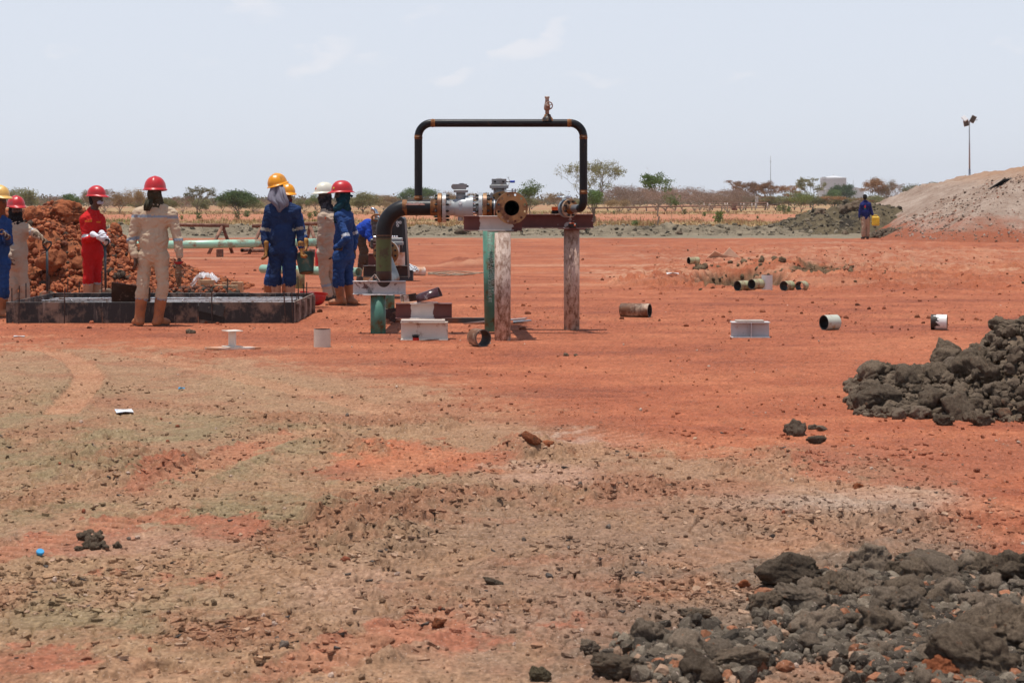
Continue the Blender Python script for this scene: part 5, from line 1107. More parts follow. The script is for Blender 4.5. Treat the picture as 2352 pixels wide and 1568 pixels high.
def worker(label, J, Y, suit, helm, scarf=None, boots=LEA, skin=SKIN, gloves=(None, None), hands=((0,0,-1),(0,0,-1)), yaw=0., hyaw=None, hm='coverall', cuff=True, bands='refl', seed=1, fat=1., trousers=None, helm_up=(0,0,1), bootH=.25, shoe=False, foot=((0,-1),(0,-1)), handx=None, name='person', headr=1., bandm=None, hatr=.135, tail=None, tilt=(0,0), sideh=None, legw=1.):
    """J: joints as (px, py, dy) on the photograph, dy metres behind the body's plane Y.  sides: l = left in the picture"""
    j = {k: v2(P(q[0], q[1], Y+(q[2] if len(q) > 2 else 0))) for k, q in J.items()}
    base = (j['al']+j['ar'])/2; root = thing(name, (base[0], Y, 0), label, 'person')
    hy = yaw if hyaw is None else hyaw
    fw = np.array((math.sin(yaw), -math.cos(yaw), 0)); rt = np.array((math.cos(yaw), math.sin(yaw), 0)); hf = np.array((math.sin(hy), -math.cos(hy), 0))
    neck, pel = j['n'], j['p']; hd = j['h']; up = np.array((0,0,1.)); hup = np.array((math.sin(tilt[0]), tilt[1], 1.)); hup /= np.linalg.norm(hup)
    spine = pel-neck; ch = neck+spine*.30; wa = neck+spine*.72
    # body: head, neck, arms, hands, trunk and legs in one skin
    pr = head_prims(hd, hf, hup, headr); pr.append((hd-hup*.05, neck+spine*.05, .055, .062, None, .02)); pr.append((neck+spine*.12, ch, .10, .12, (fw, .72), .04)); pr.append((ch, pel, .12, .12, (fw, .75), .04))
    hs = handx or {}
    for i, s_ in enumerate('lr'):
        sh, el, wr = j['s'+s_], j['e'+s_], j['w'+s_]; hp, kn, an = j['q'+s_], j['k'+s_], j['a'+s_]
        pr += [(neck+spine*.12, sh, .05, .052, None, .03), (sh, el, .046, .038, None, .02), (el, wr, .038, .026, None, .015), (hp, kn, .075, .052, None, .03), (kn, an, .05, .036, None, .02)]
        hdv = np.array(hands[i], float); sd = sideh[i] if sideh else fw; pm = -rt*(1 if i == 1 else -1)
        pr += hand_prims(wr, hdv, sd, pm, 1.0, hs.get(s_, .35))
    addpart(root, 'body', blobmesh(pr, .0095, .02, 1), [skin])
    # eyes
    rt_h = np.cross(hf, hup)
    m = MB()
    for q in (-1, 1): c = V(hd+rt_h*q*.031+hf*.080+up*.004); m.lathe(c-V(hf)*.012, V(hf), [(0,.001), (.004,.010), (.012,.012), (.018,.008), (.02,.001)], 10, hard=False)
    m.build('eyes', M('eye_white_and_iris', (.10,.08,.07), .2), root)
    # clothes
    k = .035; T = []; Lg = []; tw = .035*fat
    shc = (j['sl']+j['sr'])/2; wid = np.linalg.norm(j['sl']-j['sr'])/2
    T += [(j['sl']+(shc-j['sl'])*.28-up*.03, j['sr']+(shc-j['sr'])*.28-up*.03, .082, .082, (fw, .95), .05),
          (ch-rt*.085, ch+rt*.085, .125*fat, .125*fat, (fw, .85), .05), (ch, wa, .15*fat, .150*fat, (fw, .78), .06), (wa-rt*.045, wa+rt*.045, .125*fat, .125*fat, (fw, .88), .06), (neck+spine*.02, neck+spine*.12, .078, .10, None, .04), (neck+spine*.03, j['sl']+up*.012, .068, .062, None, .03), (neck+spine*.03, j['sr']+up*.012, .068, .062, None, .03)]
    hem = pel+(neck-pel)*.02
    if hm == 'coverall': T += [(wa, pel, .15*fat, .150*fat, (fw, .84), .06)]
    else: T += [(wa, hem, .155*fat, .158*fat, (fw, .84), .05), (hem-rt*.085, hem+rt*.085, .088*fat, .088*fat, (fw, 1.0), .02)]
    for i, s_ in enumerate('lr'):
        sh, el, wr = j['s'+s_], j['e'+s_], j['w'+s_]; e2 = wr+(el-wr)*.10; el2 = (el+e2)/2+np.array((0, 0, -.006))
        T += [(sh, el, .066, .058, None, .03), (el, el2, .058, .054, None, .02), (el2, e2, .055, .046, None, .02), (e2, e2+(wr-el)*.04, .048, .040, None, .01)]
    for i, s_ in enumerate('lr'):
        hp, kn, an = j['q'+s_], j['k'+s_], j['a'+s_]; top = an+(kn-an)/np.linalg.norm(kn-an)*(bootH+.0 if not shoe else .06)
        Lg += [(hp, kn, .096*fat*legw, .074*legw, None, .03), (kn, (kn+top)/2, .072*legw, .076*legw, None, .02), ((kn+top)/2, top+(kn-top)*.10, .078*legw, .080*legw, None, .03), (top+(kn-top)*.10, top-(kn-top)*.02, .080*legw, .066*legw, None, .01)]
    Lg += [(j['ql'], j['qr'], .108*fat, .108*fat, (fw, .95), .04), (pel+(neck-pel)*.05, pel+(neck-pel)*.05+up*.01, .135*fat, .14*fat, (fw, .85), .05)]
    sm = [suit, REFL if bandm is None else bandm]; bd = []
    if bands:
        for s_ in 'lr':
            if 'a' in bands: bd.append((j['s'+s_], j['e'+s_], .80, .94, .12, 1))
            if 'f' in bands: bd.append((j['e'+s_], j['w'+s_], -.12, .05, .12, 1))
            if 'k' in bands: bd.append((j['k'+s_], j['a'+s_], .36, .47, .14, 1))
            if 'l' in bands: bd.append((j['k'+s_], j['a'+s_], .30, .42, .14, 1))
        if 'b' in bands: bd.append((neck, pel, .235, .285, .34, 1))
    if hm == 'coverall':
        addpart(root, 'coverall', clothmesh(T+Lg, .012, seed, .0062), sm, bd)
    else:
        addpart(root, 'trousers', clothmesh(Lg, .012, seed+5, .0058), [trousers or suit, sm[1]], bd); addpart(root, 'jacket', clothmesh(T, .012, seed, .0058), sm, bd)
    # collar
    m = MB(); cn_ = V(neck+spine*.05); nrm = V(up*1.0+fw*.25); a_, b_, d_ = frame(nrm)
    vs = []; n = 22
    for (rr, zz) in ((.072, 0), (.082, .045), (.090, .04), (.098, -.012)): vs += [cn_+a_*(rr*math.cos(2*PI*i/n))+b_*(rr*math.sin(2*PI*i/n))+d_*zz for i in range(n)]
    m.add(vs, [[r_*n+i, r_*n+(i+1) % n, (r_+1)*n+(i+1) % n, (r_+1)*n+i] for r_ in range(3) for i in range(n)], 0, True); m.build('collar', suit, root)
    # boots
    for i, s_ in enumerate('lr'):
        kn, an = j['k'+s_], j['a'+s_]; ld = (kn-an)/np.linalg.norm(kn-an); fd = np.array((foot[i][0], foot[i][1], 0.)); fd /= np.linalg.norm(fd); sdv = np.array((-fd[1], fd[0], 0))
        g = an.copy(); g[2] = .045; B = []
        if not shoe: B.append((an+ld*bootH, an+ld*.03, .074, .058, None, .02))
        else: B.append((an+ld*.05, an, .048, .048, None, .02))
        B += [(an+ld*.02, g-fd*.035, .055, .045, None, .03), (g-fd*.03, g+fd*.10, .044, .046, (sdv, 1.05), .03), (g+fd*.08, g+fd*.155-up*.005, .048, .040, (sdv, 1.12), .03)]
        v, f = blobmesh(B, .010, .02, 1); v[:, 2] = np.maximum(v[:, 2], .012); addpart(root, 'boot', (v, f), [boots])
        m = MB(); ol = []
        for q in range(20):
            th = 2*PI*q/20; fx = math.cos(th); sy_ = math.sin(th); ol.append(V(g+fd*(.055+.128*fx)+sdv*(sy_*(.050+.008*fx)))*1.0)
        for p_ in ol: p_.z = .0
        m.prism(ol, (0,0,.026)); m.build('boot_sole', SOLE, root)
    # gloves
    for i, s_ in enumerate('lr'):
        if gloves[i] is None: continue
        wr, el = j['w'+s_], j['e'+s_]; hdv = np.array(hands[i], float); sd = sideh[i] if sideh else fw; pm = -rt*(1 if i == 1 else -1)
        gp_ = hand_prims(wr, hdv, sd, pm, 1.12, hs.get(s_, .35), .3, .0115); gp_.append((wr-hdv/np.linalg.norm(hdv)*.09, wr, .046, .034, None, .012))
        addpart(root, 'glove', blobmesh(gp_, .008, .006, 1), [gloves[i]])
    # helmet
    hc = V(hd+hup*.052+hf*.004)
    if helm is not None:
        hu = V(helm_up) if helm_up != (0,0,1) else V(hup); helmet(root, hc, V(hf), hu, helm, hatr)
    return root, j, dict(fw=fw, rt=rt, up=up, hf=hf, hup=hup, hd=hd, neck=neck, spine=spine)
def wrap(root, I, mat, face=True, low=.16, seed=3, name='scarf', neckr=.105, open_eyes=True):
    """cloth round head and neck; leaves a slit at the eyes"""
    hd, hf, hup = I['hd'], I['hf'], I['hup']; rt = np.cross(hf, hup); nk = I['neck']+I['spine']*.04
    pr = [(hd-hf*.025-hup*.02, hd+hf*.0-hup*.05, .096, .094, (rt, .92), .03), (hd-hup*.06, nk, .085, neckr, None, .03), (nk-rt*.05, nk+rt*.05, .075, .075, None, .04)]
    if face: pr.append((hd+hf*.045-hup*.035, hd+hf*.045-hup*.085, .064, .055, (rt, 1.05), .03))
    else: pr.append((hd-hf*.03+hup*.02, hd-hf*.03-hup*.02, .098, .098, (rt, .92), .03))
    addpart(root, name, clothmesh(pr, .010, seed, .008, .03, 1, (26, 26, 30)), [mat])
def text_on(root, body, c, right, up, size, mat, name='lettering'):
    v, f = text_mesh(body, size); right, up = V(right).normalized(), V(up).normalized(); w = max(p.x for p in v); m = MB()
    m.add([V(c)+right*(p.x-w/2)+up*p.y for p in v], f); return m.build(name, mat, root)
def patch(root, c, nrm, r, mat, name='badge', asp=1.3, up=(0,0,1)):
    a, b, d = frame(nrm, up); m = MB(); n = 14; vs = [V(c)+d*.004]+[V(c)+a*(r*math.cos(2*PI*i/n))+b*(r*asp*math.sin(2*PI*i/n)*(1.25 if math.sin(2*PI*i/n) > 0.9 else 1)) for i in range(n)]
    m.add(vs, [[0, i+1, (i+1) % n+1] for i in range(n)]); return m.build(name, mat, root)
YELT = M('yellow_thread', (.75,.50,.03), .6); REDT = M('red_print', (.6,.02,.02), .5); GRNT = M('green_print', (.02,.25,.08), .5); ORT = M('orange_red_badge', (.65,.12,.03), .5)
def drop_poly(root, c, nrm, pts, mat, name='emblem'):
    a, b, d = frame(nrm); m = MB(); m.add([V(c)+a*x+b*y+d*.002 for x, y in pts], [list(range(len(pts)))]); return m.build(name, mat, root)
def flatbar_cloth(root, name, pts, wdt, mat, seed=1, thick=.012, norm=(0,-1,0)):
    """hanging cloth panel along a path of (point, width) with folds"""
    m = MB(); n = len(pts); k = 13; vs = []; nm = V(norm).normalized(); rs_ = random.Random(seed)
    for i, (p, w) in enumerate(pts):
        p = V(p); rt_ = V((1, 0, 0))
        for q in range(k):
            u = q/(k-1)*2-1; fold = .018*math.sin(u*7+seed+i*.25)+.010*math.sin(u*15+i*.6); vs.append(p+rt_*(u*w/2)+nm*(fold+.02*(1-u*u)))
    f = [[i*k+q, i*k+q+1, (i+1)*k+q+1, (i+1)*k+q] for i in range(n-1) for q in range(k-1)]
    me = mesh_np(name, [p-root.location for p in vs], f, mat, True); o = link(name, me, root)
    md = o.modifiers.new('thick', 'SOLIDIFY'); md.thickness = thick; return o
# ---------------------------------------------------------------- shovels
def shovel(hand, tip, label, yaw=0, gl=.13):
    h, t_ = V(hand), V(tip); d = (t_-h).normalized(); root = thing('shovel', t_, label, 'shovel'); rt_ = V((math.cos(yaw), math.sin(yaw), 0))
    m = MB(); y0 = h+d*gl
    m.tube([y0-d*.02, t_-d*.22], [.019, .017], 12); m.build('shaft', M('grey_black_shaft', (.045,.048,.052), .5, .2, .25, 12), root)
    m = MB()
    for s_ in (-1, 1): m.tube([y0, y0-d*.04+rt_*s_*.018, h+d*.045+rt_*s_*.055, h+rt_*s_*.058], [.014,.012,.011,.012], 10)
    m.tube([h-rt_*.062, h+rt_*.062], .014, 12); m.build('grip', BLKPL, root)
    a = t_-d*.24; m = MB(); nv = V(rt_).cross(d).normalized(); n = 9; vs = []
    prof = [(0,.05),(.03,.105),(.10,.11),(.18,.105),(.23,.085),(.25,.05)]
    for L_, w in prof:
        for q in range(n): u = q/(n-1)*2-1; vs.append(a+d*L_+rt_*(u*w)+nv*(.03*u*u-.01))
    m.add(vs, [[i*n+q, i*n+q+1, (i+1)*n+q+1, (i+1)*n+q] for i in range(len(prof)-1) for q in range(n-1)], 0, True); o = m.build('blade', M('muddy_blade', (.12,.085,.055), .6, .2, .35, 10, (.25,.09,.05), .4, 7), root)
    o.modifiers.new('thick', 'SOLIDIFY').thickness = .004; return root
# ---------------------------------------------------------------- the crew
# beige worker seen from behind in front of the formwork
w, j, I = worker('person in beige work suit and red hard hat seen from behind, gloves in hand',
    dict(h=(356,444,0), n=(355,468,.02), p=(352,582,0), sl=(316,492,0), sr=(396,492,0), el=(302,553,-.02), er=(409,553,-.02), wl=(310,591,-.08), wr=(412,590,-.05),
         ql=(334,590,0), qr=(369,590,0), kl=(328,655,-.03), kr=(374,655,-.03), al=(320,735,0), ar=(363,735,0)),
    22.3, BEIGE, HRED, None, LEA, SKIN, (None, None), ((.12,-.1,-1),(.06,-.1,-1)), PI, PI, 'jacket', bands='fkb', bandm=REFB, seed=4, foot=((-.5,.85),(.55,.8)), hatr=.14)
wrap(w, I, OSC, True, seed=8, neckr=.095); flatbar_cloth(w, 'scarf_knot', [((I['hd']+np.array((-.045,-.12,-.08))),.07), ((I['hd']+np.array((-.055,-.14,-.15))),.09), ((I['hd']+np.array((-.075,-.13,-.21))),.05)], .1, OSC, 2)
m = MB(); wr = j['wr']; root = thing('work_gloves', V(wr)+V((0,0,-.15)), 'pair of brown work gloves with red cuffs held by the beige worker', 'gloves')
h0 = wr+np.array((-.005,-.02,-.085)); gl_ = [(h0+np.array((0,0,.02)), h0+np.array((.0,0,-.14)), .040, .046, ((0,1,0), .6), .02), (h0+np.array((0,0,-.13)), h0+np.array((-.005,0,-.24)), .044, .018, ((0,1,0), .6), .02)]
for q in (-.03,-.01,.012,.03): gl_.append((h0+np.array((q,0,-.17)), h0+np.array((q*.6,0.01,-.265)), .012, .010, None, .004))
addpart(root, 'leather', clothmesh(gl_, .009, 4, .006), [GLB]); m.lathe(V(h0)+V((0,0,.03)), (0,0,-1), [(0,.062),(.012,.055),(.03,.043)], 20, hard=False); m.build('red_cuff', M('red_trim', (.3,.02,.03), .7), root)
# man in red coverall leaning on a shovel
w, j, I = worker('person in bright red coverall and hard hat, white gloves on a shovel',
    dict(h=(221,457,-.02), n=(214,482,.02), p=(212,575,0), sl=(193,504,-.1), sr=(230,503,.10), el=(197,549,-.16), er=(238,545,.02), wl=(224,544,-.34), wr=(241,545,-.22),
         ql=(204,582,-.05), qr=(222,582,.05), kl=(203,635,-.08), kr=(223,630,.06), al=(201,690,-.05), ar=(219,686,.10)),
    26.9, REDC, HRED, None, LEAD, SKIN, (GLW, GLW), ((.75,-.35,-.35),(.45,-.3,-.5)), .95, 1.15, 'jacket', bands='al', seed=14, foot=((.8,-.6),(.9,-.3)), hatr=.128, handx={'l': .9, 'r': .9})
for q in (-1,): pass
hc_ = I['hd']+I['hf']*.072-I['hup']*.05; addpart(w, 'face_mask', blobmesh([(hc_-np.cross(I['hf'],I['hup'])*.03, hc_+np.cross(I['hf'],I['hup'])*.03, .032, .032, (I['hf'], .9), .02)], .007, .01), [M('pale_blue_mask', (.40,.45,.55), .7)])
addpart(w, 'hair', blobmesh([(I['hd']-I['hf']*.04, I['hd']-I['hf']*.045-I['hup']*.04, .080, .066, None, .02)], .008, .01), [HAIR])
text_on(w, 'H.S.E', P(203, 510, 26.9-.245), (1,.0,.08), (0,0,1), .05, YELT, 'sleeve_lettering')
text_on(w, 'H.S.E', P(226, 511.5, 26.9-.165), (.6,.35,0), (0,0,1), .028, YELT, 'chest_lettering')
shovel(P(241,551,26.55), (X(238,26.3), 26.45, .02), 'grey shovel standing upright under the hands of the red worker')
# worker behind the left edge resting a hand on his shovel
w, j, I = worker('person in beige suit and black neck cloth, arm stretched out to a shovel',
    dict(h=(36,482,0), n=(34,507,.02), p=(37,606,0), sl=(16,524,-.05), sr=(58,524,.05), el=(12,565,-.15), er=(78,534,-.05), wl=(22,590,-.25), wr=(94,546,-.1),
         ql=(28,612,0), qr=(47,612,.03), kl=(29,655,-.05), kr=(56,660,.02), al=(26,716,0), ar=(56,706,.1)),
    25.7, BEIGE2, HRED, None, SHOE, SKIN, (None, GLB), ((.2,-.3,-1),(.75,-.2,-.45)), .75, .55, 'jacket', bands='a', bandm=REFB, seed=24, shoe=True, foot=((.6,-.8),(.7,-.7)), handx={'l': .6, 'r': .8}, hatr=.132)
wrap(w, I, BSC, False, seed=9, neckr=.105)
shovel(P(108,556,25.55), (X(100,25.3), 25.5, .03), 'dark shovel held at arm length by the beige worker at the left', .1)
# blue worker cut by the frame edge
w, j, I = worker('person in blue coverall and pale yellow hard hat, cut off at left',
    dict(h=(-2,461,0), n=(-8,492,.02), p=(-12,600,0), sl=(-38,516,.05), sr=(16,514,-.02), el=(-48,560,0), er=(20,556,-.1), wl=(-20,580,-.25), wr=(10,535,-.35),
         ql=(-24,606,0), qr=(4,606,0), kl=(-26,665,0), kr=(8,660,-.05), al=(-24,735,.1), ar=(2,725,0)),
    23.9, NAVY2, HPAL, None, LEA, SKIN, (None, None), ((.3,-.3,-1),(.8,-.2,-.55)), .6, .9, 'coverall', bands='k', seed=34, foot=((.6,-.8),(.8,-.6)), handx={'l': .6, 'r': .9}, fat=1.08)
wrap(w, I, OSC2, True, seed=12, neckr=.12)
m = MB(); q = V(j['wr'])-V((.03,0,-.01)); m.lathe(q, V(j['wr']-j['er']), [(0,.034),(.012,.036),(.02,.034)], 16); m.build('wrist_watch', YELT, w)
# blue worker from behind with a grey head cloth
w, j, I = worker('person in blue seen from behind, grey cloth hanging from yellow hard hat',
    dict(h=(638,432,0), n=(645,462,.02), p=(650,573,0), sl=(617,482,0), sr=(681,482,0), el=(607,533,.0), er=(690,531,0), wl=(611,572,-.06), wr=(692,572,-.06),
         ql=(634,578,0), qr=(665,578,0), kl=(632,628,-.03), kr=(667,628,-.03), al=(636,692,0), ar=(668,692,0)),
    26.4, NAVY, HYEL, None, LEAD, SKIN, (GLV, GLV), ((.05,-.1,-1),(.1,-.1,-1)), PI+.1, PI-.35, 'jacket', bands='a', bandm=M('dirty_stripe', (.28,.26,.22), .5, 0, .2, 20), seed=44, foot=((-.3,.9),(.3,.9)), helm_up=(-.26,-.10,1), tilt=(-.05,0), hatr=.145, legw=1.1, handx={'l': .5, 'r': .7}, fat=1.08)
hb = I['hd']; wrap(w, I, GSC, False, seed=15, neckr=.075)
flatbar_cloth(w, 'head_cloth', [((hb+np.array((.0,-.115,.04))),.15), ((hb+np.array((.005,-.135,-.03))),.19), ((hb+np.array((-.0,-.16,-.11))),.235), ((hb+np.array((.01,-.20,-.17))),.25), ((hb+np.array((.055,-.215,-.22))),.20), ((hb+np.array((.075,-.205,-.27))),.14), ((hb+np.array((.06,-.20,-.31))),.07), ((hb+np.array((.055,-.195,-.345))),.015)], .2, GSC, 5)
flatbar_cloth(w, 'head_cloth_fold', [((hb+np.array((.06,-.125,.01))),.08), ((hb+np.array((.085,-.16,-.09))),.09), ((hb+np.array((.11,-.18,-.17))),.10), ((hb+np.array((.125,-.18,-.23))),.10), ((hb+np.array((.13,-.18,-.265))),.04)], .2, GSC, 9)
bc = P(704, 627, 26.75); bucket(bc, (-.12,.30,1), .105, .135, .29, 'dirty dark green bucket carried between the blue workers, muddy bottom showing')
# second blue worker mostly hidden behind
w, j, I = worker('person in yellow hard hat mostly hidden behind the worker with the grey cloth',
    dict(h=(658,452,0), n=(658,480,.02), p=(648,582,0), sl=(632,498,0), sr=(686,498,0), el=(628,545,0), er=(698,545,-.1), wl=(620,575,-.1), wr=(703,566,-.3),
         ql=(634,588,0), qr=(660,588,0), kl=(619,635,-.03), kr=(660,632,-.03), al=(614,690,0), ar=(655,690,0)),
    28.3, NAVY2, HYEL, None, LEA, SKIN, (None, GLV), ((.0,-.1,-1),(.1,-.3,-1)), .15, .5, 'coverall', bands='ak', seed=54, foot=((-.3,-.9),(.3,-.9)), hatr=.14)
wrap(w, I, fabric('plum_scarf', (.10,.01,.025)), False, seed=19)
m = MB(); q = P(612, 573, 28.0); m.lathe(q, (.2,0,-1), [(0,.012),(.02,.014),(.03,.026),(.10,.028),(.11,.02),(.112,.001)], 16); tag(m.build('water_bottle', M('blue_cap_bottle', (.03,.15,.22), .3), None, q), 'small blue bottle held at the left hand of the hidden blue worker', 'bottle')
# beige worker with white hard hat
w, j, I = worker('person in beige work suit with white hard hat and patterned face mask facing left',
    dict(h=(746,450,0), n=(752,478,.02), p=(751,577,0), sl=(740,498,-.15), sr=(762,496,.12), el=(738,544,-.16), er=(772,545,.2), wl=(756,575,-.10), wr=(776,580,.2),
         ql=(745,582,-.07), qr=(758,582,.07), kl=(744,632,-.08), kr=(762,632,.08), al=(757,689,-.08), ar=(771,686,.1)),
    28.0, BEIGE2, HWHI, None, SHOE, SKIN2, (None, None), ((.2,-.1,-1),(.1,-.1,-1)), -1.15, -1.0, 'jacket', bands='k', bandm=REFB, seed=64, shoe=True, foot=((-.9,-.3),(-.9,-.2)), hatr=.14, fat=1.14)
wrap(w, I, PSC, True, seed=22); patch(w, I['hd']+I['hup']*.11+I['hf']*.125+np.array((-.02,-.06,0)), (-.5,-.9,.3), .013, ORT, 'helmet_badge'); patch(w, P(747.5,501,27.78), (-.6,-.8,0), .014, ORT, 'chest_badge')
# blue worker with red hard hat, hand on hip
w, j, I = worker('person in blue coverall, red hard hat and dark teal scarf, hand on hip',
    dict(h=(786,448,-.02), n=(790,476,.02), p=(789,584,0), sl=(779,497,-.17), sr=(801,496,.16), el=(796,549,-.32), er=(815,540,.22), wl=(769,571,-.26), wr=(812,575,.15),
         ql=(781,590,-.08), qr=(797,590,.08), kl=(777,640,-.10), kr=(799,636,.08), al=(784,694,-.06), ar=(804,690,.10)),
    26.8, NAVY2, HRED, None, LEA, SKIN2, (None, None), ((.85,-.12,-.12),(.0,.0,-1)), -1.2, -1.25, 'coverall', bands='ak', seed=74, foot=((-.95,-.3),(.55,-.8)), bootH=.27, hatr=.142, fat=1.05, legw=1.1, handx={'l': .6, 'r': .3})
wrap(w, I, TSC, False, seed=25, neckr=.11)
nk = I['neck']; hd_ = I['hd']; addpart(w, 'scarf_tail', clothmesh([(hd_+np.array((.02,-.08,-.09)), nk+np.array((-.08,-.16,-.02)), .06, .055, None, .03), (nk+np.array((-.08,-.16,-.02)), nk+np.array((-.10,-.15,-.20)), .055, .045, ((0,1,0),.6), .03), (hd_+np.array((.10,.02,.0)), hd_+np.array((.145,.0,-.02)), .030, .022, None, .02)], .010, 26, .007), [TSC])
patch(w, I['hd']+I['hup']*.10+I['hf']*.12+np.array((-.0,-.07,0)), (-.4,-.9,.3), .012, YELT, 'helmet_badge'); patch(w, P(775.5,505,26.58), (-.5,-.85,0), .013, REDT, 'chest_badge')
m = MB(); a_ = P(768,572+24,26.52); m.prism([P(764,592,26.60), P(789,592,26.60), P(786,597,26.595), P(764,597,26.595)][::-1], (0,.01,0)); m.build('pocket_flap', NAVY2, w)
m = MB(); q = V(I['hd']+I['hf']*.092+I['up']*.006); a2, b2, d2 = frame(I['hf']); m.box(q, (.02,.12,.034), RZ(math.atan2(I['hf'][1], I['hf'][0])), 0, .008); m.build('sunglasses', BLKPL, w)
# man bending over behind the elbow
w, j, I = worker('person in royal blue shirt bending over with ochre gloves behind the elbow pipe',
    dict(h=(862,520,-.05), n=(852,514,0), p=(826,538,0), sl=(850,514,-.16), sr=(853,516,.14), el=(845,541,-.22), er=(850,545,.1), wl=(861,562,-.25), wr=(863,566,.0),
         ql=(824,544,-.08), qr=(829,543,.08), kl=(838,577,-.10), kr=(834,578,.10), al=(828,608,-.06), ar=(842,610,.10)),
    34.5, ROYAL, None, None, SHOE, SKIN, (GLV, GLV), ((.8,-.1,-.4),(.9,0,-.2)), 1.45, 1.45, 'jacket', bands=None, trousers=DTR, seed=84, shoe=True, foot=((.9,-.3),(.9,-.2)), tilt=(1.2,0))
hd_ = I['hd']; addpart(w, 'welding_cap', blobmesh([(hd_+np.array((.02,0,.03)), hd_+np.array((.06,0,-.02)), .095, .085, None, .02)], .010, .02), [M('dull_cap_cloth', (.10,.09,.075), .8)])
# far walker with a yellow can
w, j, I = worker('person in dark navy shirt and khaki trousers walking away in the distance',
    dict(h=(1986.5,453,0), n=(1987,461.5,0), p=(1988,499,0), sl=(1979,469,0), sr=(1997,469,0), el=(1975,484,0), er=(2001,483,0), wl=(1974,500,-.05), wr=(2006,499,-.05),
         ql=(1984,502,0), qr=(1992,502,0), kl=(1984,523,-.05), kr=(1993,523,.05), al=(1983,544,0), ar=(1992.5,544,.1)),
    73.3, DNAVY, None, None, SHOE, SKIN2, (None, None), ((0,-.1,-1),(.1,-.1,-1)), PI, PI, 'jacket', bands=None, trousers=KHK, seed=94, shoe=True, foot=((-.2,.9),(.2,.9)), legw=1.15, fat=1.05)
addpart(w, 'hair', blobmesh([(I['hd']+np.array((0,-.02,.035)), I['hd']+np.array((0,-.03,-.01)), .088, .08, None, .02)], .010, .02), [HAIR])
cb = P(1987, 475, 73.3-.20); drop_poly(w, cb, (0,-1,0), [(0,.08),(-.03,.02),(-.02,-.04),(.02,-.04),(.035,.01)], REDT); drop_poly(w, cb+V((0,.001,-.03)), (0,-1,0), [(-.05,.0),(-.03,-.07),(.03,-.07),(.05,.02),(.03,-.03),(-.02,-.04)], GRNT)
q = P(2011, 508, 73.2); root = thing('jerry_can', q, 'yellow plastic can carried by the distant walker', 'jerry can')
m = MB(); m.box(q, (.30,.17,.36), None, 0, .035); m.build('can_body', M('yellow_can_plastic', (.78,.50,.03), .4), root); m = MB(); m.tube([q+V((-.10,0,.17)), q+V((-.07,0,.23)), q+V((.06,0,.23)), q+V((.1,0,.17))], .018, 8); m.lathe(q+V((-.12,0,.17)), (0,0,1), [(0,.03),(.05,.03),(.05,.001)], 12); m.build('can_handle', M('yellow_can_plastic', (1,1,1)), root)
# red hard hat lying upside down
q = G(723, 706); root = thing('hard_hat', q, 'red hard hat lying upside down on the ground at the corner of the formwork', 'hard hat')
helmet(root, q+V((.0,.02,.185)), (-.9,-.25,0), (.0,-.22,-1), HRED, .142, 'shell')
# ---------------------------------------------------------------- clods, heaps, flakes
import bmesh
def ico(n):
    bm = bmesh.new(); bmesh.ops.create_icosphere(bm, subdivisions=n, radius=1); v = np.array([p.co[:] for p in bm.verts]); f = np.array([[p.index for p in q.verts] for q in bm.faces]); bm.free(); return v, f
ICO = {k: ico(k) for k in (1, 2, 3, 4, 5)}
def rock(seed, sub=4, angular=.6, rough=.16, squash=(1, .85, .75), fine=.05):
    v, f = ICO[sub]; r_ = np.random.default_rng(seed); d = v/np.linalg.norm(v, axis=1)[:, None]; sq = np.array(squash)
    N = r_.normal(size=(14, 3)); N /= np.linalg.norm(N, axis=1)[:, None]; D = r_.uniform(.66, 1.0, 14)
    cs = np.maximum(d@N.T, .05); rad = np.minimum((D[None, :]/cs).min(1), 1.15); rad = 1*(1-angular)+rad*angular
    w = d+.12*np.stack([perlin3(d*3+i*7.7+seed, seed+i) for i in range(3)], 1)
    for K, am, tl in ((26, rough*.75, rough*1.1), (110, rough*.34, rough*.8)) if sub > 2 else ((20, rough*.7, rough),):
        sd = r_.normal(size=(K, 3)); sd /= np.linalg.norm(sd, axis=1)[:, None]; k = (w@sd.T).argmax(1); hh = r_.uniform(-1, 1, K); T = r_.normal(size=(K, 3)); rad = rad+am*hh[k]+tl*((d-sd[k])*T[k]).sum(1)
    p = d*rad[:, None]*sq; n1 = fbm3(p*1.7+seed, 3, seed); n3 = fbm3(p*7+seed, 3, seed+11) if sub > 2 else 0; rad = rad+rough*.6*n1+fine*1.1*n3
    p = d*rad[:, None]*sq; p[:, 2] = np.where(p[:, 2] < -.55, -.55+(p[:, 2]+.55)*.3, p[:, 2]); return p, f
def earthmat(name, c1, c2, c3=None, a3=.3, sc=9, b=.8, obj=True):
    t = NT(name); oi = t.n.new('ShaderNodeObjectInfo'); col = t.mix(t.rng(t.noise(sc, 7, .7), .32, .68), rgba(c1), rgba(c2))
    if c3: col = t.mix(t.rng(t.noise(sc*.35, 6, .65, None, 4), .66-a3*.35, .74-a3*.3, 0, .85), col, rgba(c3))
    col = t.mix(1., col, t.mix(oi.outputs['Random'], (.72,.72,.72,1), (1.3,1.28,1.25,1)), 'MULTIPLY')
    t.bump(t.noise(sc*3, 8, .72), b, .02); t.bump(t.noise(sc*14, 4, .6), .5, .004); return t.done(col, .95, 0, .1)
DK = earthmat('dark_clay_clod', (.060,.042,.030), (.20,.150,.106), (.20,.09,.05), .12, 8, .7)
DKG = earthmat('grey_clay_clod', (.105,.078,.057), (.27,.205,.15), (.24,.11,.06), .12, 9, .7)
RDC = earthmat('red_earth_clod', (.18,.058,.030), (.43,.145,.062), (.06,.038,.026), .34, 6)
RDL = earthmat('orange_red_clod', (.27,.085,.04), (.42,.145,.065), (.12,.055,.035), .1, 6)
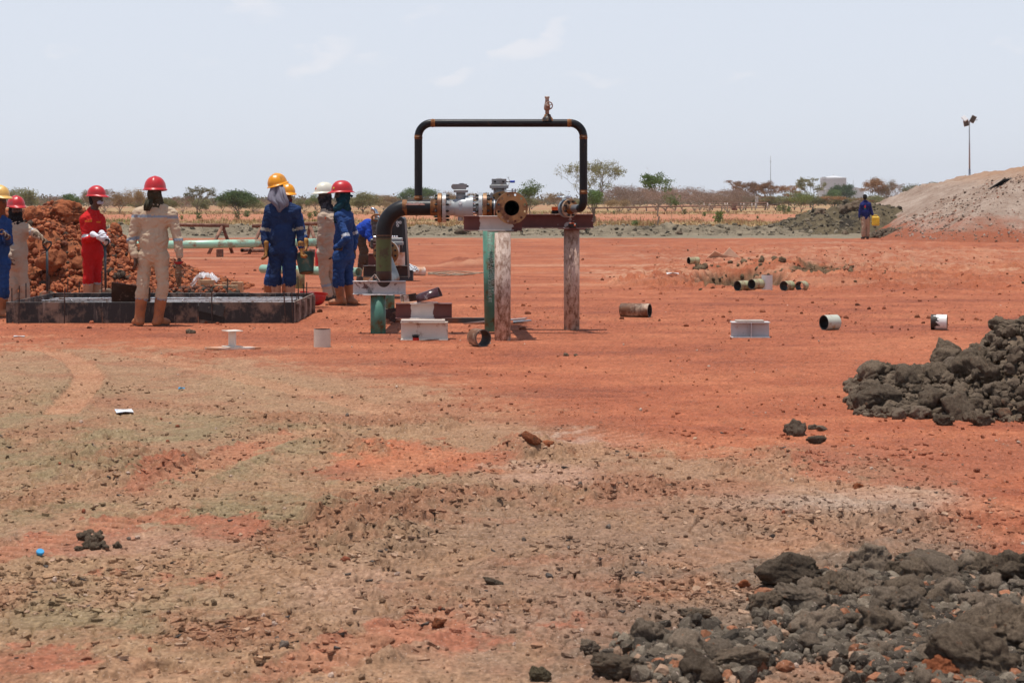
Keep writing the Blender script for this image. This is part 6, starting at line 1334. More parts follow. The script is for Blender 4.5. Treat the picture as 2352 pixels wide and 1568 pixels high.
BRG = earthmat('brown_grey_spoil', (.085,.066,.042), (.21,.165,.10), (.04,.034,.028), .30, 2.5)
RMESH = {}
def rmesh(kind, i, mat, sub=4):
    k = (kind, i, mat.name, sub)
    if k not in RMESH:
        a = dict(clod=(.75, .19), block=(.95, .10), slab=(.8, .12))[kind]; sq = dict(clod=(1, .85, .78), block=(1, .8, .8), slab=(1.2, .8, .5))[kind]
        v, f = rock(i*31+7+len(kind), sub, a[0], a[1], sq, .075 if kind == 'clod' else .035); RMESH[k] = mesh_np(kind, v, f, mat, True)
    return RMESH[k]
def clod(c, r, me, label, group=None, rot=None, sc=(1, 1, 1), name='dirt_clod', cat='clod'):
    o = link(name, me, None, c); o.scale = (r*sc[0], r*sc[1], r*sc[2]); o.rotation_euler = rot or (rrs.uniform(-.5, .5), rrs.uniform(-.5, .5), rrs.uniform(0, 6.3)); return tag(o, label, cat, group)
rrs = random.Random(77)
def rots(n, r_):
    q = r_.normal(size=(n, 4)); q /= np.linalg.norm(q, axis=1)[:, None]; w, x, y, z = q.T
    return np.stack((np.stack((1-2*(y*y+z*z), 2*(x*y-z*w), 2*(x*z+y*w)), 1), np.stack((2*(x*y+z*w), 1-2*(x*x+z*z), 2*(y*z-x*w)), 1), np.stack((2*(x*z-y*w), 2*(y*z+x*w), 1-2*(x*x+y*y)), 1)), 1)
def many(variants, pos, size, seed=0, flat=None, tilt=None):
    """one mesh from scattered copies of small shapes; returns v, f, owner"""
    r_ = np.random.default_rng(seed); n = len(pos); which = r_.integers(0, len(variants), n); V_, F_, O_ = [], [], []; off = 0
    R_ = rots(n, r_)
    if flat is not None:
        th = r_.uniform(0, 2*PI, n); tl = r_.normal(size=(n, 2))*(tilt or .2); ca, sa = np.cos(th), np.sin(th); Z = np.zeros(n); O = np.ones(n)
        Rz = np.stack((np.stack((ca, -sa, Z), 1), np.stack((sa, ca, Z), 1), np.stack((Z, Z, O), 1)), 1)
        T = np.stack((np.stack((O, Z, tl[:, 0]), 1), np.stack((Z, O, tl[:, 1]), 1), np.stack((-tl[:, 0], -tl[:, 1], O), 1)), 1); R_ = T@Rz
    for k, (v, f) in enumerate(variants):
        m = np.where(which == k)[0]
        if len(m) == 0: continue
        w = np.einsum('nij,vj->nvi', R_[m], v)*size[m][:, None, None]+pos[m][:, None, :]
        V_.append(w.reshape(-1, 3)); F_.append((f[None]+(np.arange(len(m))*len(v))[:, None, None]+off).reshape(-1, f.shape[1])); O_.append(np.repeat(m, len(v))); off += len(m)*len(v)
    return np.concatenate(V_), np.concatenate(F_), np.concatenate(O_)
SM1 = [rock(900+i, 1, .9, .16, (1, .85, .7), .1) for i in range(6)]; SM2 = [rock(950+i, 2, .9, .15, (1, .85, .75), .1) for i in range(6)]; SM3 = [rock(970+i, 3, .7, .15, (1, .85, .75), .08) for i in range(5)]
def gzs(x, y):
    h, c = soil(np.asarray(x, float), np.asarray(y, float)); return clean_flat(np.asarray(x), np.asarray(y), h), c
def soilmesh(name, v, f, cols, label, mat=None, smooth=False):
    me = mesh_np(name, v, f, mat or soil_mat, smooth); a = me.attributes.new('soil', 'FLOAT_COLOR', 'POINT'); a.data.foreach_set('color', np.concatenate((np.clip(cols, 0, 1), np.ones((len(v), 1))), 1).astype(np.float32).ravel())
    return tag(link(name, me), label, None, None, 'stuff')
def heap(name, x0, x1, y0, y1, step, hf, mat, label, cat='heap', thingy=True):
    xs = np.arange(x0, x1, step); ys = np.arange(y0, y1, step); gy, gx = np.meshgrid(ys, xs, indexing='ij'); h = hf(gx.ravel(), gy.ravel()); nx = len(xs)
    base = gzs(gx.ravel(), gy.ravel())[0] if y1 < 60 else np.zeros(h.shape)
    v = np.stack((gx.ravel(), gy.ravel(), base+h-.03), 1); i = (np.arange(len(ys)-1)[:, None]*nx+np.arange(nx-1)).ravel(); f = np.stack((i, i+1, i+nx+1, i+nx), 1)
    f = f[(h[f] > .004).any(1)]; used = np.unique(f); rm = -np.ones(len(v), int); rm[used] = np.arange(len(used)); c = np.array(((x0+x1)/2, (y0+y1)/2, 0))
    o = link(name, mesh_np(name, v[used]-c, rm[f], mat, True), None, c); return tag(o, label, cat)
def mound_scatter(hf, x0, x1, y0, y1, n, smin, smax, pw, seed, hmin=.02):
    r_ = np.random.default_rng(seed); x = r_.uniform(x0, x1, n*4); y = r_.uniform(y0, y1, n*4); h = hf(x, y); m = np.where(h > hmin)[0][:n]; s = smin+(smax-smin)*r_.random(len(m))**pw
    b = gzs(x[m], y[m])[0] if y1 < 60 else 0; return np.stack((x[m], y[m], b+h[m]), 1), s
# --- dark heap at the right
def hA(x, y):
    e = fbm2(x*1.7, y*1.7, 4, 301)*.25; rid = np.interp(x-.187*(y-13.3)+e*.35, [2.42, 2.9, 3.3, 3.5, 3.62, 4.2, 5.2, 8], [0, .14, .24, .34, .50, .56, .72, .6])
    fr = 12.55+.1*np.sin(x*3)+e*.5; return rid*sstep(0, 1, (y-fr)/1.35)**.8*(1-sstep(14.4, 16.2, y+e))*(1+.3*fbm2(x*3, y*3, 3, 303))
heap('dark_soil_heap', 2.2, 8, 12.3, 16.4, .035, lambda x, y: np.maximum(hA(x, y)-.03, 0), DK, 'heap of dark grey clay clods at the right edge of the pad', 'heap')
GA = 'clods on the dark heap at the right edge'
pos, sz = mound_scatter(hA, 2.3, 5.2, 12.5, 15.4, 90, .055, .15, 1.8, 5)
for p_, s_ in zip(pos, sz): clod((p_[0], p_[1], p_[2]+s_*.25), s_, rmesh(rrs.choice(('clod', 'clod', 'block')), rrs.randrange(7), DK if rrs.random() < .8 else DKG, 4), 'dark grey clay clod lying on the heap at the right edge', GA)
pos, sz = mound_scatter(hA, 2.3, 6, 12.4, 15.9, 5200, .010, .055, 1.8, 6, .005); v, f, ow = many(SM2, pos, sz, 7)
tag(link('clay_crumbs', mesh_np('crumbs', v, f, DK, False)), 'small dark crumbs filling the heap at the right edge', None, None, 'stuff')
def at(px, py, r, Y=None): q = G(px, py); return (q.x, q.y+r*.5, gz(q.x, q.y)+r*.42)
HERO = [(2022,946,.185,'block','big dark clod with an orange brown face at the left foot of the heap',DK,(1.05,.8,.85)),(1972,935,.07,'clod','small dark clod tucked left of the big front clod',DK,None),(2066,962,.06,'block','blue grey clod in front of the big clod at the heap foot',DKG,None),(2118,962,.075,'clod','grey brown clod right of the blue grey one at the heap foot',DKG,None),
 (1832,1001,.075,'clod','lone dark clod standing clear left of the dark heap',DKG,(.9,.8,1.15)),(1879,1020,.055,'block','lone jagged black clod below and right of the standing one',DK,(1.2,.8,.6)),(1868,987,.028,'clod','small grey stone between the two lone clods',DKG,None),(1887,990,.035,'slab','flat grey stone right of the lone standing clod',DKG,None),
 (2170,978,.06,'clod','dark clod at the front foot of the heap in its middle',DK,None),(2255,978,.075,'clod','dark round clod at the very front of the heap right of its middle',DK,None)]
for (px, py, r, kd, lab, mt, sc) in HERO: clod(at(px, py, r), r, rmesh(kd, rrs.randrange(7), mt, 5 if r > .1 else 4), lab, None, (rrs.uniform(-.2,.2), rrs.uniform(-.2,.2), rrs.uniform(-.5,.5)), sc or (1,1,1))
# --- clods in the near right corner
HB = [(1822,1352,.118,'block',DK,'long dark slab of clay, topmost at the left of the near rubble',(1.2,.8,.75)),(2008,1313,.080,'clod',DKG,'tall pale grey clod, highest of the near rubble',(1,.9,1.1)),(1972,1322,.05,'clod',DKG,'small clod leaning on the tallest clod of the near rubble',None),(1923,1384,.08,'clod',DK,'dark hollow clod under the long slab end',(1,.8,1)),(1988,1374,.072,'clod',DKG,'pale round clod below the tallest clod',None),
 (1840,1406,.092,'clod',DKG,'lumpy grey clod with yellowish stains below the long slab',(1.05,.8,.65)),(1762,1412,.062,'clod',DK,'dark round clod at the left end of the near rubble',None),(2135,1322,.098,'block',DKG,'wide wedge shaped clod at the back of the near rubble',(1.1,.8,.7)),(2184,1388,.08,'block',DKG,'pale faceted clod right of centre in the near rubble',None),(2078,1418,.078,'clod',DKG,'round pale clod in the middle of the near rubble',None),
 (2060,1330,.055,'clod',DK,'dark clod between the tallest clod and the wedge',None),(2260,1330,.085,'clod',DK,'dark spiky clod at the upper right of the near rubble',None),(2330,1340,.09,'clod',DK,'dark clod at the right edge of the near rubble',None),(1354,1500,.036,'clod',DKG,'single pale grey clod lying apart at the lower middle',None),(2250,1562,.125,'clod',DK,'large black clod in the lower right corner',(1.1,.9,.9)),(2345,1500,.12,'clod',DK,'black clod at the right edge above the corner clod',None),
 (1960,1450,.05,'block',DKG,'grey faceted clod in front of the rubble centre',None),(2300,1440,.075,'block',DKG,'pale block right in the near rubble',None),(2240,1410,.06,'clod',DKG,'grey clod beside the pale faceted one',None),(1480,1475,.04,'clod',DK,'dark clod in the lower middle rubble patch',None),(1640,1530,.065,'block',DKG,'grey broken clod in the lower middle rubble patch',None),(1700,1548,.085,'block',DK,'dark split clod at the front of the lower middle rubble',(1.2,.8,.6)),(1420,1562,.07,'clod',DK,'wide dark clod at the bottom edge of the picture',(1.3,.8,.7)),(2170,1565,.06,'clod',RDL,'orange clod at the bottom edge near the corner clod',None),(1600,1432,.05,'slab',DK,'dark crust piece at the top of the lower middle rubble',None),
 (1240,1562,.034,'clod',BRG,'brown clod at the bottom edge in the middle',None)]
for (px, py, r, kd, mt, lab, sc) in HB: clod(at(px, py, r), r, rmesh(kd, rrs.randrange(7), mt, 5), lab, None, (rrs.uniform(-.3,.3), rrs.uniform(-.25,.25), rrs.uniform(-.6,.6)), sc or (1,1,1))
def maskB(px, py): return np.clip(blob(px, py, 2230, 1425, 440, 120, .25)+blob(px, py, 1600, 1510, 170, 58, .4)+blob(px, py, 2280, 1540, 260, 80, .4), 0, 1)
def scatter_px(n, mask, box, seed):
    r_ = np.random.default_rng(seed); px = r_.uniform(box[0], box[2], n*6); py = r_.uniform(box[1], box[3], n*6); m = np.where(mask(px, py) > r_.random(n*6))[0][:n]
    Y = F*CH/(py[m]-HZ); return (px[m]-CX)/F*Y, Y, r_
xb, yb, r_ = scatter_px(85, lambda a, b: maskB(a, b) > .45, (1400, 1290, 2480, 1600), 21); zb = gzs(xb, yb)[0]
for x_, y_, z_ in zip(xb, yb, zb):
    s_ = .028+.055*rrs.random()**1.8; clod((x_, y_, z_+s_*.4), s_, rmesh(rrs.choice(('clod', 'clod', 'block')), rrs.randrange(7), rrs.choice((DK, DKG, DKG)), 4), 'grey clay clod in the near right rubble', 'middle sized clods of the near right rubble')
xb, yb, r_ = scatter_px(9000, maskB, (1350, 1250, 2480, 1640), 22); zb = gzs(xb, yb)[0]; s_ = .004+.036*r_.random(len(xb))**3.0
v, f, ow = many(SM2, np.stack((xb, yb, zb+s_*.35), 1), s_, 23); tc_ = np.array([(.07,.056,.043), (.125,.10,.075), (.18,.145,.108), (.28,.12,.065), (.33,.21,.14), (.10,.08,.06)])[r_.choice(6, len(xb), p=[.28,.28,.18,.09,.07,.10])]*r_.uniform(.75, 1.25, (len(xb), 1))
soilmesh('rubble', v, f, tc_[ow], 'loose grey and orange rubble between the near clods', None, False)
# --- small nodule heap at the left
for (px, py, r) in ((190,1245,.030),(205,1232,.032),(222,1243,.030),(198,1258,.026),(216,1262,.026),(232,1258,.024),(242,1262,.018),(180,1262,.018),(208,1248,.030),(228,1228,.016)): clod(at(px, py, r), r, rmesh('clod', rrs.randrange(7), DK, 4), 'dark nodule of the small clump on the cracked mud at the left', 'nodules of the small dark clump')
clod(at(268, 1257, .022), .022, rmesh('clod', 3, DK, 4), 'lone small dark nodule just right of the dark clump', None)
# --- red heap behind the workers
def hR(x, y):
    e = fbm2(x*.9, y*.9, 4, 311); rid = np.interp(x, [-12.5, -10.5, -8.6, -8.2, -7.9, -7.45, -7.0, -6.2, -5.4, -4.6], [1.0, 1.25, 1.22, 1.32, 1.38, 1.32, 1.05, .66, .30, 0])
    return rid*sstep(27.6, 30.6, y+e*.5)**.75*(1-sstep(31.2, 34.0, y+e*.4))*(1+.16*fbm2(x*2.2, y*2.2, 4, 313))
heap('red_soil_heap', -13, -4.4, 27.2, 34.4, .06, lambda x, y: np.maximum(hR(x, y)-.03, 0), RDC, 'tall heap of crumbly red earth behind the workers at the left', 'heap')
pos, sz = mound_scatter(hR, -9.6, -4.6, 27.4, 31.2, 60, .06, .19, 2.4, 15)
for p_, s_ in zip(pos, sz): clod((p_[0], p_[1], p_[2]+s_*.15), s_, rmesh(rrs.choice(('clod', 'block')), rrs.randrange(7), rrs.choice((RDC, RDC, RDL)), 4), 'red earth clod lying on the tall heap behind the workers', 'clods on the red heap')
q = P(155, 492, 30.2); clod((q.x, q.y, q.z), .27, rmesh('clod', 2, RDC, 5), 'largest dark red clod on top of the heap behind the workers', None, (.2,.1,.4), (1.05,.9,.95))
q = P(118, 600, 28.6); clod((q.x, q.y, q.z), .24, rmesh('block', 4, RDL, 5), 'big orange clod low on the red heap beside the shovel', None, (.3,.2,.9)); q = P(66, 522, 29.9); clod((q.x, q.y, q.z), .22, rmesh('slab', 1, RDL, 5), 'smooth orange slab at the left shoulder of the red heap', None, (-.1,-.5,.2))
pos, sz = mound_scatter(hR, -12.5, -4.4, 27.3, 33, 14000, .012, .07, 2.4, 16, .004); v, f, ow = many(SM2, pos, sz, 17)
c_ = np.array([(.40,.13,.058), (.29,.09,.043), (.16,.06,.035), (.08,.055,.04)])[np.random.default_rng(3).choice(4, len(pos), p=[.42,.33,.15,.10])]; soilmesh('red_crumbs', v, f, c_[ow], 'red and brown crumbs covering the heap behind the workers', None, False)
def hS(x, y): return .22*np.clip(blob(x, y, -4.75, 26.6, .95, .42, .5), 0, 1)*(1+.5*fbm2(x*4, y*4, 3, 317))
pos, sz = mound_scatter(hS, -6.5, -3.2, 25.9, 27.6, 700, .015, .06, 1.6, 18, .01); v, f, ow = many(SM2, pos, sz, 19); c_ = np.array([(.30,.095,.045), (.06,.05,.04), (.14,.06,.04)])[np.random.default_rng(4).choice(3, len(pos))]; soilmesh('soil_crumbs', v, f, c_[ow], 'red and black crumbs piled low behind the back board', None, True)
# --- far brown heap and pale mound on the right
def hF(x, y):
    e = fbm2(x*.5, y*.5, 5, 321)
    rid = np.interp(x, [8, 11.5, 12.6, 13.5, 15.3, 16, 17.5, 20, 26, 40], [0, .25, .62, .9, 1.25, 1.22, 1.05, 1.45, 1.6, 1.5]); fr = 78.2+e*.6
    return rid*sstep(0, 1, (y-fr)/3.2)**.8*(1-sstep(83.5, 87.5, y+e))*(1+.35*fbm2(x*1.3, y*1.3, 4, 323))+np.abs(fbm2(x*2.6, y*2.6, 4, 325))*.22*(rid > .05)*sstep(0, .4, (y-fr)/3.2)*(1-sstep(85, 87, y))
heap('brown_soil_heap', 8, 42, 77.6, 88, .11, hF, BRG, 'long heap of brown grey spoil behind the distant walker', 'heap')
def bermh(x, y): return .42*np.exp(-((y-79.9)/1.3)**2)*(1+.5*fbm2(x*.8, y*.8, 5, 331))*sstep(15, 11, x)+np.abs(fbm2(x*2.4, y*2.4, 3, 333))*.16*np.exp(-((y-79.7)/1.2)**2)
heap('earth_bank', -26, 15, 77.2, 83.5, .12, bermh, earthmat('grey_brown_bank', (.10,.082,.058), (.25,.205,.145), (.05,.042,.034), .22, 2.2), 'low bank of grey brown spoil along the far edge of the red pad', 'bank')
q = P(765, 540, 78.8)
for (px, py, r) in ((773*1.0, 543, .28), (1058, 536, .30), (1075, 540, .2), (640, 545, .2), (1300, 541, .16), (1560, 541, .2), (1990, 478, .4), (1962, 486, .35), (1940, 545, .2), (1905, 492, .28)):
    q = P(px, py, 78.6); clod((q.x, q.y+(2.5 if py < 500 else 0), max(q.z, r*.4)), r, rmesh('clod', rrs.randrange(7), DK, 4), 'dark lump of spoil on the far bank', 'dark lumps on the far banks')
PM = NT('pale_mound_soil'); zz = PM.sep(2); a = PM.mix(PM.rng(PM.noise(1.1, 8, .7), .38, .62), (.26,.18,.135,1), (.39,.30,.24,1)); lo = PM.math('ADD', zz, PM.math('MULTIPLY', PM.noise(.9, 6, .65, None, 3), 2.2))
a = PM.mix(PM.rng(lo, 1.35, 2.1), (.30,.10,.055,1), a); a = PM.mix(PM.rng(PM.math('ADD', zz, PM.noise(.6, 4)), 2.7, 3.5, 0, .75), a, (.36,.20,.115,1)); a = PM.mix(PM.rng(PM.noise(7, 8, .75, None, 9), .58, .66, 0, .8), a, (.12,.09,.07,1)); a = PM.mix(PM.rng(PM.noise(15, 5, .6, None, 19), .66, .70, 0, .6), a, (.46,.38,.32,1))
PM.bump(PM.noise(5, 8, .7), .8, .12); PM.bump(PM.noise(22, 5), .5, .03); PM = PM.done(a, .95, 0, .1)
def hM(x, y):
    e = fbm2(x*.35, y*.35, 4, 341)*.8; sl = (x-15.4+e*.5+(y-72)*.05)*.46; fr = (y-67.4-(20-x)*.10+e*.4)*.46; bk = (92-y)*.5; h = np.minimum(np.minimum(sl, fr), np.minimum(bk, np.interp(x, [14, 20.4, 22, 26, 60], [2.0, 2.35, 2.75, 3.6, 4.2])+e*.2)); return np.maximum(h, 0)*(1+.04*fbm2(x*1.5, y*1.5, 4, 343))+(h > 0)*np.abs(fbm2(x*1.9, y*1.9, 4, 345))*.12
heap('pale_spoil_mound', 13, 46, 65.5, 92, .16, hM, PM, 'large pale pinkish mound of dumped earth with a red foot at right', 'mound')
r_ = np.random.default_rng(51); x = r_.uniform(15.5, 30, 7000); y = r_.uniform(66, 78, 7000); h = hM(x, y); m = h > .05; s_ = .012+.07*r_.random(m.sum())**4; v, f, ow = many(SM1, np.stack((x[m], y[m], h[m]+s_*.1-.03), 1), s_, 52)
c_ = np.array([(.34,.25,.20), (.28,.18,.13), (.13,.095,.07), (.42,.34,.28), (.30,.12,.07)])[r_.choice(5, m.sum(), p=[.3,.25,.25,.1,.1])]; soilmesh('mound_rubble', v, f, c_[ow], 'small stones strewn over the large pale mound', None, False)
q = P(2130, 533, 70); m_ = MB(); 
for (px0, px1, py, lab) in ((1862, 1900, 556, 'low dark crumbs at the left toe of the pale mound'),): pass
def hT(x, y): return .30*blob(x, y, 15.9, 75.6, .9, .7, .5)
pos, sz = mound_scatter(hT, 14.5, 17.5, 74, 77.5, 400, .04, .16, 2, 53); v, f, ow = many(SM2, pos, sz, 54); tag(link('dark_crumbs', mesh_np('dk', v, f, DK, True)), 'low dark crumbs at the left toe of the pale mound', None, None, 'stuff')
# black sheet scrap on the mound
q = P(2335, 728-0, 76)
q = P(2005*1.0+0, 0, 1) if False else P(2318, 732, 1) if False else P(2013, 726, 1)
c = P(2019, 727, 1) if False else None
qx = P(3200/1.7415+2085/2.614/1.7415, 420/1.7415+812/2.614/1.7415, 74.5); zz = float(hM(np.array([qx.x]), np.array([qx.y]))[0]); m_ = MB(); m_.prism([V((qx.x, qx.y, zz))+V(p_) for p_ in ((-.5,-.1,-.15), (.1,-.2,.25), (.55,0,.28), (.2,.2,.05))], (0,.02,.02)); tag(m_.build('black_plastic_scrap', BLKPL, None, (qx.x, qx.y, zz)), 'black plastic scrap caught near the top of the pale mound', 'plastic scrap')
# --- clods in and round the pit
r_ = np.random.default_rng(61); px = np.concatenate((r_.uniform(1600, 1798, 900), r_.uniform(1500, 2352, 900), r_.uniform(1820, 1960, 200))); py = np.concatenate((r_.uniform(615, 637, 900), r_.uniform(572, 668, 900), r_.uniform(618, 640, 200))); Y = F*CH/(py-HZ); x = (px-CX)/F*Y; h, c_ = gzs(x, Y)
s_ = np.concatenate((np.where(r_.random(900) < .16, .02+.08*r_.random(900)**2, .004), .010+.035*r_.random(900)**5, .02+.05*r_.random(200)**3)); v, f, ow = many(SM2, np.stack((x, Y, h+s_*.2), 1), s_, 62); k = np.where(np.arange(2000) < 900, 0, 1); c2 = np.where((k[:, None] == 0) | (r_.random((2000, 1)) < .12), np.array([(.15,.105,.062)]), c_*.85)*r_.uniform(.5, 1.4, (2000, 1)); soilmesh('pit_lumps', v, f, c2[ow], 'brown and red lumps of earth in and around the pit', None, False)
# --- flakes of dried mud and grit over the near ground
def shard(seed):
    r_ = np.random.default_rng(seed); n = r_.integers(4, 7); a = np.sort(r_.uniform(0, 2*PI, n)); a = a+np.linspace(0, .01, n); rr = r_.uniform(.6, 1.1, n); el = r_.uniform(.45, .9); x = np.cos(a)*rr; y = np.sin(a)*rr*el; t_ = r_.uniform(.10, .22); cz = r_.uniform(-.12, .12, n)
    v = np.concatenate((np.stack((x, y, cz+t_), 1), np.stack((x*.92, y*.92, cz*0-t_), 1), [[0, 0, t_*.6]])); f = []
    for i in range(n): j = (i+1) % n; f += [[2*n, i, j], [i, n+i, n+j], [i, n+j, j]]
    return v, np.array(f)
SH = [shard(i) for i in range(14)]
def mudmask(px, py):
    Yq = F*CH/(py-HZ); xq = (px-CX)/F*Yq; n = fbm2(xq*1.1, Yq*.9, 4, 131)+.6*fbm2(xq*4, Yq*3, 3, 132)
    a = np.clip(blob(px, py, 300, 1160, 1150, 330, .3)+blob(px, py, 1500, 1240, 800, 230, .4)+blob(px, py, 1750, 1090, 420, 90, .5), 0, 1)
    lump = blob(px, py, 860, 1215, 140, 80, .5)+blob(px, py, 1120, 1140, 190, 24, .5)*.8+blob(px, py, 1420, 1120, 150, 24, .5)+blob(px, py, 1225, 1030, 70, 14, .5)+blob(px, py, 850, 1028, 60, 12, .5)+blob(px, py, 300, 1070, 190, 35, .5)*.5+blob(px, py, 80, 915, 70, 14, .5)+blob(px, py, 950, 970, 150, 18, .5)*.5+blob(px, py, 2000, 1200, 420, 30, .6)*.5+blob(px, py, 1780, 1060, 130, 26, .5)+blob(px, py, 1950, 1210, 300, 40, .5)*.6
    return np.clip(a*(.08+.75*sstep(.0, .6, n))+lump, 0, 1)
xb, yb, r_ = scatter_px(15000, mudmask, (-60, 870, 2420, 1640), 31); zb, cb = gzs(xb, yb); s_ = (.004+.024*r_.random(len(xb))**4)
v, f, ow = many(SH, np.stack((xb, yb, zb+s_*.12), 1), s_, 33, True, .20); br = r_.uniform(.72, 1.32, (len(xb), 1)); cc_ = cb*br; gcol = np.where(r_.random((len(xb), 1)) < .12, np.array([(.42,.27,.18)]), cc_); gcol = np.where(r_.random((len(xb), 1)) < .03, np.array([(.09,.075,.065)]), gcol); soilmesh('mud_flakes', v, f, gcol[ow], 'curled flakes of dried mud scattered over the near ground')
xb, yb, r_ = scatter_px(11000, lambda a, b: .12+.88*sstep(-.1, .4, fbm2((a-CX)/F*F*CH/(b-HZ)*.8, F*CH/(b-HZ)*.7, 4, 141)), (-60, 640, 2420, 1640), 35); zb, cb = gzs(xb, yb); s_ = .0022+.016*r_.random(len(xb))**9+.00022*yb*r_.random(len(xb))
v, f, ow = many(SM1, np.stack((xb, yb, zb+s_*.3), 1), s_, 37); gcol = cb*r_.uniform(.55, 1.15, (len(xb), 1)); gcol = np.where(r_.random((len(xb), 1)) < .06, np.array([(.50,.36,.28)]), gcol); soilmesh('loose_grit', v, f, gcol[ow], 'small crumbs and grit scattered over the ground', None, False)
xb, yb, r_ = scatter_px(1500, lambda a, b: np.ones(a.shape), (-60, 552, 2420, 760), 38); zb, cb = gzs(xb, yb); s_ = .008+.04*r_.random(len(xb))**7; v, f, ow = many(SM2, np.stack((xb, yb, zb+s_*.1), 1), s_, 39); soilmesh('far_crumbs', v, f, (cb*r_.uniform(.35, .95, (len(xb), 1)))[ow], 'scattered lumps on the far part of the red pad', None, True)
xb, yb, r_ = scatter_px(36, lambda a, b: np.ones(a.shape), (0, 900, 2352, 1560), 41); zb, cb = gzs(xb, yb)
v, f, ow = many(SM3, np.stack((xb, yb, zb+.006), 1), .010+.016*r_.random(len(xb))**2, 43); soilmesh('pebbles', v, f, (np.where(r_.random((len(xb), 1)) < .6, np.array([(.27,.085,.045)]), np.array([(.13,.10,.08)]))*r_.uniform(.7, 1.3, (len(xb), 1)))[ow], 'rounded red and grey pebbles on the near ground', None, True)
for i, (px, py, r, kd, mt, lab) in enumerate(((1220,1040,.055,'slab',RDC,'pale tipped upturned mud slab in the middle of the ground'),(1255,1032,.045,'slab',RDC,'brown upturned mud slab beside the pale tipped one'),(1972,1118,.030,'clod',RDC,'small brown stone right of centre on the bare ground'),(1006,1438,.028,'clod',RDC,'dark red lump near the bottom left of centre'),(1134,1340,.035,'slab',DK,'thin dark upturned crust in the middle foreground'),(437,766,.05,'clod',DK,'small black dirt lump left of the beam stub'),(1300,817,.03,'clod',DK,'pair of black crumbs below the white post, left one'),(1322,818,.022,'clod',DK,'pair of black crumbs below the white post, right one'),(1708,1352,.03,'slab',RDL,'flat orange stone at the left of the near rubble'))): clod(at(px, py, r*.6), r, rmesh(kd, i % 7, mt, 4), lab, None)

# crumbs over the far banks
r_ = np.random.default_rng(71); x = np.concatenate((r_.uniform(-25, 14, 5200), r_.uniform(9, 26, 5200))); y = np.concatenate((r_.uniform(78, 82, 5200), r_.uniform(78, 83.5, 5200))); h = np.concatenate((bermh(x[:5200], y[:5200]), hF(x[5200:], y[5200:]))); m = h > .06; s_ = .02+.13*r_.random(m.sum())**6; v, f, ow = many(SM1, np.stack((x[m], y[m], h[m]-.03), 1), s_, 72)
c_ = np.array([(.17,.14,.10), (.10,.085,.06), (.05,.045,.035), (.26,.22,.16)])[r_.choice(4, m.sum(), p=[.35,.3,.2,.15])]; soilmesh('bank_crumbs', v, f, c_[ow], 'lumps and crumbs of spoil over the far banks', None, False)
# ---------------------------------------------------------------- vegetation
def leafmat(name, c, c2, tr=.25):
    t = NT(name); oi = t.n.new('ShaderNodeObjectInfo'); col = t.mix(t.rng(t.noise(1.3, 4, .6), .35, .65), rgba(c), rgba(c2)); col = t.mix(1., col, t.mix(oi.outputs['Random'], (.8,.8,.8,1), (1.2,1.2,1.15,1)), 'MULTIPLY')
    m = t.done(col, .8, 0, .1); tb = t.n.new('ShaderNodeBsdfTranslucent'); t.put(tb.inputs[0], col); mx_ = t.n.new('ShaderNodeMixShader'); mx_.inputs[0].default_value = tr; o = t.n['Material Output']; t.l.new(t.b.outputs[0], mx_.inputs[1]); t.l.new(tb.outputs[0], mx_.inputs[2]); t.l.new(mx_.outputs[0], o.inputs[0]); return m
BARK = M('grey_brown_bark', (.13,.095,.07), .9, 0, .3, 8); BARKP = M('pale_dry_bark', (.30,.22,.17), .9, 0, .2, 8)
LG = leafmat('fresh_green_leaves', (.10,.155,.05), (.17,.22,.085)); LO = leafmat('olive_leaves', (.17,.17,.075), (.27,.24,.12)); LT = leafmat('straw_brown_leaves', (.26,.17,.085), (.36,.24,.12)); LP = leafmat('dry_pinkish_twigs', (.26,.17,.13), (.36,.26,.20)); LD = leafmat('dark_green_leaves', (.06,.095,.035), (.11,.15,.055)); LR = leafmat('rust_brown_leaves', (.27,.135,.065), (.34,.20,.10)); LY = leafmat('yellow_green_leaves', (.16,.20,.055), (.24,.25,.09))
